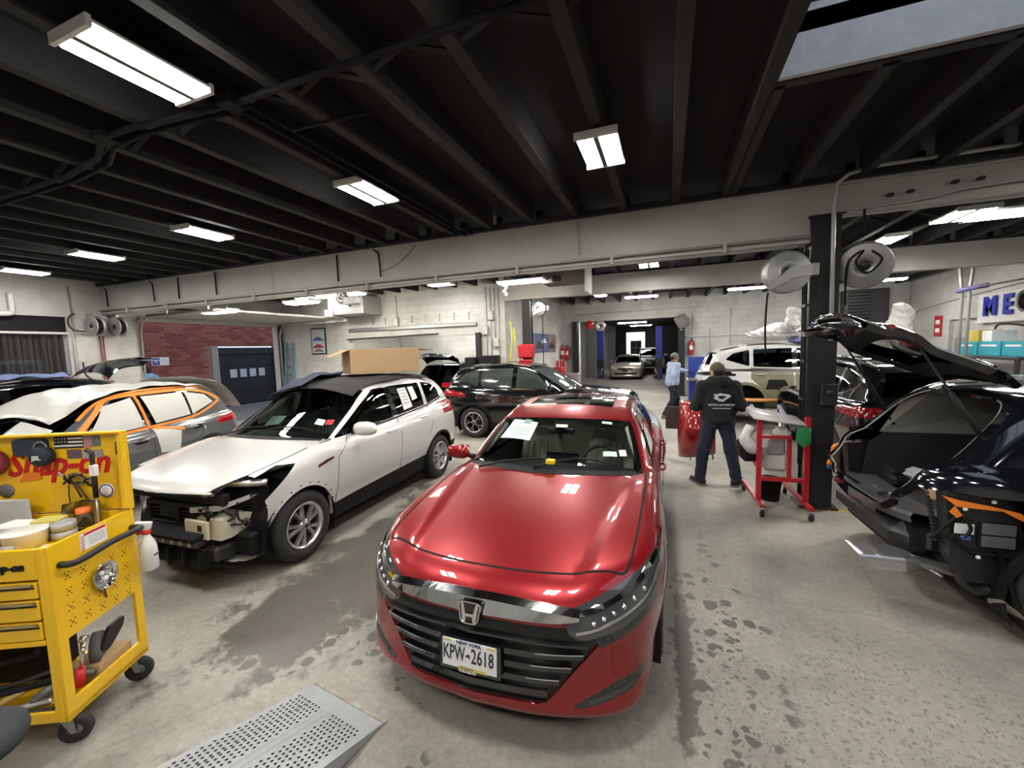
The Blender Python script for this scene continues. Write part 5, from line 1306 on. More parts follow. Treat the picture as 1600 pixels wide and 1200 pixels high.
MB().add([(.22, -.56, .26), (.32, -.30, .20), (.42, -.52, .16), (.34, -.74, .19), (.26, -.56, .22), (.34, -.36, .17)], [(0, 1, 2, 3), (0, 4, 5, 1), (0, 3, 4), (1, 5, 2), (4, 3, 2, 5)]).build('hanging_splash_shield', black_plastic, es)
MB().tube(smooth_path([(.30, -.52, .46), (.27, -.56, .36), (.30, -.55, .26), (.28, -.58, .20)], 4), .012, 6).build('hanging_hose', black_plastic, es)
# hood edge, fender vent, small bolt holes along the arch, wipers
ribbon(EB, 'top', [(.17 + .20 * y * y, y) for y in np.linspace(-.62, .62, 15)], .02, white_paint, 'hood_lip', es, .004, .03)
for sd in ('side', 'side-'):
    ribbon(EB, sd, [(1.10, .885), (1.22, .91), (1.33, .925)], [.028, .03, .018], chrome, 'fender_vent', es, .006)
    ribbon(EB, sd, [(1.14, .89), (1.30, .918)], .012, seam_m, 'vent_slot', es, .008)
    s_ = 1 if sd == 'side' else -1
    for a in np.linspace(.35, 2.5, 9):
        q = EB.on(sd, [(.92 + .42 * math.cos(a), .345 + .42 * math.sin(a))], .001)[0]
        MB().lathe([(0, .003 * s_), (.008, .003 * s_), (.008, 0)], 'y', q, 8).build('bolt_hole', seam_m, es)
    ribbon(EB, sd, [(.92 + .40 * math.cos(a), .345 + .40 * math.sin(a)) for a in np.linspace(-.1, PI - .35, 24)], .02, white_paint, 'arch_flange', es, .004, .03)
    ribbon(EB, sd, [(3.61 + .405 * math.cos(a), .345 + .405 * math.sin(a)) for a in np.linspace(-.1, PI + .1, 24)], .035, black_plastic, 'arch_trim', es, .012, .02)
    ribbon(EB, sd, [(1.70, 1.10), (2.6, 1.135), (3.4, 1.185), (3.95, 1.255)], .02, black_gloss, 'belt_strip', es, n=2)
for (p0, p1, p2) in (((1.22, .10), (1.36, -.25), (1.42, -.60)), ((1.22, .60), (1.33, .3), (1.33, -.02))):
    q = EB.on('top', [p0, p1, p2], .018); MB().tube(smooth_path(q.tolist(), 4), [.012] + [.008] * 7 + [.005], 6).build('wiper', black_plastic, es)
ribbon(EB, 'top', [(1.17 + .36 * y * y, y) for y in np.linspace(-.73, .73, 15)], .07, black_plastic, 'cowl', es, .003, .01)
MB().add([(1.3, -.7, 1.04), (1.3, .7, 1.04), (1.72, .7, 1.08), (1.72, -.7, 1.08), (1.85, .7, .8), (1.85, -.7, .8)], [(0, 1, 2, 3), (3, 2, 4, 5)]).build('dashboard', dash_m, es)
patch_on(EB, 'top', [(1.42, -.05), (1.40, .16), (1.56, .20), (1.56, -.02)], mat('mint paper', (.5, .66, .58)), 'dash_paper', es, -.03, 3)
patch_on(EB, 'top', [(1.50, -.50), (1.52, -.60), (1.60, -.58), (1.58, -.48)], mat('mint paper', (.5, .66, .58)), 'inspection_sticker', es, .004, 3)
patch_on(EB, 'top', [(1.54, -.61), (1.58, -.68), (1.65, -.66), (1.61, -.59)], mat('red sticker', (.5, .03, .03), .5), 'registration_sticker', es, .004, 3)
patch_on(EB, 'side-', [(2.80, 1.20), (3.03, 1.22), (3.00, 1.50), (2.80, 1.50)], white_paper, 'window_paper', es, .006, 4)
patch_on(EB, 'side-', [(3.07, 1.30), (3.22, 1.32), (3.20, 1.50), (3.06, 1.50)], white_paper, 'window_paper', es, .006, 4)
for k in range(5): ribbon(EB, 'side-', [(2.83, 1.47 - .045 * k), (2.97, 1.47 - .045 * k)], .006, ink, 'printed_line', es, .009, 0)

# cloth on the roof and the open cardboard box standing on it
def drape(name, label, x0, x1, y0, y1, m, body, root, off=.018, amp=.02, hang=0, nx=40, ny=36, seed=0, cat='cloth'):
    """cloth following a roof with wrinkles; returns a top-level object in world space"""
    rnd = np.random.RandomState(seed); g = [(x0 + (x1 - x0) * i / nx, y0 + (y1 - y0) * j / ny) for i in range(nx + 1) for j in range(ny + 1)]
    P = body.on('top', g, off); q = np.array(g)
    wv = sum(a * np.abs(np.sin(q[:, 0] * fx + q[:, 1] * fy + ph)) for a, fx, fy, ph in [(amp * rnd.rand(), rnd.uniform(-9, 9), rnd.uniform(-9, 9), rnd.rand() * 6) for _ in range(5)])
    P[:, 2] += wv * .7
    P[:, 0] += .03 * np.sin(q[:, 1] * 7 + seed); P[:, 1] += .03 * np.sin(q[:, 0] * 6 + seed)
    fs = [(i * (ny + 1) + j, i * (ny + 1) + j + 1, (i + 1) * (ny + 1) + j + 1, (i + 1) * (ny + 1) + j) for i in range(nx) for j in range(ny)]
    n = len(P); P2 = P - np.array((0, 0, .006)); P2 = np.r_[P, P2]
    edge = [j for j in range(ny + 1)] + [i * (ny + 1) + ny for i in range(1, nx + 1)] + [nx * (ny + 1) + j for j in reversed(range(ny))] + [i * (ny + 1) for i in reversed(range(1, nx))]
    fs2 = fs + [tuple(a + n for a in reversed(f)) for f in fs] + [(edge[i], edge[(i + 1) % len(edge)], edge[(i + 1) % len(edge)] + n, edge[i] + n) for i in range(len(edge))]
    M = Matrix.Translation(root.location) @ root.rotation_euler.to_matrix().to_4x4() @ Matrix.Diagonal((*root.scale, 1))
    o = MB().add([M @ Vector(p) for p in P2], fs2, True).build(name, m); return tag(o, label, cat)
clothg = mat('charcoal cloth', (.045, .044, .042), .95, bump=(140, .35), noise=(5, (.03, .03, .03), .5))
navy = mat('navy cloth', (.035, .042, .085), .95, bump=(140, .35))
drape('roof_cloth', 'charcoal cloth draped over the white SUV roof under the cardboard box', 2.02, 3.75, -.62, .50, clothg, EB, es, seed=1)
drape('navy_cloth', 'crumpled navy cloth along the far side of the white SUV roof', 1.98, 3.2, .18, .74, navy, EB, es, .035, .07, seed=5, nx=30, ny=20)
card = mat('cardboard', (.47, .31, .17), .85, noise=(7, (.40, .26, .14), .5), bump=(50, .1))
bx = thing('cardboard_box', 'large open brown cardboard box on the white SUV roof', 'box', (-4.1, 4.5, 1.725), math.radians(55))
w_, d_, h_, t_ = 1.0, .5, .34, .006
for q in ((0, w_, 0, t_), (0, w_, d_ - t_, d_)): MB().box(q[0], q[1], q[2], q[3], 0, h_).build('box_side', card, bx)
for q in ((0, t_), (w_ - t_, w_)): MB().box(q[0], q[1], t_, d_ - t_, 0, h_).build('box_end', card, bx)
MB().box(0, w_, 0, d_, 0, t_).build('box_bottom', card, bx)
def flap(p0, p1, p2, p3): 
    n = (Vector(p1) - Vector(p0)).cross(Vector(p3) - Vector(p0)).normalized() * .005
    a = [Vector(p) for p in (p0, p1, p2, p3)]; MB().add(a + [p + n for p in a], [(0, 1, 2, 3), (7, 6, 5, 4), (0, 4, 5, 1), (1, 5, 6, 2), (2, 6, 7, 3), (3, 7, 4, 0)]).build('box_flap', card, bx)
flap((0, 0, h_), (0, d_, h_), (-.24, d_, h_ - .10), (-.24, 0, h_ - .10))
flap((w_, 0, h_), (w_, d_, h_), (w_ + .25, d_, h_ - .03), (w_ + .25, 0, h_ - .03))
flap((0, d_, h_), (w_, d_, h_), (w_, d_ + .05, h_ - .24), (0, d_ + .05, h_ - .24))
flap((0, 0, h_), (w_, 0, h_), (w_, .03, h_ + .005), (0, .03, h_ + .005))
# ---------------------------------------------------------------- helper: raise a tailgate about its hinge
def open_gate(objs, hx, hz, ang):
    M = Matrix.Translation((hx, 0, hz)) @ Matrix.Rotation(math.radians(ang), 4, 'Y') @ Matrix.Translation((-hx, 0, -hz))
    for o in objs: o.matrix_local = M
    return M

# ---------------------------------------------------------------- near black SUV on the right, tailgate up, quarter stripped
navyblk = mat('blue black paint', (.005, .006, .010), .10, coat=1.0)
GATE = rounded([(-.1, .70), (.44, .71), (.57, .86), (.64, 1.15), (.575, 1.46), (.42, 1.57), (-.1, 1.59)], .10, 4)[4:-4] + [(-.1, 1.59), (-.1, .70)]
NS = dict(
    S=dict(L=4.8, H=1.72, axles=(.93, 3.87), belt=1.08, crown=.06, kshoulder=.10, knose=.08, kroof=.12, tum=.18, tum2=.26, kx=.30, mid=3.0, rcrown=.07, flare=.03,
        top=((0, .93), (.15, .985), (.5, 1.045), (1.0, 1.10), (1.3, 1.13), (2, 1.12), (3.6, 1.16), (4.3, 1.17), (4.8, 1.10)),
        roof=((.9, .90), (1.25, 1.11), (1.75, 1.40), (2.1, 1.575), (2.4, 1.65), (2.9, 1.69), (3.5, 1.68), (4.0, 1.62), (4.25, 1.50), (4.5, 1.26), (4.7, 1.05)),
        w=((0, .82), (.3, .89), (.9, .94), (2.0, .935), (3.6, .95), (4.3, .91), (4.8, .80)),
        nose=((0, 0), (.3, .02), (.55, .06), (.72, .13), (.84, .27), (.95, .55)), tail=((0, 0), (.4, .03), (.6, .09), (.75, .20), (.86, .36), (.95, .6)),
        inset=((.15, .10), (.3, .05), (.42, .035), (.6, .01), (.78, 0), (.90, .015), (1.02, .03), (1.2, .10)),
        fz=((.15, .18), (.25, .08), (.4, .02), (.6, 0), (.8, .02), (.92, .07), (1.05, .2)), rz=((.15, .2), (.3, .12), (.55, .03), (.75, 0), (1.0, .06), (1.3, .2)),
        bot=((0, .26), (.5, .24), (4.2, .24), (4.8, .40)), wg=((1.0, .80), (1.6, .84), (2.6, .85), (3.6, .84), (4.3, .79), (4.7, .72))),
    r=.375, rim=.25, style=1, nsp=5, wy=.82, gap=.05, ws=bands(1.29, .30, 2.13, .28, .755, .62, (1.9, .69)), ws_z=1.05,
    glass=([(1.80, 1.12), (2.62, 1.14), (2.60, 1.575), (2.36, 1.56), (2.08, 1.40)], [(2.70, 1.14), (3.40, 1.17), (3.40, 1.57), (2.68, 1.58)]),
    doors=(('front_door', [(1.50, .36), (2.62, .38), (2.66, 1.12), (1.72, 1.10), (1.48, .9)]), ('rear_door', [(2.64, .38), (3.15, .38), (3.3, .7), (3.50, .9), (3.50, 1.15), (2.68, 1.12)])),
    seams=([(1.74, 1.09), (1.50, .9), (1.50, .38)], [(2.67, 1.12), (2.63, .40)], [(3.50, 1.15), (3.50, .9), (3.34, .78)]), handles=((2.48, .97), (3.30, 1.0)),
    pillar=([(2.66, 1.15), (2.64, 1.56)],), mirror=(1.80, .87, 1.13),
    pre=lambda sh: (sh.panel('rear_window', 'rear', [(-.1, 1.20), (.54, 1.20), (.47, 1.48), (-.1, 1.51)], glass_dark, False, lambda c: c.x > 3.9 and c.z > 1.1),
                    sh.panel('tailgate_light', 'rear', [(.30, 1.00), (.56, .98), (.56, 1.07), (.30, 1.07)], mat('tail lamp red', (.30, .006, .012), .12, coat=1.0), True, lambda c: c.x > 3.9 and c.y < .72),
                    sh.panel('tailgate', 'rear', GATE, None, False, lambda c: c.x > 3.85),
                    sh.panel('bumper_off', 'rear', [(-.1, 0), (1.1, 0), (1.1, .97), (.76, .97), (.70, .90), (.60, .76), (.46, .66), (-.1, .62)], drop=True, test=lambda c: c.x > 4.22 and c.z < .98),
                    sh.panel('bumper_off', 'side', [(4.24, 0), (4.9, 0), (4.9, .97), (4.40, .95), (4.27, .88), (4.24, .60)], drop=True, test=lambda c: c.x > 4.2)))
ns, NB, npt = build_car('black_hatch_suv', 'near black SUV with raised tailgate and stripped rear quarter at right', (6.28, 4.47, 0), PI + .035, NS, navyblk, .035)
gobj = npt['tailgate'] + npt['rear_window'] + npt['tailgate_light']
HX, HZ = 3.98, 1.615
GM = open_gate(gobj, HX, HZ, -72)
# inner skin of the gate (pushed inwards), struts
gi = npt['tailgate'][0].data.copy(); 
_p = np.array([v.co[:] for v in gi.vertices]); _n = NB.normal(_p)
for v, q in zip(gi.vertices, (_p - _n * .045).tolist()): v.co = q
gi.flip_normals(); gi.materials.clear(); gi.materials.append(black_plastic)
o = bpy.data.objects.new('tailgate_lining', gi); COL.objects.link(o); o.parent = ns; o.matrix_local = GM
e = [p for p in GATE if p[0] > 0]; loop_g = [(y, z) for y, z in e] + [(-y, z) for y, z in reversed(e)]
P = NB.on('rear', loop_g, .0); Pi = NB.on('rear', loop_g, -.05); n = len(P)
o = MB().add(P.tolist() + Pi.tolist(), [(i, (i + 1) % n, (i + 1) % n + n, i + n) for i in range(n)]).build('tailgate_edge', black_gloss, ns); o.matrix_local = GM
ri = ribbon(NB, 'rear', [(-.42, 1.57), (0, 1.585), (.42, 1.57)], .13, black_gloss, 'rear_spoiler', ns, .03, .01, n=4); ri.matrix_local = GM
rt = ribbon(NB, 'rear', [(-.54, .92), (0, .93), (.54, .92)], .03, chrome, 'gate_trim', ns, .006, .01, n=4); rt.matrix_local = GM
for k, (a, b) in enumerate(((-.56, .83), (-.50, .845), (-.44, .83), (-.38, .845))):
    q = ribbon(NB, 'rear', [(a, b - .02), (a + .02, b + .015), (a + .035, b - .015)], .012, chrome, 'badge_letter', ns, .006, .002); q.matrix_local = GM
for sd in (1, -1):
    g = GM @ Vector(NB.on('rear', [(sd * .58, 1.12)], -.04)[0].tolist()); b0 = Vector((4.22, sd * .62, 1.18))
    MB().tube([b0, b0 + (g - b0) * .55, b0 + (g - b0) * .551, g], [.016, .016, .009, .009], 8).build('gate_strut', black_plastic, ns)
# seal around the opening, cargo bay
ribbon(NB, 'rear', loop_g, .04, mat('grey seal', (.38, .38, .35), .6), 'opening_seal', ns, -.02, .03, True)
ribbon(NB, 'rear', [(y * 1.045, z) for y, z in loop_g], .05, black_gloss, 'opening_flange', ns, .0, .03, True)
MB().box(2.9, 4.42, -.61, .61, .64, .68).build('cargo_floor', mat('cargo carpet', (.03, .03, .032), .95), ns)
lin = mat('grey lining', (.30, .295, .27), .85)
for sd in (1, -1):
    MB().prism([(2.6, .66), (4.45, .66), (4.40, 1.0), (4.28, 1.1), (2.6, 1.1)], sd * .64, sd * .62, 'xz').build('cargo_side_trim', mat('black trim', (.02, .02, .022), .7), ns)
    MB().add([(2.6, sd * .64, 1.1), (4.32, sd * .64, 1.1), (4.20, sd * .57, 1.40), (3.98, sd * .48, 1.54), (2.6, sd * .54, 1.56)], [(0, 1, 2, 3, 4)]).build('pillar_lining', lin, ns)
MB().add([(2.4, -.55, 1.58), (4.0, -.54, 1.545), (4.0, .54, 1.545), (2.4, .55, 1.58)], [(0, 1, 2, 3)]).build('headliner', lin, ns)
MB().bbox(2.75, 2.92, -.64, .64, .55, 1.12, .05).build('rear_bench', mat('dark seat', (.06, .06, .06)), ns)
for yy in (-.4, .4): MB().bbox(2.80, 2.90, yy - .13, yy + .13, 1.14, 1.32, .03).build('headrest', mat('dark seat', (.06, .06, .06)), ns)
sill = MB(); sy = np.linspace(-.53, .53, 13)
for_ = []
for y in sy:
    xe = 4.74 - .36 * (abs(y) / .6) ** 3 * .5
    for (dx, z) in ((-.34, .685), (-.10, .70), (-.02, .715), (.0, .69), (-.01, .64)): for_.append((xe + dx, y, z))
sill.add(for_, [(i * 5 + j, i * 5 + j + 1, (i + 1) * 5 + j + 1, (i + 1) * 5 + j) for i in range(12) for j in range(4)], False).build('sill_trim', mat('sill plastic', (.10, .10, .105), .35), ns)
MB().cbox((4.55, -.05, .712), (.05, .17, .006)).build('latch_cover', satin, ns)
MB().lathe([(.018, 0), (.026, .008), (.034, 0)], 'z', (4.62, .12, .715), 14).build('latch_ring', chrome, ns)
# bare rear structure
MB().bbox(4.20, 4.44, -.72, .72, .36, .64, .03).build('rear_panel', blackpaint, ns)
MB().bbox(4.44, 4.54, -.60, .60, .46, .60, .02).build('bumper_beam', blackpaint, ns)
MB().bbox(4.40, 4.70, -.60, .52, .36, .62, .09).build('energy_absorber', blackpaint, ns)
MB().bbox(4.36, 4.62, -.50, .45, .30, .42, .05).build('undertray', black_plastic, ns)
for sd in (1, -1):
    q = MB(); q.prism([(4.16, .36), (4.44, .36), (4.52, .52), (4.56, .96), (4.22, .95), (4.16, .72)], sd * .68, sd * .79, 'xz').build('quarter_inner', blackpaint, ns)
    pass
STUFF0 = set(bpy.data.objects)
for sd in (1, -1):
    MB().bbox(4.10, 4.30, min(sd * .795, sd * .825), max(sd * .795, sd * .825), .48, .66, .008).build('pressure_vent', black_plastic, ns)
    for k in range(2): MB().bbox(4.115, 4.285, min(sd * .82, sd * .832), max(sd * .82, sd * .832), .49 + .085 * k, .565 + .085 * k, .004).build('vent_flap', mat('vent grey', (.12, .12, .14), .45), ns)
for k in range(14):
    MB().box(4.435 + .004 * k, 4.47 + .002 * k, .70 - .006 * k, .735 - .006 * k, .46 + .026 * k, .475 + .026 * k).build('bracket_tooth', dark_metal, ns)
MB().bbox(4.32, 4.42, .80, .835, .56, .66, .006).build('control_module', black_plastic, ns)
MB().bbox(4.33, 4.43, .832, .84, .57, .64, .002).build('white_label', white_paper, ns)
orange = mat('orange tape', (.85, .22, .02), .6, bump=(40, .3))
MB().add([(4.50, .83, .82), (4.43, .845, .755), (4.30, .85, .75), (4.20, .85, .745), (4.06, .86, .665), (4.12, .86, .745), (4.26, .85, .775), (4.42, .845, .80)], [(0, 1, 7), (1, 2, 6, 7), (2, 3, 6), (3, 4, 5, 6)]).add([(4.44, .846, .76), (4.40, .85, .70), (4.43, .852, .68), (4.47, .848, .72)], [(0, 1, 2, 3)]).build('orange_tape', orange, ns)
for p in ([(4.52, .78, .50), (4.46, .82, .62), (4.42, .83, .68), (4.40, .84, .70)], [(4.40, .85, .70), (4.36, .86, .62), (4.40, .86, .55), (4.45, .85, .56)], [(4.48, .80, .55), (4.40, .83, .50), (4.34, .83, .45), (4.20, .83, .44), (4.06, .83, .42)]): MB().tube(smooth_path(p, 5), .011, 6).build('wiring_loom', black_plastic, ns)
MB().bbox(4.36, 4.41, .85, .87, .54, .565, .004).build('blue_plug', mat('blue plug', (.05, .09, .35), .4), ns)
for (x, z) in ((4.24, .80), (4.38, .74), (4.02, .60), (4.10, .38), (4.06, .40), (4.30, .42), (3.95, .66)): MB().lathe([(0, .012), (.010, .010), (.014, 0)], 'y', (x, .835, z), 8).build('body_clip', white_paper, ns)
for o in set(bpy.data.objects) - STUFF0:
    if o.parent is ns: o.location = (.09, -.02, .13)
# exhaust: pipe, muffler end, bright tip
MB().tube(smooth_path([(3.9, .58, .36), (4.25, .62, .34), (4.45, .63, .36), (4.66, .64, .41)], 5), .038, 12).build('exhaust_pipe', steel, ns)
MB().lathe([(.10, -.02), (.115, 0), (.115, .05), (.095, .07), (.07, .05), (.05, .02)], 'y', (4.34, .72, .38), 22).build('muffler_end', dark_metal, ns)
tip = MB(); sec = rounded([(-.14, -.05), (.14, -.05), (.12, .05), (-.12, .05)], .03, 3); k = len(sec)
vs = [(x + sl * b, .64 + a * sx, .41 + b * sx) for (x, sx, sl) in ((4.64, .6, 0), (4.74, 1.0, 0), (4.96, 1.04, 1.1), (4.955, .90, 1.0), (4.80, .86, 0)) for (a, b) in sec]
tip.add(vs, [(j * k + i, j * k + (i + 1) % k, (j + 1) * k + (i + 1) % k, (j + 1) * k + i) for j in range(4) for i in range(k)] + [tuple(4 * k + i for i in range(k))], False).build('exhaust_tip', satin, ns)
MB().tube(smooth_path([(4.60, .60, .42), (4.56, .64, .36), (4.50, .70, .33)], 4), .012, 6).build('exhaust_hanger', steel, ns)
MB().add([(4.16, .62, .20), (4.16, .90, .20), (4.28, .92, .36), (4.31, .88, .60), (4.30, .60, .60), (4.2, .60, .30)], [(0, 1, 2, 3, 4, 5)]).build('arch_liner_flap', black_plastic, ns)
MB().add([(4.20, .70, .18), (4.18, .92, .20), (4.26, .95, .28), (4.31, .90, .32), (4.32, .80, .27), (4.28, .74, .21)], [(0, 1, 2, 3, 4, 5)]).build('torn_flap', mat('beige felt', (.45, .43, .36), .9), ns)
for sd in ('side', 'side-'):
    ribbon(NB, sd, [(3.87 + .425 * math.cos(a), .375 + .425 * math.sin(a)) for a in np.linspace(.0, PI, 24)], .05, black_plastic, 'arch_trim', ns, .012, .02)
patch_on(NB, 'side', [(4.13, 1.40), (4.07, 1.44), (4.01, 1.40), (4.07, 1.36)], mat('orange sticker', (.85, .3, .10), .6), 'orange_sticker', ns, .004, 3)
# orange and blue ties hanging on the far pillar
tp = MB().tube(smooth_path([(4.62, -.66, .96), (4.66, -.72, .90), (4.67, -.70, .82), (4.69, -.74, .72)], 4), [.012, .02, .018, .024, .02, .015, .022, .02, .022, .018, .02, .024, .018], 6).build('orange_tape_wad', orange, ns)
MB().bbox(4.64, 4.69, -.80, -.76, .66, .72, .012).build('blue_tie', mat('blue plug', (.05, .09, .35)), ns)
MB().bbox(4.60, 4.63, -.68, -.64, .96, 1.0, .008).build('blue_tie', mat('blue plug', (.05, .09, .35)), ns)
# goods inside the boot
def in_ns(p): return Matrix.Translation(ns.location) @ ns.rotation_euler.to_matrix().to_4x4() @ Vector(p)
b_ = tag(MB().bbox(-.22, .22, -.12, .12, 0, .13, .006).build('parts_box', card), 'small brown cardboard box inside the open black SUV boot', 'box'); b_.location = in_ns((4.08, .18, .682)); b_.rotation_euler = (0, 0, 2.0)
o = MB()
for q in range(3):
    r = .34 - .06 * q
    o.tube([in_ns((3.85 + .42 * r / .34 * math.cos(a), .12 + r * math.sin(a), .90 + .04 * q + .02 * math.sin(3 * a))) for a in np.linspace(.3, 5.6, 26)], .022, 6)
tag(o.build('trim_strips', black_plastic), 'coiled black trim strips lying in the black SUV boot', 'trim strips')
tag(MB().add([in_ns(p) for p in ((4.32, -.30, .80), (4.28, .20, .83), (4.20, .52, .90), (4.10, .50, .97), (4.18, .18, .90), (4.22, -.28, .86), (4.22, -.28, .70), (4.20, .5, .70))], [(0, 1, 4, 5), (1, 2, 3, 4), (0, 5, 6), (1, 0, 6, 7), (2, 1, 7)]).build('grey_molding', mat('grey plastic', (.36, .36, .37))), 'curved grey plastic molding across the black SUV boot', 'molding')
tag(MB().bbox(-.12, .12, -.16, .16, 0, .10, .03).bbox(-.10, .02, -.10, .12, .09, .15, .02).build('black_bag', black_plastic, location=in_ns((4.28, -.34, .682))), 'black parts bag behind the boot sill', 'bag')
tag(MB().tube([in_ns((4.12, -.36, .72)), in_ns((4.10, -.22, .73)), in_ns((4.14, -.10, .72))], .035, 8).build('red_lamp_part', mat('tail lamp red', (.3, .006, .012))), 'dark red lamp part lying in the boot', 'lamp part')

# ---------------------------------------------------------------- grey car masked for paint
grey_paint = mat('grey car paint', (.075, .080, .085), .22, coat=.8)
mask = mat('masking film', (.50, .50, .47), .28, bump=(7, 1.6), noise=(6, (.52, .52, .49), .5))
GB = RB; gun = MATS['gunmetal alloy']
gc, gp = copy_car(rav, 'masked_grey_car', 'grey car masked with paper and orange tape behind the white SUV', (-6.62, .63, 0), math.radians(108.6), {blk: grey_paint, glass_mid: glass_dark, gun: satin}, (1, 1, .965), ('door_mirror', 'window_trim', 'roof_rail', 'door_crease'))
tape_o = mat('orange tape', (.85, .22, .02))
sd = 'side-'
ribbon(GB, sd, [(1.55, 1.06), (1.80, 1.20), (2.06, 1.40), (2.34, 1.575), (2.9, 1.60), (3.5, 1.585), (3.88, 1.50), (4.10, 1.36)], .055, tape_o, 'masking_tape', gc, .004, .001, n=4)
ribbon(GB, sd, [(4.10, 1.34), (3.5, 1.16), (2.6, 1.12), (1.70, 1.085)], .035, tape_o, 'masking_tape', gc, .004, .001, n=4)
ribbon(GB, sd, [(2.66, 1.13), (2.64, 1.58)], .035, tape_o, 'masking_tape', gc, .014, .001)
ribbon(GB, 'top', [(1.9, -.70), (2.2, -.63), (2.6, -.615), (3.2, -.61), (3.8, -.58), (4.25, -.52)], .035, tape_o, 'masking_tape', gc, .008, .001, n=3)
patch_on(GB, sd, [(2.78, 1.16), (3.40, 1.19), (3.40, 1.55), (2.72, 1.56)], mask, 'mask_sheet', gc, .008, 6); patch_on(GB, sd, [(3.45, 1.19), (3.95, 1.33), (3.82, 1.47), (3.45, 1.55)], mask, 'mask_sheet', gc, .006, 5)
patch_on(GB, sd, [(1.86, 1.13), (2.60, 1.15), (2.58, 1.56), (2.2, 1.49)], mask, 'mask_sheet', gc, .008, 6)
patch_on(GB, sd, [(2.72, .74), (3.02, .70), (3.12, 1.02), (2.70, 1.10)], mask, 'mask_sheet', gc, .006, 5)
ribbon(GB, sd, [(2.72, 1.10), (3.00, 1.05), (3.16, 1.0)], .04, tape_o, 'masking_tape', gc, .012, .001)
for (x, z) in ((2.48, .95), (3.42, .98)):
    p = GB.on(sd, [(x, z)], .001)[0]; MB().lathe([(0, -.002), (.07, -.002), (.078, .0)], 'y', p, 20, M=Matrix.Diagonal((1.25, 1, .55, 1))).build('handle_cup', seam_m, gc)
drape('mask_film', 'milky masking film over the roof of the grey car', 1.75, 4.2, -.60, .55, mask, GB, gc, .012, .03, seed=3, cat='film')
drape('windshield_paper', 'masking paper taped over half of the grey car windshield', 1.40, 1.72, -.66, -.22, mask, GB, gc, .012, .012, seed=9, nx=16, ny=12, cat='paper')
sp_ = MB(); g = []
for i in range(9):
    for j in range(9): u, v = i / 8, j / 8; g.append((4.0 + .62 * u, -.74 + 1.3 * v, 1.66 * .98 + .10 * math.sin(v * 3) * (1 - u) - .50 * u ** 1.6 + .015 * math.sin(9 * v + 4 * u)))
Mg = Matrix.Translation(gc.location) @ gc.rotation_euler.to_matrix().to_4x4()
tag(sp_.add([Mg @ Vector(p) for p in g], [(i * 9 + j, i * 9 + j + 1, (i + 1) * 9 + j + 1, (i + 1) * 9 + j) for i in range(8) for j in range(8)], True).build('mask_sheet', mask), 'stiff masking sheet standing over the tail of the grey car', 'sheet')

# ---------------------------------------------------------------- dark SUV at far left, tailgate up, blue cloth on its roof
LB = RB
ls, lp = copy_car(rav, 'dark_blue_suv', 'dark blue SUV at far left with open tailgate and cloth on its roof', (-10.15, .32, 0), math.radians(95), {blk: navyblk, glass_mid: glass_dark}, (1.04, 1, 1.03), ('door_mirror', 'door_crease'))
open_gate(lp['tailgate'] + lp['rear_window'] + [o for o in lp.get('tail_light', []) if 0], 3.98, 1.64, -72)
drape('blue_cloth', 'crumpled blue cloth lying on the dark SUV roof at far left', 2.3, 3.5, -.62, -.1, mat('blue cloth', (.10, .13, .26), .95, bump=(120, .35)), LB, ls, .02, .05, seed=4, nx=24, ny=14)

# ---------------------------------------------------------------- cars farther back
bk, bp_ = copy_car(rav, 'black_suv', 'black SUV half hidden behind the black column, tail to the camera', (3.12, 10.75, 0), -PI / 2, {glass_mid: glass_dark}, (1, 1, 1.04), ('door_mirror', 'door_crease'))
an, ap = copy_car(rav, 'dark_suv', 'dark SUV with raised tailgate in the opening of the back wall', (-6.55, 14.5, 0), -PI / 2 + .06, {glass_mid: glass_dark}, (.92, 1, 1), ('door_mirror', 'door_crease'))
open_gate(ap['tailgate'] + ap['rear_window'], 3.98, 1.64, -68)
silver = mat('silver paint', (.42, .42, .42), .28, metal=.6, coat=.8)
champ = mat('champagne paint', (.50, .48, .43), .28, metal=.5, coat=.8)
olive = mat('olive e-coat', (.17, .165, .10), .5, noise=(6, (.12, .115, .07), .4))
WB_ = RB
wt, wp = copy_car(rav, 'white_stripped_suv', 'white SUV with bare olive door shells behind the workers', (5.5, 11.95, .20), PI, {blk: white_paint, glass_mid: glass_dark}, (1.04, 1, 1.04), ('door_mirror', 'door_crease', 'window_trim', 'tail_light'))
for o in wp['wheel'][:]:
    if o.location.y > 0 and o.location.x > 2:
        for c in list(o.children): bpy.data.objects.remove(c)
        bpy.data.objects.remove(o)
for nm in ('rear_door', 'front_door', 'lower_cladding'):
    for o in wp[nm]: o.data = o.data.copy(); o.data.materials[0] = olive
ribbon(WB_, 'side', [(1.5, 1.06), (2.6, 1.075), (3.4, 1.10), (4.3, 1.10)], .10, dark_metal, 'belt_rail', wt, .006)
for (x0, x1, z0, z1) in ((1.62, 2.52, .62, .86), (2.74, 3.22, .66, .88)):
    patch_on(WB_, 'side', [(x0, z0), (x1, z0), (x1 - .06, z1), (x0 + .1, z1)], seam_m, 'door_cutout', wt, .004, 5)
    MB().tube(smooth_path(WB_.on('side', [(x0 + .1, z0 + .08), ((x0 + x1) / 2, z0 + .14), (x1 - .1, z0 + .1)], -.03).tolist(), 4), .02, 6).build('door_mechanism', steel, wt)
MB().tube([(1.4, .99, .42), (3.0, .99, .42)], .05, 10).build('rack_bar', dark_metal, wt); MB().tube([(3.0, .99, .42), (4.2, .99, .42)], .045, 10).build('rack_bar', mat('copper bar', (.6, .27, .10), .45), wt)
for x in (1.2, 3.9): MB().bbox(x - .06, x + .06, -.5, .5, -.19, .25, .02).build('rack_stand', dark_metal, wt)
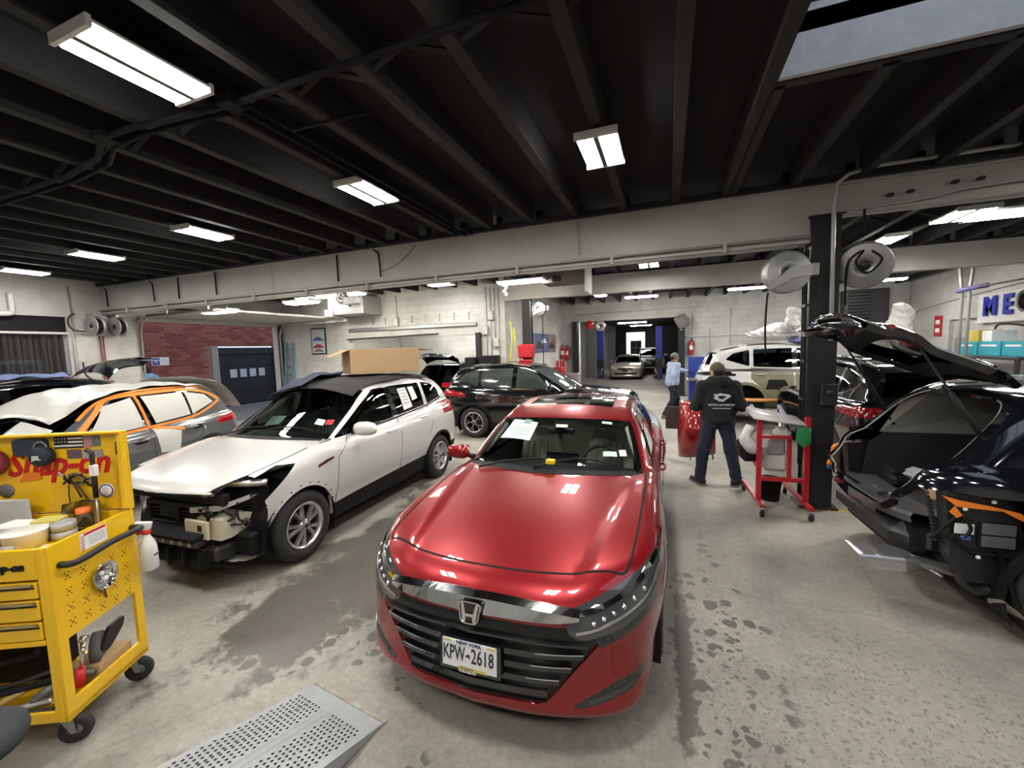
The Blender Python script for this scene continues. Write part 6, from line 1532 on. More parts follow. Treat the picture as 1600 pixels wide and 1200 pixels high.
w2, _ = copy_car(rav, 'pale_blue_suv', 'pale bluish white SUV behind the stripped white one', (5.9, 14.9, 0), PI, {blk: mat('pale blue paint', (.62, .67, .76), .2, coat=1.0), glass_mid: glass_dark}, (1.06, 1, 1.06), ('door_mirror', 'door_crease'))
SED = dict(S=dict(AC, axles=(.96, 3.79)), r=.335, rim=.22, style=2, nsp=7, wy=.80, ws=ws, ws_z=.93,
    glass=([(1.93, 1.0), (2.72, 1.02), (2.70, 1.345), (2.50, 1.335), (2.25, 1.20)], [(2.80, 1.02), (3.62, 1.06), (3.86, 1.12), (3.50, 1.27), (3.1, 1.34), (2.79, 1.35)]),
    head=(('front', rounded([(.48, .62), (.86, .64), (.90, .78), (.78, .79), (.50, .70)], .03)),), grille=[(-.1, .70), (.42, .68), (.42, .60), (-.1, .58)],
    clad=(('front', [(-.1, .30), (.62, .32), (.66, .42), (-.1, .42)], False),), hood=hood, mirror=(1.80, .84, .985), seats=2.1,
    head_m=mat('lit head lamp', (.75, .62, .42), .2, coat=1.0))
SED['S'].pop('hoodline')
sv, SB, _ = build_car('silver_sedan', 'champagne silver sedan with amber-looking headlights beyond the rear opening', (-2.31, 24.5, 0), PI / 2, SED, champ, .06)
text('sedan_emblem', '^', .16, frame((.0, 0, .72), (0, -1, 0), (0, 0, 1)), chrome, sv, depth=.01)
MB().bbox(.0, .02, -.16, .16, .48, .60, .005).build('plate', black_gloss, sv)
pk, _ = copy_car(rav, 'white_truck', 'white truck right behind the champagne sedan', (-1.05, 29.6, 0), PI / 2 + .06, {blk: mat('pickup white', (.62, .63, .66), .2, coat=1.0), glass_mid: glass_dark}, (1.1, 1.02, 1.08), ('door_crease',))
s2, _ = copy_car(sv, 'silver_car', 'silver car roof at the right edge behind the near black SUV', (5.6, 10.65, 0), -PI / 2, {champ: silver}, (1, 1, 1), ('door_mirror', 'sedan_emblem', 'plate'))
# ================================================================ YELLOW TOOL CART
yel = mat('yellow enamel', (.82, .50, .012), .32, coat=.3, noise=(5, (.74, .43, .01), .5), bump=(30, .04))
ct = thing('tool_cart', 'yellow steel tool cart with open lid at the lower left', 'tool cart', (-2.90, 1.005, 0), math.radians(25.5))
CW, CDp = .95, .516
def cpart(name, m, *boxes, b=.006):
    q = MB()
    for bx_ in boxes: q.bbox(*bx_, b)
    return q.build(name, m, ct)
cpart('base_frame', yel, (-CW, 0, 0, CDp, .15, .185))
# right side panel with its window cut-out
sp = MB(); o_ = [(0, .15), (CDp, .15), (CDp, 1.09), (0, 1.09)]; w_ = [(.048, .245), (.462, .245), (.462, .575), (.048, .575)]
vs = [(x, y, z) for x in (-.018, 0) for y, z in o_ + w_]; fs = []
for i in range(4):
    j = (i + 1) % 4
    fs += [(8 + i, 8 + j, 12 + j, 12 + i), (i, 4 + i, 4 + j, j), (i, j, 8 + j, 8 + i), (4 + i, 12 + i, 12 + j, 4 + j)]
side_p = sp.add(vs, fs).build('side_panel', yel, ct)
pg = MB()
for (yy, zz) in [(.08 + .085 * i, .90 - .085 * j - .012 * i) for i in range(5) for j in range(4)]:
    if (i := 0) or (abs(yy - .26) < .06 and abs(zz - .80) < .09): continue
    for (a, b) in ((-.012, .016), (0, .016), (.012, .016), (-.004, 0), (.004, 0), (-.012, -.016), (0, -.016), (.012, -.016)):
        if (a, b) in ((0, .016), (0, -.016)): continue
        pg.box(-.0005, .0015, yy + a - .0035, yy + a + .0035, zz + b - .0025, zz + b + .0025)
pg = pg.build('peg_slots', seam_m, side_p); pg['kind'] = 'stuff'
cpart('side_panel', yel, (-CW, -CW + .018, 0, CDp, .15, 1.09)); cpart('back_panel', yel, (-CW + .018, -.018, CDp - .012, CDp, .58, 1.09))
cpart('front_post', yel, (-.06, -.018, -.004, .03, .15, 1.09)); cpart('front_post', yel, (-CW + .018, -CW + .06, -.004, .03, .15, 1.09))
cpart('tray_floor', yel, (-CW + .018, -.018, .01, CDp - .012, .99, 1.005)); cpart('shelf_top', yel, (-CW + .018, -.018, .01, CDp - .012, .58, .6))
cpart('shelf_lip', yel, (-CW + .06, -.06, -.004, .012, .15, .215)); cpart('top_rail', yel, (-CW + .06, -.06, -.004, .012, .925, 1.09))
for k, (z0, z1) in enumerate(((.83, .915), (.715, .82), (.61, .705))):
    dr = cpart('drawer', yel, (-CW + .065, -.065, -.010, .02, z0, z1))
    MB().add([(-CW + .07, -.012, z1 - .022), (-.07, -.012, z1 - .022), (-.07, -.030, z1 - .004), (-CW + .07, -.030, z1 - .004), (-CW + .07, -.012, z1), (-.07, -.012, z1)], [(0, 1, 2, 3), (3, 2, 5, 4)]).build('drawer_pull', satin, dr)
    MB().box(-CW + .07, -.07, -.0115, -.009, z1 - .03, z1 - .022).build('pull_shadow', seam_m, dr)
cpart('valance', yel, (-CW + .06, -.06, -.006, .012, .575, .605))
text('brand_plate', 'Snap-on', .055, frame((-.20, -.0065, 1.0), (1, 0, 0), (0, 0, 1)), black_plastic, ct, .004, bold=.002, shear=.15)
# lid
lid = MB().bbox(-CW, 0, CDp, CDp + .02, 1.09, 1.585, .006).build('lid', yel, ct)
for q in ((-.022, 0), (-CW, -CW + .022)): MB().add([(q[0], CDp, 1.09), (q[1], CDp, 1.09), (q[1], CDp - .05, 1.11), (q[1], CDp - .035, 1.575), (q[1], CDp, 1.585), (q[0], CDp, 1.585), (q[0], CDp - .035, 1.575), (q[0], CDp - .05, 1.11)], [(1, 2, 3, 4), (0, 5, 6, 7), (2, 7, 6, 3), (3, 6, 5, 4), (0, 7, 2, 1)]).build('lid_flange', yel, lid)
MB().bbox(-CW, 0, CDp - .045, CDp, 1.572, 1.588, .004).build('lid_flange', yel, lid)
redm = mat('red print', (.50, .012, .012), .45)
LY = CDp - .002
text('lid_lettering', 'Snap-on', .205, frame((-.395, LY, 1.395), (1, 0, 0), (0, 0, 1)), redm, lid, .0015, shear=.30, bold=.006, xs=.86)
# printed cards and stickers on the lid
def lidcard(name, x0, x1, z0, z1, m, y=LY): return MB().box(x0, x1, y - .003, y, z0, z1).build(name, m, lid)
fl_ = lidcard('flag_sticker', -.40, -.24, 1.49, 1.565, mat('flag black', (.02, .02, .022), .6))
for k in range(3): MB().box(-.32 if k < 2 else -.40, -.24, LY - .004, LY - .003, 1.545 - .022 * k, 1.554 - .022 * k).build('flag_stripe', white_paper, fl_)
for k in range(8): MB().lathe([(0, -.001), (.004, -.001)], 'y', (-.39 + .018 * (k % 4), LY - .0032, 1.55 - .02 * (k // 4)), 5).build('flag_star', white_paper, fl_)
cardm = [mat('card %d' % k, c, .5, noise=(70, c2, .8)) for k, (c, c2) in enumerate((((.35, .12, .14), (.5, .4, .38)), ((.05, .10, .11), (.2, .28, .28)), ((.06, .035, .05), (.22, .14, .16)), ((.45, .4, .4), (.2, .15, .18)), ((.4, .4, .38), (.12, .12, .14))))]
for nm, a in (('picture_card', (-.235, -.185, 1.49, 1.56)), ('picture_card', (-.182, -.142, 1.495, 1.56)), ('picture_card', (-.335, -.255, 1.425, 1.48)), ('picture_card', (-.245, -.195, 1.42, 1.475)), ('picture_card', (-.19, -.135, 1.425, 1.475))): lidcard(nm, *a, cardm.pop(0))
rs = MB().lathe([(0, -.004), (.045, -.004), (.045, 0)], 'y', (-.137, LY, 1.215), 24).build('round_sticker', white_paper, lid)
MB().lathe([(.034, -.0045), (.041, -.0045)], 'y', (-.137, LY, 1.215), 24).build('sticker_ring', mat('plate blue', (.02, .03, .14)), rs)
MB().prism([(-.62, .0), (-.60, .03), (-.585, .055), (-.50, .055), (-.495, .01)], LY - .004, LY, 'xz', M=Matrix.Translation((0, 0, 1.295))).build('orange_sticker', mat('orange print', (.75, .20, .02), .5), lid)
MB().lathe([(0, -.004), (.045, -.004), (.045, 0)], 'y', (-.70, LY, 1.245), 9).build('skull_sticker', mat('grey print', (.22, .2, .19), .6, noise=(60, (.05, .04, .04), .8)), lid)
# bar handle, warning label
hb = MB(); hb.tube(smooth_path([(0, .05, .975), (.055, .055, .975), (.075, .10, .98), (.075, .26, .99), (.075, .43, .985), (.055, .48, .98), (0, .485, .98)], 5), .017, 12).build('push_handle', mat('black rubber', (.012, .012, .012), .55), ct)
wl = MB().box(0, .0015, .165, .325, .985, 1.08).build('warning_label', white_paper, ct)
MB().box(.0014, .002, .19, .32, 1.062, 1.076).build('label_header', redm, wl)
for k in range(5): MB().box(.0014, .002, .215, .31, 1.045 - .011 * k, 1.049 - .011 * k).build('label_line', mat('grey ink', (.35, .35, .35), .7), wl)
for k in range(4): MB().lathe([(.006, .002), (.010, .002)], 'x', (0, .18, 1.055 - .021 * k), 10).build('label_icon', redm, wl)
# casters
for (x, y) in ((-.05, .05), (-.05, .46), (-CW + .06, .05), (-CW + .06, .46)):
    cs = MB().lathe([(.0, -.02), (.058, -.02), (.070, -.015), (.072, 0), (.070, .015), (.058, .02), (0, .02)], 'y', (0, 0, 0), 24).build('caster_wheel', rubber, ct); cs.location = (x + .03, y, .072); cs.rotation_euler = (0, 0, .35)
    MB().lathe([(0, -.02), (.034, -.02), (.034, .02), (0, .02)], 'y', (0, 0, 0), 16).build('caster_hub', satin, cs)
    for s_ in (-1, 1): MB().prism([(-.012, -.01), (.012, -.01), (.0, .082), (-.05, .082)], s_ * .024, s_ * .028, 'xz').build('caster_fork', steel, cs)
    MB().box(-.06, .01, -.03, .03, .074, .08).build('caster_plate', steel, cs)
CM = Matrix.Translation(ct.location) @ Matrix.Rotation(math.radians(25.5), 4, 'Z')
def prop(name, label, cat, mb, m, group=None): 
    mb.v = [tuple(CM @ Vector(p)) for p in mb.v]; return tag(mb.build(name, m), label, cat, group)
def prop_root(name, label, cat, loc, rz=0.0):
    r = thing(name, label, cat); r.matrix_world = CM @ Matrix.Translation(loc) @ Matrix.Rotation(rz, 4, 'Z'); return r
# things clipped to the cart
sb = prop_root('spray_bottle', 'white spray bottle with red trigger hung on the cart side', 'bottle', (.075, .50, .70))
MB().lathe([(0, 0), (.040, 0), (.046, .008), (.046, .10), (.044, .15), (.030, .19), (.018, .215), (.018, .235)], 'z', (0, 0, 0), 20).build('bottle_body', mat('milky plastic', (.66, .65, .62), .35), sb)
MB().lathe([(.021, .228), (.023, .23), (.023, .252), (.016, .256)], 'z', (0, 0, 0), 16).build('collar', mat('red plastic', (.55, .02, .02), .4), sb)
MB().add([(-.02, -.014, .256), (.02, -.014, .256), (.02, .014, .256), (-.02, .014, .256), (-.055, -.013, .305), (.035, -.013, .30), (.035, .013, .30), (-.055, .013, .305)], [(0, 3, 2, 1), (4, 5, 6, 7), (0, 1, 5, 4), (1, 2, 6, 5), (2, 3, 7, 6), (3, 0, 4, 7)]).build('sprayer_head', white_paper, sb)
MB().add([(-.055, -.012, .30), (-.02, -.012, .285), (-.04, -.012, .225), (-.055, -.012, .235), (-.055, .012, .30), (-.02, .012, .285), (-.04, .012, .225), (-.055, .012, .235)], [(0, 1, 2, 3), (7, 6, 5, 4), (0, 4, 5, 1), (1, 5, 6, 2), (2, 6, 7, 3), (3, 7, 4, 0)]).build('trigger', mat('red plastic', (.55, .02, .02)), sb)
MB().box(.0455, .0465, -.02, .025, .09, .10).build('label_print', ink, sb)
md = prop_root('magnetic_dish', 'round chrome magnetic dish with small parts on the cart side', 'dish', (.002, .262, .80))
MB().lathe([(0, .0), (.058, .0), (.064, .012), (.072, .028), (.076, .028), (.068, .008), (.05, .018), (0, .012)], 'x', (0, 0, 0), 28).build('dish_bowl', chrome, md)
for k, (y, z, r) in enumerate(((-.02, .02, .012), (.015, .03, .009), (.0, -.02, .014), (-.03, -.025, .008), (.03, -.015, .010), (.01, .0, .008))): MB().lathe([(0, .026), (r, .026), (r, .012)], 'x', (0, y, z), 8).build('loose_nut', steel if k % 2 else white_paper, md)
kn = prop('hanging_bit', 'small rusty drill bit hanging below the magnetic dish', 'tool', MB().tube([(.012, .262, .735), (.010, .262, .70), (.012, .264, .665)], [.006, .004, .007], 6), mat('rusty steel', (.16, .08, .05), .6, metal=.5))
# speaker, pouch, cap, tools on the lid
sk_ = prop_root('small_speaker', 'small dark round speaker hanging on the yellow lid', 'speaker', (-.445, CDp - .035, 1.455), 0)
MB().lathe([(0, -.035), (.045, -.034), (.058, -.022), (.060, 0), (.055, .022), (0, .028)], 'y', (0, 0, 0), 26).build('speaker_body', mat('navy mesh', (.02, .028, .04), .8, bump=(200, .5)), sk_)
text('speaker_logo', 'JBL', .036, frame((0, -.0365, -.005), (1, 0, 0), (0, 0, 1)), white_paper, sk_, .001, bold=.001)
MB().tube([(.035 * math.cos(a), -.005, .052 + .035 * math.sin(a)) for a in np.linspace(.0, PI, 10)], .004, 6).build('speaker_strap', mat('grey strap', (.25, .27, .28), .7), sk_)
prop('navy_pouch', 'flat navy pouch on the yellow lid behind the speaker', 'pouch', MB().prism(rounded([(-.61, 1.46), (-.43, 1.46), (-.43, 1.555), (-.61, 1.56)], .025), CDp - .03, CDp - .003, 'xz'), mat('navy nylon', (.025, .035, .05), .7))
prop('red_beanie', 'dark red beanie hanging at the left edge of the yellow lid', 'hat', MB().lathe([(0, -.05), (.05, -.045), (.075, -.02), (.078, .02), (0, .022)], 'y', (-.73, CDp - .03, 1.425), 20), mat('maroon', (.22, .03, .04), .7))
pl_ = prop_root('pliers_cluster', 'cluster of dark pliers and keys hung on the yellow lid', 'tools', (-.27, CDp - .012, 1.305))
random.seed(12)
for k in range(22):
    a = random.uniform(0, 2 * PI); c_ = (random.choice((-.05, .045)) + random.uniform(-.02, .02), random.uniform(-.03, .03)); l = random.uniform(.03, .075)
    MB().tube([(c_[0], -.01 - .001 * k, c_[1]), (c_[0] + l * math.cos(a) * .6, -.018 - .0008 * k, c_[1] + l * math.sin(a) * .6), (c_[0] + l * math.cos(a), -.010, c_[1] + l * math.sin(a))], [.007, .006, .003], 6).build('plier_jaw', random.choice((dark_metal, black_plastic, steel)), pl_)
for (a, b) in (((-.02, -.02), (.04, -.135)), ((-.035, -.02), (.005, -.12))): MB().tube([(a[0], -.012, a[1]), (b[0], -.012, b[1])], .006, 6).build('punch', mat('rusty steel', (.16, .08, .05)), pl_)
MB().tube([(-.065, -.006, -.04), (-.07, -.006, -.10), (-.068, -.006, -.17), (-.072, -.006, -.215)], .0035, 5).build('bead_chain', dark_metal, pl_)
pr = prop_root('pry_bar', 'upright pry bar with black grip standing in the cart tray', 'tool', (-.105, .40, 1.006))
MB().tube([(0, 0, 0), (0, .005, .20)], .006, 8).build('shaft', steel, pr); MB().tube([(0, .005, .20), (0, .008, .33)], .013, 8).build('grip', black_plastic, pr); MB().tube([(0, .008, .39), (0, .01, .47), (-.03, .01, .49)], .012, 8).build('hook', dark_metal, pr); MB().bbox(-.018, .024, -.006, .02, .33, .40, .006).build('white_tag', white_paper, pr)
sd_ = prop_root('screwdriver', 'thin screwdriver hung at the right end of the lid', 'tool', (-.04, CDp - .012, 1.44))
MB().tube([(0, 0, 0), (.003, 0, .08)], .011, 8).build('grip', mat('brown grip', (.06, .025, .02), .5), sd_); MB().tube([(.003, 0, .08), (.004, 0, .135)], .004, 6).build('shaft', steel, sd_)
# tray contents
TZ = 1.006
jr = prop_root('plastic_jar', 'clear plastic jar with orange lid in the cart tray', 'jar', (-.20, .42, TZ + .002))
MB().lathe([(0, 0), (.042, 0), (.044, .09), (.03, .11)], 'z', (0, 0, 0), 16).build('jar_body', glassmat('clear plastic', (.85, .85, .83), .15), jr); MB().lathe([(.034, .108), (.034, .135), (0, .137)], 'z', (0, 0, 0), 16).build('jar_lid', mat('orange plastic', (.75, .16, .03), .45), jr)
prop('plastic_bag', 'crumpled clear plastic bag behind the orange lidded jar', 'bag', MB().add([(-.34, .47, TZ), (-.16, .48, TZ), (-.14, .47, TZ + .16), (-.22, .475, TZ + .175), (-.35, .46, TZ + .15), (-.32, .40, TZ + .05), (-.18, .41, TZ + .05)], [(0, 1, 2, 3, 4), (0, 5, 6, 1), (5, 4, 3, 6), (1, 6, 3, 2), (0, 4, 5)], True), glassmat('clear plastic', (.85, .85, .83)))
tr = prop_root('tape_roll', 'stack of silver duct tape rolls in the cart tray', 'tape', (-.23, .33, TZ))
for k in range(2): MB().lathe([(.032, .05 * k), (.055, .05 * k), (.055, .05 * k + .045), (.032, .05 * k + .045)], 'z', (0, 0, 0), 22, close=True).build('roll', mat('duct tape', (.36, .37, .38), .4, metal=.2), tr)
tb = prop_root('plastic_tub', 'round white plastic tub in the cart tray', 'tub', (-.34, .24, TZ))
MB().lathe([(0, 0), (.08, 0), (.092, .085), (.096, .09), (.09, .09), (.078, .01), (0, .01)], 'z', (0, 0, 0), 26).build('tub_body', white_paper, tb); MB().lathe([(0, .092), (.088, .094), (.097, .088)], 'z', (0, 0, 0), 26).build('tub_rim', mat('milky plastic', (.66, .65, .62)), tb)
for k, (nm, lb, a, m_, rz_) in enumerate((('yellow_sponge', 'pale yellow sponge block in the cart tray', (-.33, .36, .13, .09, .11), mat('sponge', (.55, .48, .12), .9, bump=(60, .6)), .1), ('paper_packet', 'grey printed paper packet leaning on the lid', (-.62, .46, .20, .02, .20), mat('grey packet', (.42, .43, .43), .7, noise=(16, (.6, .6, .6), .7)), -.06),
        ('parts_carton', 'white and orange parts carton in the cart tray', (-.50, .20, .18, .15, .07), mat('carton', (.70, .66, .64), .7, noise=(9, (.8, .22, .05), .5)), .25), ('glove_box', 'white tissue carton at the back of the cart tray', (-.49, .36, .20, .12, .09), white_paper, -.15), ('grey_bin', 'grey plastic bin at the left of the cart tray', (-.78, .24, .20, .30, .12), mat('bin grey', (.20, .21, .22), .5), 0))):
    mb = MB(); mb.bbox(-a[2] / 2, a[2] / 2, -a[3] / 2, a[3] / 2, 0, a[4], .008); M_ = Matrix.Translation((a[0], a[1], TZ)) @ Matrix.Rotation(rz_, 4, 'Z'); mb.v = [tuple(M_ @ Vector(p)) for p in mb.v]; prop(nm, lb, 'container' if 'bin' in nm else 'carton', mb, m_)
bh = prop_root('brush', 'black handled brush standing in the cart tray', 'brush', (-.56, .10, TZ)); MB().tube([(0, 0, 0), (.02, .02, .10), (.03, .03, .21)], [.024, .026, .022], 8).build('handle', black_plastic, bh); MB().bbox(-.05, .05, -.02, .02, 0, .03, .006).build('bristles', dark_metal, bh)
prop('black_phone', 'black phone resting on the bin at the left of the tray', 'phone', MB().cbox((-.74, .20, TZ + .165), (.075, .16, .010), .4, rx=.45), black_gloss)
for k in range(7):
    x = -.12 - .11 * k; prop('shop_rag', 'crumpled shop rag %s' % ('by the duct tape', 'near the tray corner', 'beside the tub', 'under the carton', 'by the brush', 'at the front rim of the tray', 'left of the brush')[k], 'rag', MB().add([(x + random.uniform(-.06, .06), .07 + random.uniform(-.03, .09), TZ + random.uniform(.0, .05)) for _ in range(4)] + [(x, .10, TZ + .06)], [(0, 1, 4), (1, 2, 4), (2, 3, 4), (3, 0, 4), (3, 2, 1, 0)]), (mat('rag pink', (.5, .3, .32), .9), white_paper, mat('rag grey', (.3, .28, .29), .9))[k % 3])
# lower shelf contents
SZ = .186
gw = prop_root('cut_off_wheel', 'grey grinding wheel on the lower cart shelf', 'grinding wheel', (-.10, .30, SZ + .16)); MB().lathe([(.035, -.02), (.085, -.02), (.085, .02), (.035, .02)], 'x', (0, 0, 0), 26, close=True).build('wheel', mat('abrasive', (.10, .10, .10), .9, bump=(90, .4)), gw); gw.rotation_euler.z += .5
prop('worn_carton', 'worn cardboard tray on the lower cart shelf', 'carton', MB().bbox(-.20, -.03, .22, .44, SZ, SZ + .10, .004), card)
prop('gasket_plate', 'dark metal flange plate at the back of the lower shelf', 'plate', MB().prism(rounded([(.30, .30), (.36, .42), (.47, .43), (.46, .38), (.36, .30)], .02), -.10, -.08, 'yz'), dark_metal)
rw_ = prop_root('ratchet', 'silver ratchet with red grip on the lower shelf', 'ratchet', (-.05, .12, SZ + .06)); MB().tube([(0, 0, 0), (.0, .02, .09)], .022, 8).build('grip', mat('red plastic', (.55, .02, .02)), rw_); MB().tube([(0, .02, .09), (0, .05, .22)], [.008, .012], 8).build('shaft', chrome, rw_); MB().lathe([(0, -.012), (.02, -.012), (.02, .012), (0, .012)], 'x', (0, .055, .235), 12).build('head', chrome, rw_)
pm = prop_root('pipe_wrench', 'grey green pipe wrench lying on the lower shelf', 'wrench', (-.12, .09, SZ + .06)); MB().tube(smooth_path([(.06, .14, .0), (.0, .08, .03), (-.05, .0, .02), (-.10, -.02, -.02)], 4), [.022] * 6 + [.028] * 7, 8).build('handle', mat('green grey', (.14, .17, .15), .5, metal=.4), pm)
for k, (p, r, m_, lb) in enumerate((([(-.75, .10, .34), (-.45, .08, .30), (-.14, .12, .36)], .012, dark_metal, 'long dark steel bar on top of the shelf pile'), ([(-.80, .06, .26), (-.48, .05, .28), (-.16, .10, .31)], .018, black_plastic, 'black tube across the lower shelf'), ([(-.50, .03, .22), (-.36, .05, .25), (-.24, .10, .30)], .017, mat('wood handle', (.42, .28, .10), .6), 'yellow wooden hammer handle on the shelf'), ([(-.28, .04, .215), (-.20, .06, .22), (-.13, .07, .225)], .020, satin, 'bright socket extension near the shelf front'), ([(-.46, .01, .20), (-.30, .015, .20), (-.10, .03, .205)], .012, dark_metal, 'flat dark wrench at the shelf lip'), ([(-.85, .16, .40), (-.60, .14, .38), (-.30, .18, .42)], .025, black_plastic, 'black drill case hose at the back of the shelf'), ([(-.70, .02, .21), (-.55, .04, .22), (-.40, .03, .215)], .015, mat('maroon', (.22, .03, .04)), 'maroon handled tool at the left of the shelf'))):
    prop('hand_tool', lb, 'tool', MB().tube(smooth_path(p, 4), r, 7), m_)
prop('black_case', 'black plastic case at the back of the lower shelf', 'case', MB().bbox(-.90, -.34, .26, .46, SZ, SZ + .34, .02), black_plastic)
# padded stool at the lower left corner
st_ = thing('shop_stool', 'dark grey padded stool edge in the bottom left corner', 'stool', (-2.66, .62, 0))
MB().lathe([(0, .52), (.15, .515), (.175, .49), (.18, .46), (.17, .43), (0, .42)], 'z', (0, 0, 0), 28).build('cushion', mat('stool fabric', (.035, .038, .045), .95, bump=(120, .4)), st_)
MB().tube([(0, 0, .42), (0, 0, .1)], .025, 10).build('post', steel, st_)
for k in range(5): MB().tube([(0, 0, .12), (.2 * math.cos(k * 1.256), .2 * math.sin(k * 1.256), .06), (.2 * math.cos(k * 1.256), .2 * math.sin(k * 1.256), .0)], .016, 6).build('leg', black_plastic, st_)

# ================================================================ STEEL RAMP
ramp_m = mat('ramp grey paint', (.33, .345, .355), .5, noise=(9, (.26, .27, .27), .6), bump=(40, .1))
rp = thing('steel_ramp', 'grey perforated steel ramp on the floor before the red sedan', 'ramp', (-1.725, 1.705, 0), math.radians(-8))
RW = .29
def rz_(y): return .006 + .21 * min(-y, .80) / .80
MB().add([(-RW, 0, .004), (RW, 0, .004), (RW, -.80, .214), (-RW, -.80, .214), (-RW, 0, 0), (RW, 0, 0), (RW, -.80, .20), (-RW, -.80, .20)], [(0, 1, 2, 3), (7, 6, 5, 4), (0, 4, 5, 1), (1, 5, 6, 2), (2, 6, 7, 3), (3, 7, 4, 0)]).build('ramp_plate', ramp_m, rp)
MB().box(-RW, RW, -1.45, -.80, .20, .218).build('deck_plate', ramp_m, rp)
for s_ in (-1, 1): MB().prism([(0, 0), (-.80, .205), (-1.45, .205), (-1.45, .03), (-.80, .03)], s_ * RW, s_ * (RW - .012), 'yz').build('side_skirt', ramp_m, rp)
MB().bbox(-RW - .01, RW + .01, -.012, .012, 0, .012, .003).build('worn_edge', mat('worn edge', (.20, .17, .13), .6, metal=.4, noise=(20, (.5, .48, .42), .8)), rp)
for q in (-.04, .0): MB().add([(q - .002, -.12, rz_(-.12) + .0015), (q + .002, -.12, rz_(-.12) + .0015), (q + .002, -.78, rz_(-.78) + .0015), (q - .002, -.78, rz_(-.78) + .0015)], [(0, 1, 2, 3)]).build('weld_seam', mat('weld grey', (.22, .23, .235), .5), rp)
hl = MB()
for band in (-.215, -.12, .075, .19):
    for i in range(24):
        for j in range(4):
            y = -.13 - .027 * i; x = band + .026 * (j - 1.5) + (.013 if i % 2 else 0)
            if y < -.78: continue
            vs = []
            for k in range(6):
                a = k * PI / 3; yy = y + .0085 * math.sin(a); vs.append((x + .0065 * math.cos(a), yy, rz_(yy) + .0012))
            hl.add(vs, [tuple(range(6))])
h_ = hl.build('ramp_holes', seam_m, rp, fixn=False); h_['kind'] = 'stuff'

# ================================================================ RED PARTS RACK
rred = mat('rack red', (.42, .012, .02), .35, coat=.3)
rk = thing('parts_rack', 'red tubular rolling rack beside the black column', 'rack', (1.26, 5.28, 0), math.radians(3))
def bar(name, a, b, w=.045, m=rred, parent=rk):
    a, b = Vector(a), Vector(b); t = (b - a).normalized(); u = t.cross(Vector((0, 0, 1)) if abs(t.z) < .9 else Vector((0, 1, 0))).normalized() * w / 2; v = t.cross(u).normalized() * w / 2
    vs = [p + s_ * u + r_ * v for p in (a, b) for s_, r_ in ((-1, -1), (1, -1), (1, 1), (-1, 1))]
    return MB().add(vs, [(3, 2, 1, 0), (4, 5, 6, 7), (0, 1, 5, 4), (1, 2, 6, 5), (2, 3, 7, 6), (3, 0, 4, 7)]).build(name, m, parent)
for sx in (-.24, .24):
    bar('foot_rail', (sx, -.02, .13), (sx, .92, .13)); bar('upright', (sx, .18, .13), (sx, .18, 1.14), .05)
    for y in (0, .90):
        cw = MB().lathe([(0, -.016), (.048, -.016), (.05, 0), (.048, .016), (0, .016)], 'x', (0, 0, 0), 20).build('caster_wheel', rubber, rk); cw.location = (sx, y, .05)
        MB().prism([(-.02, .0), (.02, .0), (.025, .065), (-.025, .065)], -.022, .022, 'yz').build('caster_fork', chrome, cw)
bar('cross_bar', (-.24, .18, .40), (.24, .18, .40)); bar('cross_bar', (-.24, .18, .90), (.08, .18, .90), .035); bar('upright', (.08, .22, .42), (.08, .22, .90), .04)
for z in (.52, .72): bar('side_arm', (-.24, .18, z), (-.26, .62, z + .10), .035)
for sx in (-.2, .1): bar('top_arm', (sx, .18, 1.0), (sx - .05, .55, 1.22), .03, mat('padded arm', (.35, .38, .42), .6))
RMx = Matrix.Translation(rk.location) @ Matrix.Rotation(math.radians(3), 4, 'Z')
def rprop(name, label, cat, mb, m): mb.v = [tuple(RMx @ Vector(p)) for p in mb.v]; return tag(mb.build(name, m), label, cat)
film = mat('clear film', (.55, .55, .54), .25, bump=(14, .8))
rprop('wrapped_panel', 'grey film wrapped panel lying on top of the red rack', 'panel', MB().add([(-.32, .10, 1.12), (.22, .12, 1.04), (.24, .50, 1.06), (-.30, .62, 1.16), (-.30, .12, 1.16), (.20, .14, 1.08), (.22, .50, 1.10), (-.28, .60, 1.20)], [(3, 2, 1, 0), (4, 5, 6, 7), (0, 1, 5, 4), (1, 2, 6, 5), (2, 3, 7, 6), (3, 0, 4, 7)], True), film)
rprop('green_rag', 'green rag hanging from the red rack', 'rag', MB().add([(.12, .10, 1.04), (.26, .12, 1.03), (.25, .10, .86), (.18, .09, .80), (.10, .10, .88), (.18, .06, .95)], [(0, 1, 5), (1, 2, 5), (2, 3, 5), (3, 4, 5), (4, 0, 5)], True), mat('green cloth', (.02, .20, .06), .9))
rprop('white_fender_piece', 'white bumper piece stored in the red rack', 'bumper piece', MB().bbox(-.16, .10, .30, .42, .45, .68, .04), white_metal)
rprop('white_corner_piece', 'white curved trim piece higher in the red rack', 'trim piece', MB().tube(smooth_path([(-.30, .30, 1.0), (-.36, .28, .86), (-.28, .26, .74), (-.16, .3, .70)], 4), [.06] * 4 + [.085] * 5 + [.06] * 4, 8), mat('milky film', (.6, .6, .6), .3, bump=(18, .7)))
rprop('silver_grille_piece', 'grey mesh grille piece in the middle of the rack', 'grille', MB().bbox(-.12, .06, .28, .33, .66, .86, .02), galv)
rprop('dark_liner', 'black plastic liner behind the red rack bars', 'liner', MB().bbox(-.40, -.20, .30, .62, .55, .82, .05), black_plastic)
rprop('white_hook_piece', 'white lamp housing on the upper bar of the rack', 'lamp housing', MB().bbox(-.06, .12, .26, .40, .86, 1.0, .05), white_paper)
rprop('dark_bucket', 'dark plastic bucket on the floor under the red rack', 'bucket', MB().lathe([(0, 0), (.10, 0), (.13, .28), (.135, .28), (.12, .26), (.1, .02)], 'z', (.0, .62, 0), 20), black_plastic)

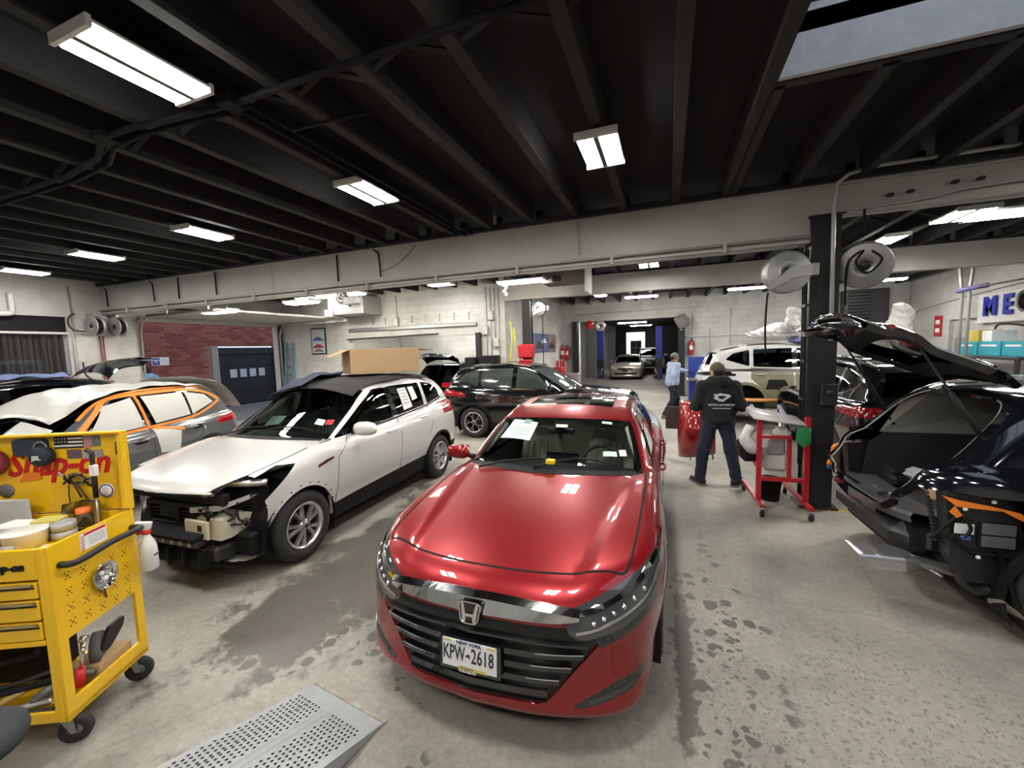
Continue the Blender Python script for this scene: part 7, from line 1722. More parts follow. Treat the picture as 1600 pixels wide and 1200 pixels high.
# ================================================================ RED BUMPER COVER ON ITS STAND
bs = thing('red_bumper_cover', 'red painted bumper cover standing upright beside the worker in black', 'bumper cover', (.44, 7.45, 0), math.radians(-15))
N_ = 14; vs = []
prof = [(0, .10), (.03, .30), (.05, .50), (.03, .62), (-.02, .72), (-.03, .90), (-.10, .98), (-.22, 1.02)]
for i in range(N_ + 1):
    t = -1 + 2 * i / N_; x = t * .30; yb = .16 * abs(t) ** 2.4
    for (dy, z) in prof: vs.append((x, -dy * .9 + yb - .05, z + (.06 * t if z < .3 else 0)))
k = len(prof); fs = [(i * k + j, (i + 1) * k + j, (i + 1) * k + j + 1, i * k + j + 1) for i in range(N_) for j in range(k - 1)]
n = len(vs); vs2 = vs + [(a, b + .02, c) for a, b, c in vs]
ed = [j for j in range(k)] + [i * k + k - 1 for i in range(1, N_ + 1)] + [N_ * k + j for j in reversed(range(k - 1))] + [i * k for i in reversed(range(1, N_))]
MB().add(vs2, fs + [tuple(a + n for a in reversed(f)) for f in fs] + [(ed[i], ed[(i + 1) % len(ed)], ed[(i + 1) % len(ed)] + n, ed[i] + n) for i in range(len(ed))], True).build('bumper_skin', red_paint, bs)
MB().tube([(-.08, .12, .98), (-.10, .14, 0)], .014, 8).build('stand_leg', steel, bs); MB().tube([(.16, .2, .98), (.22, .34, 0)], .014, 8).build('stand_leg', steel, bs); MB().tube([(-.08, .12, .95), (.16, .2, .95)], .014, 8).build('stand_bar', steel, bs)
tag(MB().bbox(-.20, .02, -.02, .02, .55, .95, .01).build('brown_board', mat('brown board', (.05, .035, .03), .7), location=(.17, 7.78, 0)), 'dark brown panel leaning behind the red bumper cover', 'panel')
bpy.data.objects['brown_board'].location.z = -.05
# ================================================================ OUTDOORS BEYOND THE ROLL-UP DOOR
mortar = mat('mortar', (.27, .17, .15), .9, noise=(30, (.20, .13, .12), .5))
brick_ms = [mat('brick %d' % k, c, .85, noise=(18, tuple(q * .75 for q in c), .6), bump=(50, .3)) for k, c in enumerate(((.30, .085, .065), (.25, .065, .055), (.34, .11, .085), (.22, .055, .05)))]
BX = -16.5; DY0, DY1, DZ = 10.98, 13.55, 2.40
wb = MB().box(BX - .3, BX - .012, 3.0, DY0 - .25, 0, 3.5).box(BX - .3, BX - .012, DY1 + .1, 17, 0, 3.5).box(BX - .3, BX - .012, DY0 - .25, DY1 + .1, DZ + .05, 3.5).build('wall_brick_building', mortar); struct(wb)
bmesh_ = []
for k in range(4):
    q = MB().bbox(-.012, .004, -.145, .145, -.047, .047, .006).build('brick', brick_ms[k], wb); bmesh_.append(q.data); bpy.data.objects.remove(q)
random.seed(5); spots = []
for r_ in range(int(3.45 / .108)):
    z = .054 + .108 * r_; y = 3.15 + (.155 if r_ % 2 else 0)
    while y < 16.9:
        if not (DY0 - .42 < y < DY1 + .25 and z < DZ + .1): spots.append((y, z))
        y += .31
def seen(y, z):   # roughly the window of the roll-up door seen from inside
    return 8.2 < y < 13.8 and .9 < z < 3.3
vis = [p for p in spots if seen(*p)]; vis.sort(key=lambda p: abs(p[0] - 10.5) + abs(p[1] - 2.1) * 1.5)
for (y, z) in vis[:300]: inst(bmesh_[random.randrange(4)], 'brick', wb, (BX, y, z))
rest = MB(); rs = set(vis[:300])
for (y, z) in spots:
    if (y, z) in rs: continue
    k = random.randrange(4); rest.box(BX - .012, BX + .004, y - .145, y + .145, z - .047, z + .047, mi=k)
o = rest.build('brickwork', brick_ms, wb, fixn=False); o['kind'] = 'stuff'
conc = mat('concrete', (.34, .33, .31), .8, noise=(8, (.26, .25, .23), .6))
MB().bbox(BX - .3, BX + .02, DY0 - .25, DY0, 0, DZ + .05, .01).build('jamb', conc, wb); MB().bbox(BX - .3, BX + .02, DY1, DY1 + .12, 0, DZ + .05, .01).build('jamb', conc, wb)
MB().box(BX - .3, BX + .03, 3, 17, 3.5, 3.62).build('coping', conc, wb)
gd = MB().box(BX - .22, BX - .18, DY0, DY1, 0, DZ).build('door_1', mat('black door', (.022, .024, .032), .4)); struct(gd)
MB().box(BX - .18, BX - .10, DY0, DY1, 2.15, DZ).build('door_header', mat('black door', (.022, .024, .032)), gd)
for r_ in range(4):
    for c_ in range(6):
        y0 = DY0 + .06 + c_ * (DY1 - DY0 - .06) / 6; y1 = y0 + (DY1 - DY0 - .06) / 6 - .05; z0 = .08 + r_ * .52; z1 = z0 + .44
        if r_ == 2 and 1 <= c_ <= 4: MB().bbox(BX - .185, BX - .165, y0 + .04, y1 - .04, z0 + .05, z1 - .05, .006).build('pane', mat('bright pane', (.55, .60, .66), .15), gd)
        MB().bbox(BX - .185, BX - .17, y0, y1, z0, z1, .012).build('door_panel', mat('black door', (.022, .024, .032)), gd)
for r_ in range(1, 4): MB().box(BX - .181, BX - .176, DY0, DY1, r_ * .52 + .035, r_ * .52 + .045).build('panel_joint', seam_m, gd)
sg = tag(MB().bbox(BX + .004, BX + .02, 8.72, 9.25, 1.80, 2.08, .006).build('parking_sign', white_paper), 'small white and blue parking sign on the brick wall', 'sign')
MB().box(BX + .02, BX + .023, 8.74, 8.96, 1.82, 2.06).build('sign_panel', mat('sign blue', (.03, .08, .40), .5), sg)
text('sign_symbol', 'K', .2, frame((BX + .025, 8.85, 1.94), (0, 1, 0), (0, 0, 1)), white_paper, sg, .001)
tag(MB().bbox(BX + .0, BX + .35, 7.75, 8.25, 2.45, 3.0, .02).build('wall_speaker', black_plastic), 'black box fixed on the brick wall beside the door', 'box')
fn = thing('roof_railing', 'thin metal railing along the top of the brick building', 'railing', (BX, 0, 3.62))
for z in (.35, .7): MB().tube([(0, 7, z), (0, 15, z)], .02, 6).build('rail', steel, fn)
for y in np.arange(7, 15.1, 1): MB().tube([(0, y, 0), (0, y, .72)], .02, 6).build('post', steel, fn)

# ================================================================ LEFT WALL: curtain, reels, raised door
cu_ = MB(); n = 60; vs = []
for i in range(n + 1):
    y = 3.0 + 2.08 * i / n; x = XL - .10 + .045 * math.sin(i * 1.15) + .02 * math.sin(i * .37)
    vs += [(x, y, .55), (x * 1 + .0, y, 2.66)]
cur = cu_.add(vs, [(2 * i, 2 * i + 2, 2 * i + 3, 2 * i + 1) for i in range(n)], True).build('strip_curtain', mat('smoky vinyl', (.018, .018, .02), .55, alpha=.93))
tag(cur, 'dark smoky plastic curtain hanging in the left doorway', 'curtain')
MB().box(XL - .16, XL - .05, 2.98, 5.12, 2.66, 3.02).build('pelmet', black_plastic, cur); MB().bbox(XL - .2, XL + .02, 2.98, 5.14, 2.63, 2.68, .01).build('rail', white_metal, cur)
MB().box(XL - .22, XL - .12, 4.93, 5.12, .2, 1.75).build('edge_strip', mat('dull red', (.25, .04, .035), .7), cur)
wf = tag(MB().bbox(-16.45, -16.4, 4.9, 6.1, 1.55, 2.1, .02).build('window_frame', white_paper), 'pale window frame glimpsed below the dark curtain', 'window'); MB().box(-16.41, -16.395, 5.0, 6.0, 1.65, 2.0).build('pane', mat('green glass', (.10, .16, .11), .2), wf)
def reel(name, label, loc, rz, R=.22, w=.12, hose=None, parent_m=None, arm=True, tilt=0.0):
    """hose reel: axis along local y, mounting plate at the back (+y)"""
    r = thing(name, label, 'hose reel', loc, group='hose reels', rot=(tilt, 0, rz)); m = parent_m or galv
    for s_ in (-1, 1):
        MB().lathe([(.05, s_ * w / 2), (R * .55, s_ * (w / 2 + .012)), (R * .62, s_ * w / 2), (R * .92, s_ * (w / 2 + .016)), (R, s_ * (w / 2 + .004)), (R, s_ * (w / 2 - .006)), (R * .6, s_ * (w / 2 - .01)), (.05, s_ * (w / 2 - .008))], 'y', (0, 0, 0), 32, close=True).build('flange', m, r)
        MB().lathe([(0, s_ * (w / 2 + .02)), (.035, s_ * (w / 2 + .02)), (.05, s_ * w / 2)], 'y', (0, 0, 0), 16).build('hub', dark_metal, r)
    MB().lathe([(R * .72, -w / 2 + .01), (R * .80, -w / 4), (R * .78, 0), (R * .80, w / 4), (R * .72, w / 2 - .01)], 'y', (0, 0, 0), 28).build('hose_coil', black_plastic, r)
    if arm:
        MB().add([(.02, -w / 2 - .03, .05), (R * 1.25, -w / 2 - .03, .07), (R * 1.25, -w / 2 - .03, -.05), (.05, -w / 2 - .03, -.07), (-R * .8, -w / 2 - .03, -R * .85), (-R * .95, -w / 2 - .03, -R * .7)] + [(.02, -w / 2 - .018, .05), (R * 1.25, -w / 2 - .018, .07), (R * 1.25, -w / 2 - .018, -.05), (.05, -w / 2 - .018, -.07), (-R * .8, -w / 2 - .018, -R * .85), (-R * .95, -w / 2 - .018, -R * .7)],
                 [(0, 1, 2, 3, 4, 5), (11, 10, 9, 8, 7, 6)] + [(i, (i + 1) % 6, (i + 1) % 6 + 6, i + 6) for i in range(6)]).build('guide_arm', m, r)
        MB().bbox(R * .95, R * 1.25, -w / 2 - .03, w / 2 + .03, -.06, .08, .01).build('mount_bracket', m, r)
    if hose: MB().tube(smooth_path(hose, 5), .011, 7).build('hose', black_plastic, r)
    return r
reel('hose_reel', 'left one of the two hose reels on the pier beside the roll-up door', (XL + .25, 5.50, 2.82), .1, .23, .14, arm=False); reel('hose_reel', 'right one of the two hose reels on the pier beside the roll-up door', (XL + .25, 5.92, 2.82), .1, .23, .14, arm=False)
for y in (5.5, 5.92): tag(MB().box(XL, XL + .27, y - .03, y + .03, 3.05, 3.10).box(XL, XL + .03, y - .03, y + .03, 2.7, 3.10).build('reel_bracket', galv), 'steel bracket holding the %s pier reel' % ('left' if y < 5.7 else 'right'), 'bracket')
reel('hose_reel', 'grey hose reel with guide arm on the left of the black column', (1.27, 5.60, 2.79), .12, .235, .12, [(-.2, -.06, -.22), (-.21, -.06, -.32), (-.22, -.06, -.62), (-.21, -.06, -.95)])
reel('hose_reel', 'tilted grey hose reel on the right of the black column', (2.08, 5.85, 2.84), -.25, .255, .12, [(.05, -.07, .16), (.14, -.09, .05), (.02, -.09, -.08), (-.08, -.09, .05), (-.02, -.09, .17), (-.14, -.09, .08), (-.16, -.09, -.15), (-.15, -.09, -.42)], arm=False, tilt=.25)
tag(MB().box(1.80, 2.0, 5.90, 5.96, 2.81, 2.88).build('reel_bracket', galv), 'flat steel bracket behind the right column reel', 'bracket')
reel('hose_reel', 'small reel beside the far black column', (-3.15, 10.42, 3.03), 0, .19, .1, [(.1, -.05, -.18), (.1, -.05, -.5), (.1, -.05, -1.6)])
reel('hose_reel', 'dark reel at the right edge beside the blue letters', (6.85, 11.62, 2.68), .6, .22, .12, [(-.1, -.05, -.2), (-.1, -.05, -.6), (-.1, -.05, -.9)])
tag(MB().box(6.85, XR, 11.68, 11.73, 2.85, 2.9).build('reel_bracket', galv), 'arm carrying the reel beside the blue letters', 'bracket')
# overhead sectional door rolled up under the ceiling
od = thing('raised_door', 'raised sectional door stored under the ceiling by the roll-up opening', 'door', (0, 0, 0))
pn = mat('door panel cream', (.46, .45, .42), .5, noise=(4, (.38, .37, .34), .5))
for k in range(5): MB().bbox(XL + .25 + .52 * k, XL + .25 + .52 * k + .505, LO0 + .05, LO1 - .05, 3.10, 3.15, .008).build('door_section', pn, od)
MB().bbox(XL + .02, XL + .07, LO0, LO1, 3.0, 3.12, .01).build('bottom_section', pn, od)
for y in (LO0, LO1): MB().tube([(XL + .1, y, 0.2), (XL + .1, y, 2.7), (XL + .2, y, 2.98), (XL + .45, y, 3.08), (XL + 2.9, y, 3.10)], .025, 6).build('track', galv, od)
MB().tube([(XL + .2, LO0, 3.35), (XL + .2, LO1, 3.35)], .03, 8).build('spring_shaft', dark_metal, od)
for x in (XL + 1.2, XL + 2.7):
    for y in (LO0, LO1): MB().box(x - .015, x + .015, y - .015, y + .015, 3.1, JB).build('hanger', galv, od)
tag(MB().box(XL + .01, XL + .10, LO1 - .02, LO1 + .1, 0, 3.05).build('door_post', mat('dark post', (.05, .04, .035), .6)), 'dark post at the far side of the roll-up opening', 'post')
def conduit(label, pts, r=.014, m=None, n=0, cat='conduit'): return tag(MB().tube(smooth_path(pts, n) if n else pts, r, 7).build('conduit', m or pipe_m), label, cat, 'conduits')
conduit('white drain pipe above the dark curtain', [(XL + .07, 4.3, 3.45), (XL + .07, 4.3, 3.1), (XL + .07, 4.25, 3.03), (XL + .05, 4.0, 3.02)], .05, white_metal, 4)
conduit('looped black air hose on the left pier', [(XL + .05, 5.25, 3.1), (XL + .12, 5.12, 3.0), (XL + .14, 5.1, 2.82), (XL + .1, 5.22, 2.72), (XL + .1, 5.4, 2.70)], .014, black_plastic, 5)
conduit('long black hose hanging down the left pier', [(XL + .05, 5.30, 2.0), (XL + .12, 5.3, 1.7), (XL + .08, 5.55, 1.5), (XL + .05, 5.75, 1.45)], .016, black_plastic, 5)
for k, y in enumerate((5.66, 5.72)): conduit('%s thin red pipe on the left pier below the reels' % ('left', 'right')[k], [(XL + .03, y, 2.6), (XL + .03, y, .9)], .012, mat('dull red', (.25, .04, .035)))
conduit('grey wall pipe by the curtain', [(XL + .03, 5.2, 3.7), (XL + .03, 5.2, .4)], .016)
# ================================================================ BEAM FITTINGS
conduit('long conduit clipped along the lower edge of the near beam', [(XL, Y1 - .03, 3.20), (1.5, Y1 - .03, 3.20)], .016, beam_m)
conduit('second conduit under the near beam', [(XL, Y1 + .02, 3.105), (-6, Y1 + .02, 3.105), (1.4, Y1 + .02, 3.105)], .02, beam_m)
conduit('thin wire drooping across the near beam', [(-3.77, Y1 - .01, 3.72), (-3.95, Y1 - .02, 3.55), (-4.2, Y1 - .02, 3.42), (-4.45, Y1 - .02, 3.36)], .005, dark_metal, 5)
for x, q in ((-10.55, 1), (-9.71, 0), (-8.54, 0), (-12.3, 1), (-5.4, 0), (-4.5, 1), (-1.16, 2)):
    p = [(x, Y1 + .01, 3.74), (x + .01, Y1 - .0, 3.28)] if q != 1 else [(x - .12, Y1 + .01, 3.74), (x, Y1 - .005, 3.66), (x + .02, Y1 - .005, 3.28)]
    conduit('%s drop on the near beam face %s' % (('black cable', 'bent black cable', 'painted cable')[q], {-10.55: 'above the left lamp', -9.71: 'left of the second lamp', -8.54: 'right of the reels', -12.3: 'near the left wall', -5.4: 'above the heater duct', -4.5: 'near the beam middle', -1.16: 'above the red sedan'}[x]), p, .014, beam_m if q == 2 else black_plastic)
for x in np.arange(-11.5, 1.4, 1.35): MB().box(x - .02, x + .02, Y1 - .05, Y1 + .05, 3.10, 3.225).build('pipe_clip', beam_m, bm1)
conduit('white conduit bending off the column top along the ceiling', [(1.735, 5.66, 2.0), (1.725, 5.66, 3.0), (1.72, 5.66, 3.5), (1.74, 5.66, 3.72), (1.84, 5.65, 3.80), (2.1, 5.65, 3.845), (XR, 5.65, 3.85)], .022, pipe_m)
conduit('wavy white conduit along the right beam', [(1.9, Y1 - .03, 3.44), (2.5, Y1 - .03, 3.46), (3.0, Y1 - .03, 3.52), (4.5, Y1 - .03, 3.54), (XR, Y1 - .03, 3.54)], .014, beam_m, 4)
for k, (x, z) in enumerate(((2.25, 3.55), (2.42, 3.56), (2.78, 3.60), (2.98, 3.60))): tag(MB().bbox(x - .03, x + .03, Y1 - .02, Y1 + .03, z - .018, z + .018, .01).build('junction_box', dark_metal), '%s small dark junction box on the right beam' % ('first', 'second', 'third', 'fourth')[k], 'box', 'junction boxes')
tag(MB().box(2.0, 2.02, 5.69, 5.71, 3.2, 3.42).build('strap', black_plastic), 'black strap hanging from the right beam by the column', 'strap')
struct(MB().box(1.72, 2.6, 5.66, 5.74, 0, .003).build('trim_2', mat('floor yellow', (.45, .36, .08), .7)))
# ceiling conduits under the joists
ccm = mat('dark conduit', (.010, .010, .011), .75, spec=.2)
CZ = 3.735
conduit('thick dark conduit crossing under the near joists', [(-12.5, 2.25, CZ), (-5.2, 2.25, CZ), (-4.55, 2.17, CZ), (-4.1, 2.0, CZ), (-3.75, 2.0, CZ), (-2.8, 2.1, CZ), (.6, 2.1, CZ)], .022, ccm)
conduit('second dark conduit beside the thick one', [(-12.5, 2.34, CZ), (-5.3, 2.34, CZ), (-4.6, 2.27, CZ), (-4.2, 2.12, CZ), (-3.75, 2.09, CZ), (-2.9, 2.16, CZ)], .018, ccm)
conduit('dark conduit running to the beam above the white SUV', [(-2.80, 2.1, CZ), (-2.82, 4.1, CZ), (-2.85, 5.7, CZ)], .018, ccm)
conduit('thin dark conduit parallel to it', [(-2.70, 2.1, CZ), (-2.71, 4.1, CZ), (-2.74, 5.7, CZ)], .012, ccm)
conduit('dark branch conduit to the second lamp row', [(-2.7, 2.5, CZ), (-1.95, 2.55, CZ)], .014, ccm)
for k, (x, y) in enumerate(((-2.8, 2.1), (-4.1, 2.02))): tag(MB().bbox(x - .07, x + .07, y - .07, y + .07, CZ - .02, CZ + .045, .01).build('junction_box', ccm), ('dark ceiling junction box right of the big lamp', 'dark ceiling junction box left of the big lamp')[k], 'box', 'junction boxes')
# ================================================================ BACK WALL (left part)
YB = 10.6
po = tag(MB().bbox(-11.24, -10.60, YB - .03, YB, 2.02, 2.90, .006).build('framed_poster', black_plastic), 'tall framed car poster on the white back wall', 'poster')
MB().box(-11.20, -10.64, YB - .033, YB - .028, 2.06, 2.86).build('poster_sheet', mat('poster paper', (.45, .48, .50), .5, noise=(6, (.3, .33, .38), .5)), po)
def side_car(parent, x, y, z, l, m, ax=0):
    """little printed car silhouette"""
    pts = [(-.5, -.10), (-.5, .02), (-.36, .05), (-.2, .17), (.16, .17), (.32, .05), (.5, .0), (.5, -.10)]
    P_ = [((x + a * l, y, z + b * l) if ax == 0 else (x, y + a * l, z + b * l)) for a, b in pts]; d = Vector((0, -.003, 0)) if ax == 0 else Vector((.003, 0, 0))
    MB().add([Vector(p) + d for p in P_], [tuple(range(8))]).build('printed_car', m, parent)
side_car(po, -10.92, YB - .032, 2.52, .45, mat('poster blue', (.04, .08, .22), .5)); side_car(po, -10.92, YB - .032, 2.28, .45, mat('poster red', (.30, .03, .03), .5)); side_car(po, -10.92, YB - .032, 2.14, .4, mat('poster grey', (.15, .15, .17), .5))
hd_ = thing('heater_duct', 'large galvanised heater duct hung on the back wall', 'duct', (0, 0, 0))
MB().bbox(-9.6, -8.3, 9.75, 10.58, 3.18, 3.72, .01).build('duct_box', galv, hd_); MB().bbox(-9.7, -9.4, 9.70, 10.58, 3.13, 3.35, .01).build('duct_mouth', galv, hd_)
for q in (-.25, 0, .25): MB().tube([(-8.75 + q, 9.7, 3.72), (-8.72, 9.7, 3.40)], .025, 6).build('strut', dark_metal, hd_)
tag(MB().bbox(-9.6, -5.05, YB - .07, YB, 2.70, 2.80, .01).build('steel_ledge', steel), 'long grey steel ledge on the white back wall', 'ledge')
for k in range(15):
    x = -12.0 + .48 * k
    tag(MB().tube([(x, YB, 3.08), (x, YB - .05, 3.08), (x, YB - .05, 2.92), (x, YB - .02, 2.90)], .012, 6).build('wall_hook', pipe_m), 'painted hook in the row on the white back wall', 'hook', 'row of wall hooks')
tag(MB().tube([(-9.7, YB - .05, 2.47), (-6.3, YB - .05, 2.52)], .02, 6).build('opening_rail', dark_metal), 'thin dark rail above the back wall opening', 'rail')
op = tag(MB().bbox(-5.07, -4.93, YB - .12, YB + .02, 0, 2.50, .01).build('opening_post', blackpaint), 'black post at the right of the back wall opening', 'post')
tag(MB().bbox(-5.35, -5.02, 10.3, 10.55, 1.62, 1.98, .03).build('black_cabinet', black_plastic), 'black box on the post behind the black crossover', 'box')
tag(MB().bbox(-4.85, -4.35, 10.25, 10.58, 1.45, 1.85, .03).build('black_machine', black_plastic), 'black compressor case left of the far column', 'machine')
for k, (nm) in enumerate(('black_cabinet', 'black_machine')): 
    o = bpy.data.objects[nm]; bb = [o.matrix_world @ Vector(c) for c in o.bound_box]
tag(MB().box(-4.88, -4.3, 10.2, 10.58, 0, 1.45).build('machine_stand', dark_metal), 'dark stand under the compressor case', 'stand'); bpy.data.objects['black_cabinet'].location.z = -.17
ld = thing('step_ladder', 'blue step ladder leaning on the back wall', 'ladder', (-12.2, 10.35, 0))
for s_ in (-.2, .2): bar('stile', (s_, 0, 0), (s_ * .75, .2, 2.45), .06, mat('ladder blue', (.10, .22, .30), .5), ld)
for k in range(8): t = .08 + k * .12; bar('step', (-.2 + .05 * t, .2 * t, 2.45 * t), (.2 - .05 * t, .2 * t, 2.45 * t), .05, satin, ld)
for k, (x, z0, z1) in enumerate(((-7.75, 2.95, 3.75), (-4.75, 1.6, 3.75), (-4.62, 1.4, 3.75), (-4.50, 2.2, 3.75), (-4.38, .9, 3.75), (-11.75, 2.6, 3.7))): conduit('%s vertical conduit on the back wall' % ('long bent', 'first', 'second', 'third', 'fourth', 'leftmost')[k], [(x, YB - .02, z0), (x, YB - .02, z1)], .014)
for k, (x, z) in enumerate(((-4.78, 2.55), (-4.60, 2.95), (-4.45, 2.2), (-7.75, 2.92))): tag(MB().bbox(x - .08, x + .08, YB - .1, YB, z - .12, z + .12, .01).build('electrical_box', pipe_m), '%s grey electrical box on the back wall' % ('lower', 'upper', 'lowest', 'small')[k], 'box', 'electrical boxes')
conduit('yellow air hose hanging left of the far column', [(-4.0, 10.5, 2.75), (-3.95, 10.45, 2.3), (-4.02, 10.45, 1.6), (-3.97, 10.48, 1.1)], .022, mat('yellow hose', (.55, .50, .05), .5), 4)
conduit('second yellow air hose beside the far column', [(-3.9, 10.5, 2.6), (-3.86, 10.45, 2.0), (-3.92, 10.45, 1.2)], .018, mat('yellow hose', (.55, .50, .05)), 4)
rb = tag(MB().bbox(-3.72, -3.30, 10.22, 10.46, 1.75, 2.12, .04).build('red_cabinet', mat('signal red', (.42, .02, .025), .4)), 'red cabinet fixed to the far black column', 'cabinet'); MB().bbox(-3.70, -3.35, 10.25, 10.45, 1.42, 1.72, .03).build('red_drawer', mat('signal red', (.42, .02, .025)), rb)
# side wall of the recess: banners, extinguishers
for k, (y0, y1, c1_, c2_) in enumerate(((13.0, 14.9, (.10, .12, .28), (.03, .04, .08)), (14.95, 16.0, (.30, .28, .27), (.04, .03, .03)))):
    b2 = tag(MB().bbox(-4.2, -4.18, y0, y1, 1.85, 2.52, .004).build('car_banner', mat('banner %d' % k, c1_, .5, noise=(2.5, c2_, .9))), ('wide blue banner with cars on the recess wall', 'grey banner with a car beside the blue one')[k], 'banner')
    side_car(b2, -4.178, y0 + (y1 - y0) * .4, 2.08, .9, ink, 1); side_car(b2, -4.176, y0 + (y1 - y0) * .7, 2.25, .6, mat('poster red', (.30, .03, .03)) if k else white_paper, 1)
def extinguisher(loc, label):
    e = thing('fire_extinguisher', label, 'extinguisher', loc, group='fire extinguishers')
    MB().lathe([(0, 0), (.085, 0), (.09, .02), (.09, .42), (.06, .50), (.025, .52), (.025, .56)], 'z', (0, 0, 0), 18).build('cylinder', mat('signal red', (.42, .02, .025)), e)
    MB().bbox(-.03, .03, -.06, .06, .56, .60, .01).build('valve', dark_metal, e); MB().tube(smooth_path([(0, .03, .57), (.1, .06, .5), (.10, .05, .25)], 4), .012, 6).build('hose', black_plastic, e); MB().box(-.06, .06, -.092, -.088, .18, .34).build('label_sheet', white_paper, e)
    return e
extinguisher((-4.08, 16.75, 1.52), 'fire extinguisher beside the car banners'); extinguisher((.85, 17.15, 1.6), 'fire extinguisher right of the rear opening'); extinguisher((-3.98, 17.12, 1.5), 'fire extinguisher left of the rear opening')
for p in ((-4.2, -4.17, 16.7, 16.8, 1.55, 1.62), (.82, .88, 17.24, 17.3, 1.62, 1.7), (-4.01, -3.95, 17.2, 17.3, 1.52, 1.6)): MB().box(*p).build('bracket', dark_metal, bpy.data.objects['wall_rear'])
c3 = hcol('steel_column', -3.62, 17.15, 3.06, 'black column at the left of the rear opening', .2); c4 = hcol('steel_column', .5, 17.12, 3.06, 'black column at the right of the rear opening', .24)
tag(MB().lathe([(0, -.05), (.16, -.05), (.19, -.02), (.19, .02), (0, .03)], 'y', (-3.05, 17.2, 2.90), 8).build('red_bell', mat('signal red', (.42, .02, .025))), 'red octagonal bell above the rear opening', 'bell')
tag(MB().lathe([(.06, -.03), (.20, -.03), (.22, 0), (.20, .05), (.06, .05)], 'y', (-2.6, 17.22, 2.85), 20, close=True).build('wall_fan', galv), 'round grey wall fan beside the red bell', 'fan')
bag_m = mat('white plastic bag', (.62, .62, .60), .45, bump=(12, 1.0))
def lump(name, label, c, r, m, cat='bag', seed=0):
    rnd = np.random.RandomState(seed); ph = rnd.rand(6) * 6
    f = lambda P: ell(P, c, r) + .16 * min(r) * (np.sin(P[:, 0] * 9 / max(r) * .3 + ph[0]) * np.sin(P[:, 1] * 11 / max(r) * .3 + ph[1]) + np.sin(P[:, 2] * 14 / max(r) * .3 + ph[2] + P[:, 0] * 5)) + .13 * min(r) * np.abs(np.sin(P[:, 0] * 19 + P[:, 2] * 13 + ph[3]) * np.sin(P[:, 1] * 17 - P[:, 2] * 21 + ph[4]))
    o = solid(name, f, np.array(c) - np.array(r) * 1.4, np.array(c) + np.array(r) * 1.4, max(r) / 14, m, None); return tag(o, label, cat)
lump('plastic_bag', 'white plastic heap on the roof of the stripped white SUV', (2.45, 11.9, 2.22), (.62, .4, .20), bag_m, seed=1); lump('plastic_bag', 'tall knotted white bag hanging behind the column', (2.75, 11.4, 2.52), (.15, .15, .26), bag_m, seed=2); lump('plastic_bag', 'large white plastic bag behind the raised black tailgate', (4.75, 11.4, 2.32), (.26, .22, .38), bag_m, seed=3)
lump('grey_jacket', 'grey jacket hanging on the rear right column', (.5, 16.9, 2.85), (.28, .16, .30), mat('grey cloth', (.17, .17, .16), .95), 'jacket', 4)
lump('purple_cloth', 'purple cloth on the roof edge of the stripped white SUV', (3.3, 11.6, 2.0), (.5, .3, .09), mat('purple cloth', (.14, .13, .30), .9), 'cloth', 6)
# ================================================================ REAR AND RIGHT SIDE
cb = thing('workbench', 'blue steel workbench with pegboard behind the workers', 'workbench', (1.25, 13.4, 0))
blue_st = mat('blue steel', (.025, .05, .30), .45)
MB().bbox(-.65, .65, -.35, .35, .10, .92, .01).build('cabinet', blue_st, cb); MB().bbox(-.70, .70, -.40, .38, .92, .97, .01).build('worktop', steel, cb); MB().bbox(-.65, .65, .30, .34, .97, 1.60, .006).build('pegboard', blue_st, cb)
for s_ in (-.32, .32): MB().bbox(s_ - .29, s_ + .29, -.365, -.35, .14, .88, .006).build('door', blue_st, cb)
for x in (-.6, .6):
    for y in (-.3, .3): MB().lathe([(0, -.02), (.05, -.02), (.05, .02), (0, .02)], 'x', (x, y, .05), 14).build('caster_wheel', rubber, cb)
lump('shop_towels', 'heap of white shop towels on the blue workbench', (1.05, 13.35, 1.17), (.18, .15, .16), white_paper, 'towels', 8)
tag(MB().cbox((1.45, 13.45, 1.22), (.32, .03, .45), .2, rx=-.25).build('white_sheet', white_paper), 'white sheet leaning on the blue workbench', 'sheet')
for k, (x, y) in enumerate(((-3.92, 26.0), (-.46, 25.5))):
    lp_ = thing('lift_post', ('left', 'right')[k] + ' tall blue car lift post in the far garage', 'lift post', (x, y, 0), group='car lift posts')
    MB().bbox(-.19, .19, -.15, .15, 0, 3.08, .02).build('mast', blue_st, lp_); MB().bbox(-.24, .24, -.2, .2, 0, .06, .01).build('foot_plate', blue_st, lp_); MB().bbox(-.2, .2, -.2, -.15, .6, 1.2, .02).build('carriage', blackpaint, lp_)
    bar('lift_arm', (0, -.2, .25), ((.25, -.25)[k], -.9, .16), .09, blackpaint, lp_)
    bar('arm_guard', (0, -.3, .1), ((.2, -.2)[k], -.75, .6), .10, mat('guard yellow', (.5, .32, .06), .6), lp_)
tag(MB().bbox(-3.9, -3.35, 16.2, 16.7, .0, .95, .02).build('tool_chest', galv), 'grey tool chest beside the rear opening', 'tool chest'); tag(MB().bbox(-4.15, -3.75, 15.2, 15.7, 0, 1.25, .03).build('red_welder', mat('signal red', (.42, .02, .025))), 'red cabinet welder against the recess wall', 'machine')
tag(MB().lathe([(.0, .0), (.15, .0), (.15, .03), (.09, .03), (.02, .62), (0, .62)], 'z', (-3.3, 15.6, 0), 16).build('traffic_cone', mat('cone orange', (.55, .08, .03), .6)), 'orange red traffic cone in the recess', 'cone')
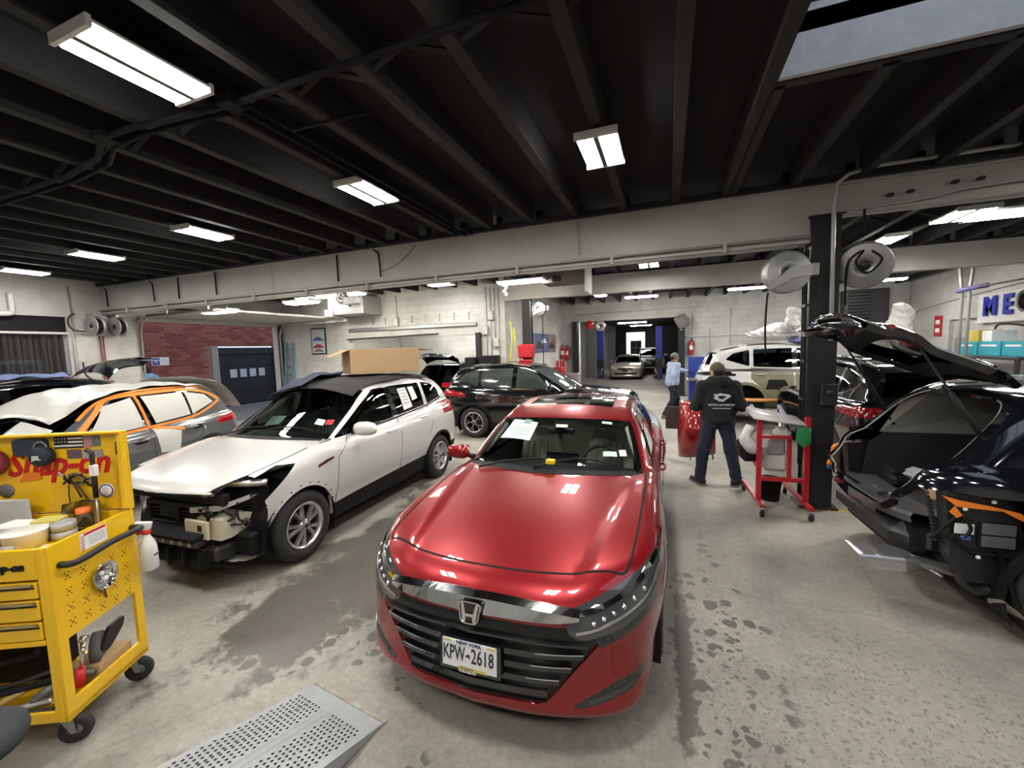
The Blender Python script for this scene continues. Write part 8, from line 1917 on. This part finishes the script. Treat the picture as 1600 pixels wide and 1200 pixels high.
for k in range(3): tag(MB().tube([(-4.05 + .12 * k, 15.85 + .05 * k, .0), (-4.1 + .12 * k, 15.9 + .05 * k, 1.5)], .05, 8).build('jack_stand', mat('signal red', (.42, .02, .025))), ('left', 'middle', 'right')[k] + ' red pole jack leaning in the recess', 'jack')
hs = thing('unit_heater', 'black louvred unit heater on the rear wall right of the column', 'heater', (6.1, 17.1, 3.1))
MB().bbox(-.6, .6, -.25, .12, -.55, .52, .02).build('casing', mat('heater black', (.03, .03, .032), .5), hs)
for k in range(9): MB().cbox((-.18, -.26, -.42 + .105 * k), (.62, .05, .012), rx=.6).build('louvre', dark_metal, hs)
for k in range(6): MB().box(-.46 + .11 * k, -.452 + .11 * k, -.265, -.25, -.48, .48).build('louvre_bar', dark_metal, hs)
for x in (-.5, .5): MB().tube([(x, 0, .52), (x, 0, DECK - 3.1)], .015, 6).build('hanger', galv, hs)
MB().box(-.62, -.5, -.3, -.24, -.75, -.5).build('tag_plate', white_paper, hs)
# right wall: letters, door, boxes
sgn = thing('shop_sign', 'large blue METRO letters on a white board on the right wall', 'sign', (XR - .03, 0, 0))
MB().bbox(-.02, .03, 10.6, 14.0, 2.34, 3.02, .006).build('sign_board', white_metal, sgn); MB().bbox(-.06, .03, 10.6, 14.02, 2.30, 2.35, .006).build('sign_ledge', white_metal, sgn)
blue_l = mat('letter blue', (.012, .02, .34), .35, coat=.5)
for k, ch_ in enumerate('METRO'): text('letter', ch_, .62, frame((-.04, 13.53 - .56 * k, 2.68), (0, -1, 0), (0, 0, 1)), blue_l, sgn, .03, bold=.022, xs=.92)
dd = struct(MB().box(XR + .10, XR + .14, 13.9, 15.2, 0, 2.46).build('door_2', mat('door grey', (.42, .42, .41), .6))); MB().box(XR + .085, XR + .10, 14.0, 15.1, 0, 1.95).build('lower_panel', mat('door dark grey', (.20, .21, .22), .5), dd); MB().bbox(XR + .07, XR + .09, 14.3, 14.6, 1.48, 1.53, .005).build('door_handle', ink, dd)
tb_ = thing('parts_table', 'table with boxes against the right wall below the sign', 'table', (6.75, 0, 0)); MB().bbox(-.45, .45, 10.8, 13.6, 1.50, 1.56, .01).build('table_top', dark_metal, tb_)
for y in (10.9, 13.5):
    for x in (-.4, .4): MB().box(x - .03, x + .03, y - .03, y + .03, 0, 1.5).build('leg', dark_metal, tb_)
teal = mat('teal carton', (.03, .30, .38), .6, noise=(4, (.05, .36, .44), .4))
for k, (y0, y1) in enumerate(((12.25, 12.85), (11.55, 12.2), (10.9, 11.5))):
    q = tag(MB().bbox(6.45, 6.95, y0, y1, 1.56, 1.86, .006).build('teal_carton', teal), ('leftmost', 'middle', 'rightmost')[k] + ' teal carton on the table below the blue letters', 'carton', 'teal cartons'); MB().box(6.44, 6.452, y0 + .1, y1 - .1, 1.76, 1.80).build('label_strip', white_paper, q)
tag(MB().bbox(6.5, 6.9, 12.3, 12.75, 1.86, 2.12, .006).build('yellow_carton', mat('yellow carton', (.55, .42, .08), .6)), 'yellow and white carton on the leftmost teal carton', 'carton'); tag(MB().bbox(6.5, 6.9, 11.9, 12.2, 1.86, 2.10, .01).build('white_carton', white_paper), 'white carton beside the yellow one', 'carton')
conduit('black hose loop on top of the cartons', [(6.6, 12.0, 2.14), (6.5, 11.7, 2.22), (6.6, 11.4, 2.20), (6.7, 11.2, 2.1), (6.6, 11.1, 1.88)], .02, black_plastic, 4)
wbn = thing('wall_bench', 'long bench with white papers below the rear right corner', 'bench', (6.3, 15.2, 0)); MB().bbox(-1.0, .9, -.4, .4, 1.40, 1.62, .01).build('bench_top', mat('bench cream', (.5, .48, .42), .6), wbn); MB().box(-.95, .85, -.35, .35, 0, 1.4).build('bench_base', dark_metal, wbn); MB().box(-1.01, .91, -.41, -.39, 1.60, 1.64).build('red_edge', mat('signal red', (.42, .02, .025)), wbn)
fs_ = tag(MB().bbox(XR - .03, XR, 15.5, 15.85, 2.0, 2.6, .006).build('fire_sign', mat('signal red', (.42, .02, .025))), 'red and white fire alarm sign near the rear right corner', 'sign')
for z in (2.42, 2.18): MB().box(XR - .034, XR - .029, 15.58, 15.77, z - .06, z + .06).build('sign_window', white_paper, fs_)
conduit('horizontal conduit across the right wall', [(XR - .03, 17.0, 2.75), (XR - .03, 16.6, 2.86), (XR - .03, 15, 3.0), (XR - .03, 14.1, 3.07), (XR - .03, 8, 3.45)], .018); conduit('vertical conduit in the rear right corner', [(XR - .05, 17.1, 1.7), (XR - .05, 17.1, 2.8)], .018)
conduit('horizontal conduit on the rear wall by the corner', [(5.2, Y3 - .03, 2.82), (6.9, Y3 - .03, 2.82), (XR - .1, Y3 - .03, 2.7)], .018)
for k, (y, m_) in enumerate(((14.0 + .55, pipe_m), (14.3, pipe_m))): conduit('%s tall pipe standing before the right wall' % ('left', 'right')[k], [(6.2, y - 2.2, 1.5), (6.2, y - 2.2, 3.0), (6.1 + .15 * k, y - 2.2, JB)], .03, m_)
conduit('black curtain track across the right bay', [(6.1, 12.2, 3.02), (6.3, 10.8, 3.05), (7.2, 9.0, 3.15), (7.3, 7.0, 3.2)], .02, dark_metal)
conduit('short purple wrapped joint on the curtain track', [(6.1, 12.3, 3.0), (6.15, 12.0, 3.03), (6.22, 11.6, 3.04)], .05, mat('purple cloth', (.14, .13, .30)))
for k, (a, b) in enumerate((((.9, 3.0), (.9, 1.5)), ((2.2, 3.3), (2.2, 1.4)), ((1.5, 2.55), (1.5, 1.5)), ((3.3, 3.3), (3.3, 2.0)))): conduit('%s vertical conduit on the rear white wall' % ('first', 'second', 'third', 'fourth')[k], [(a[0], Y3 - .02, a[1]), (b[0], Y3 - .02, b[1])], .014)
conduit('long horizontal conduit across the rear white wall', [(.6, Y3 - .02, 2.25), (5.2, Y3 - .02, 2.3)], .014); conduit('conduit above the rear opening', [(-3.6, Y3 - .02, 3.35), (.9, Y3 - .02, 3.40), (.9, Y3 - .02, 3.0)], .014)
chn = thing('lamp_chain', 'short white chain hanging below the fluorescent wrap lamp', 'chain', (-3.5, 8.85, 3.52))
for k in range(4): MB().lathe([(.03, -.008), (.04, 0), (.03, .008), (.022, 0)], 'y', (.04 * (k % 2), 0, -.05 - .07 * k), 12, close=True).build('chain_link', white_metal, chn)
vf = thing('vent_unit', 'white framed vent unit under the far beam', 'vent', (-1.9, 9.3, 3.45)); MB().bbox(-.75, .25, -.3, .3, 0, .3, .01).build('casing', mat('brown box', (.12, .10, .09), .6), vf); MB().bbox(.22, .27, -.32, .32, -.25, .34, .006).build('frame_edge', white_metal, vf); MB().box(-.5, -.3, -.31, -.29, .02, .15).build('grille', seam_m, vf)
wu = thing('exhaust_fan', 'grey round exhaust fan hanging at the lamp end by the duct', 'fan', (-7.6, 8.2, 3.42)); MB().lathe([(.03, -.05), (.16, -.05), (.18, 0), (.16, .05), (.03, .05)], 'y', (0, 0, 0), 20, close=True).build('fan_ring', galv, wu); MB().bbox(.1, .5, -.1, .1, -.2, .0, .02).build('motor', galv, wu); MB().tube([(.2, 0, 0), (.2, 0, JB - 3.42)], .015, 6).build('hanger', galv, wu)
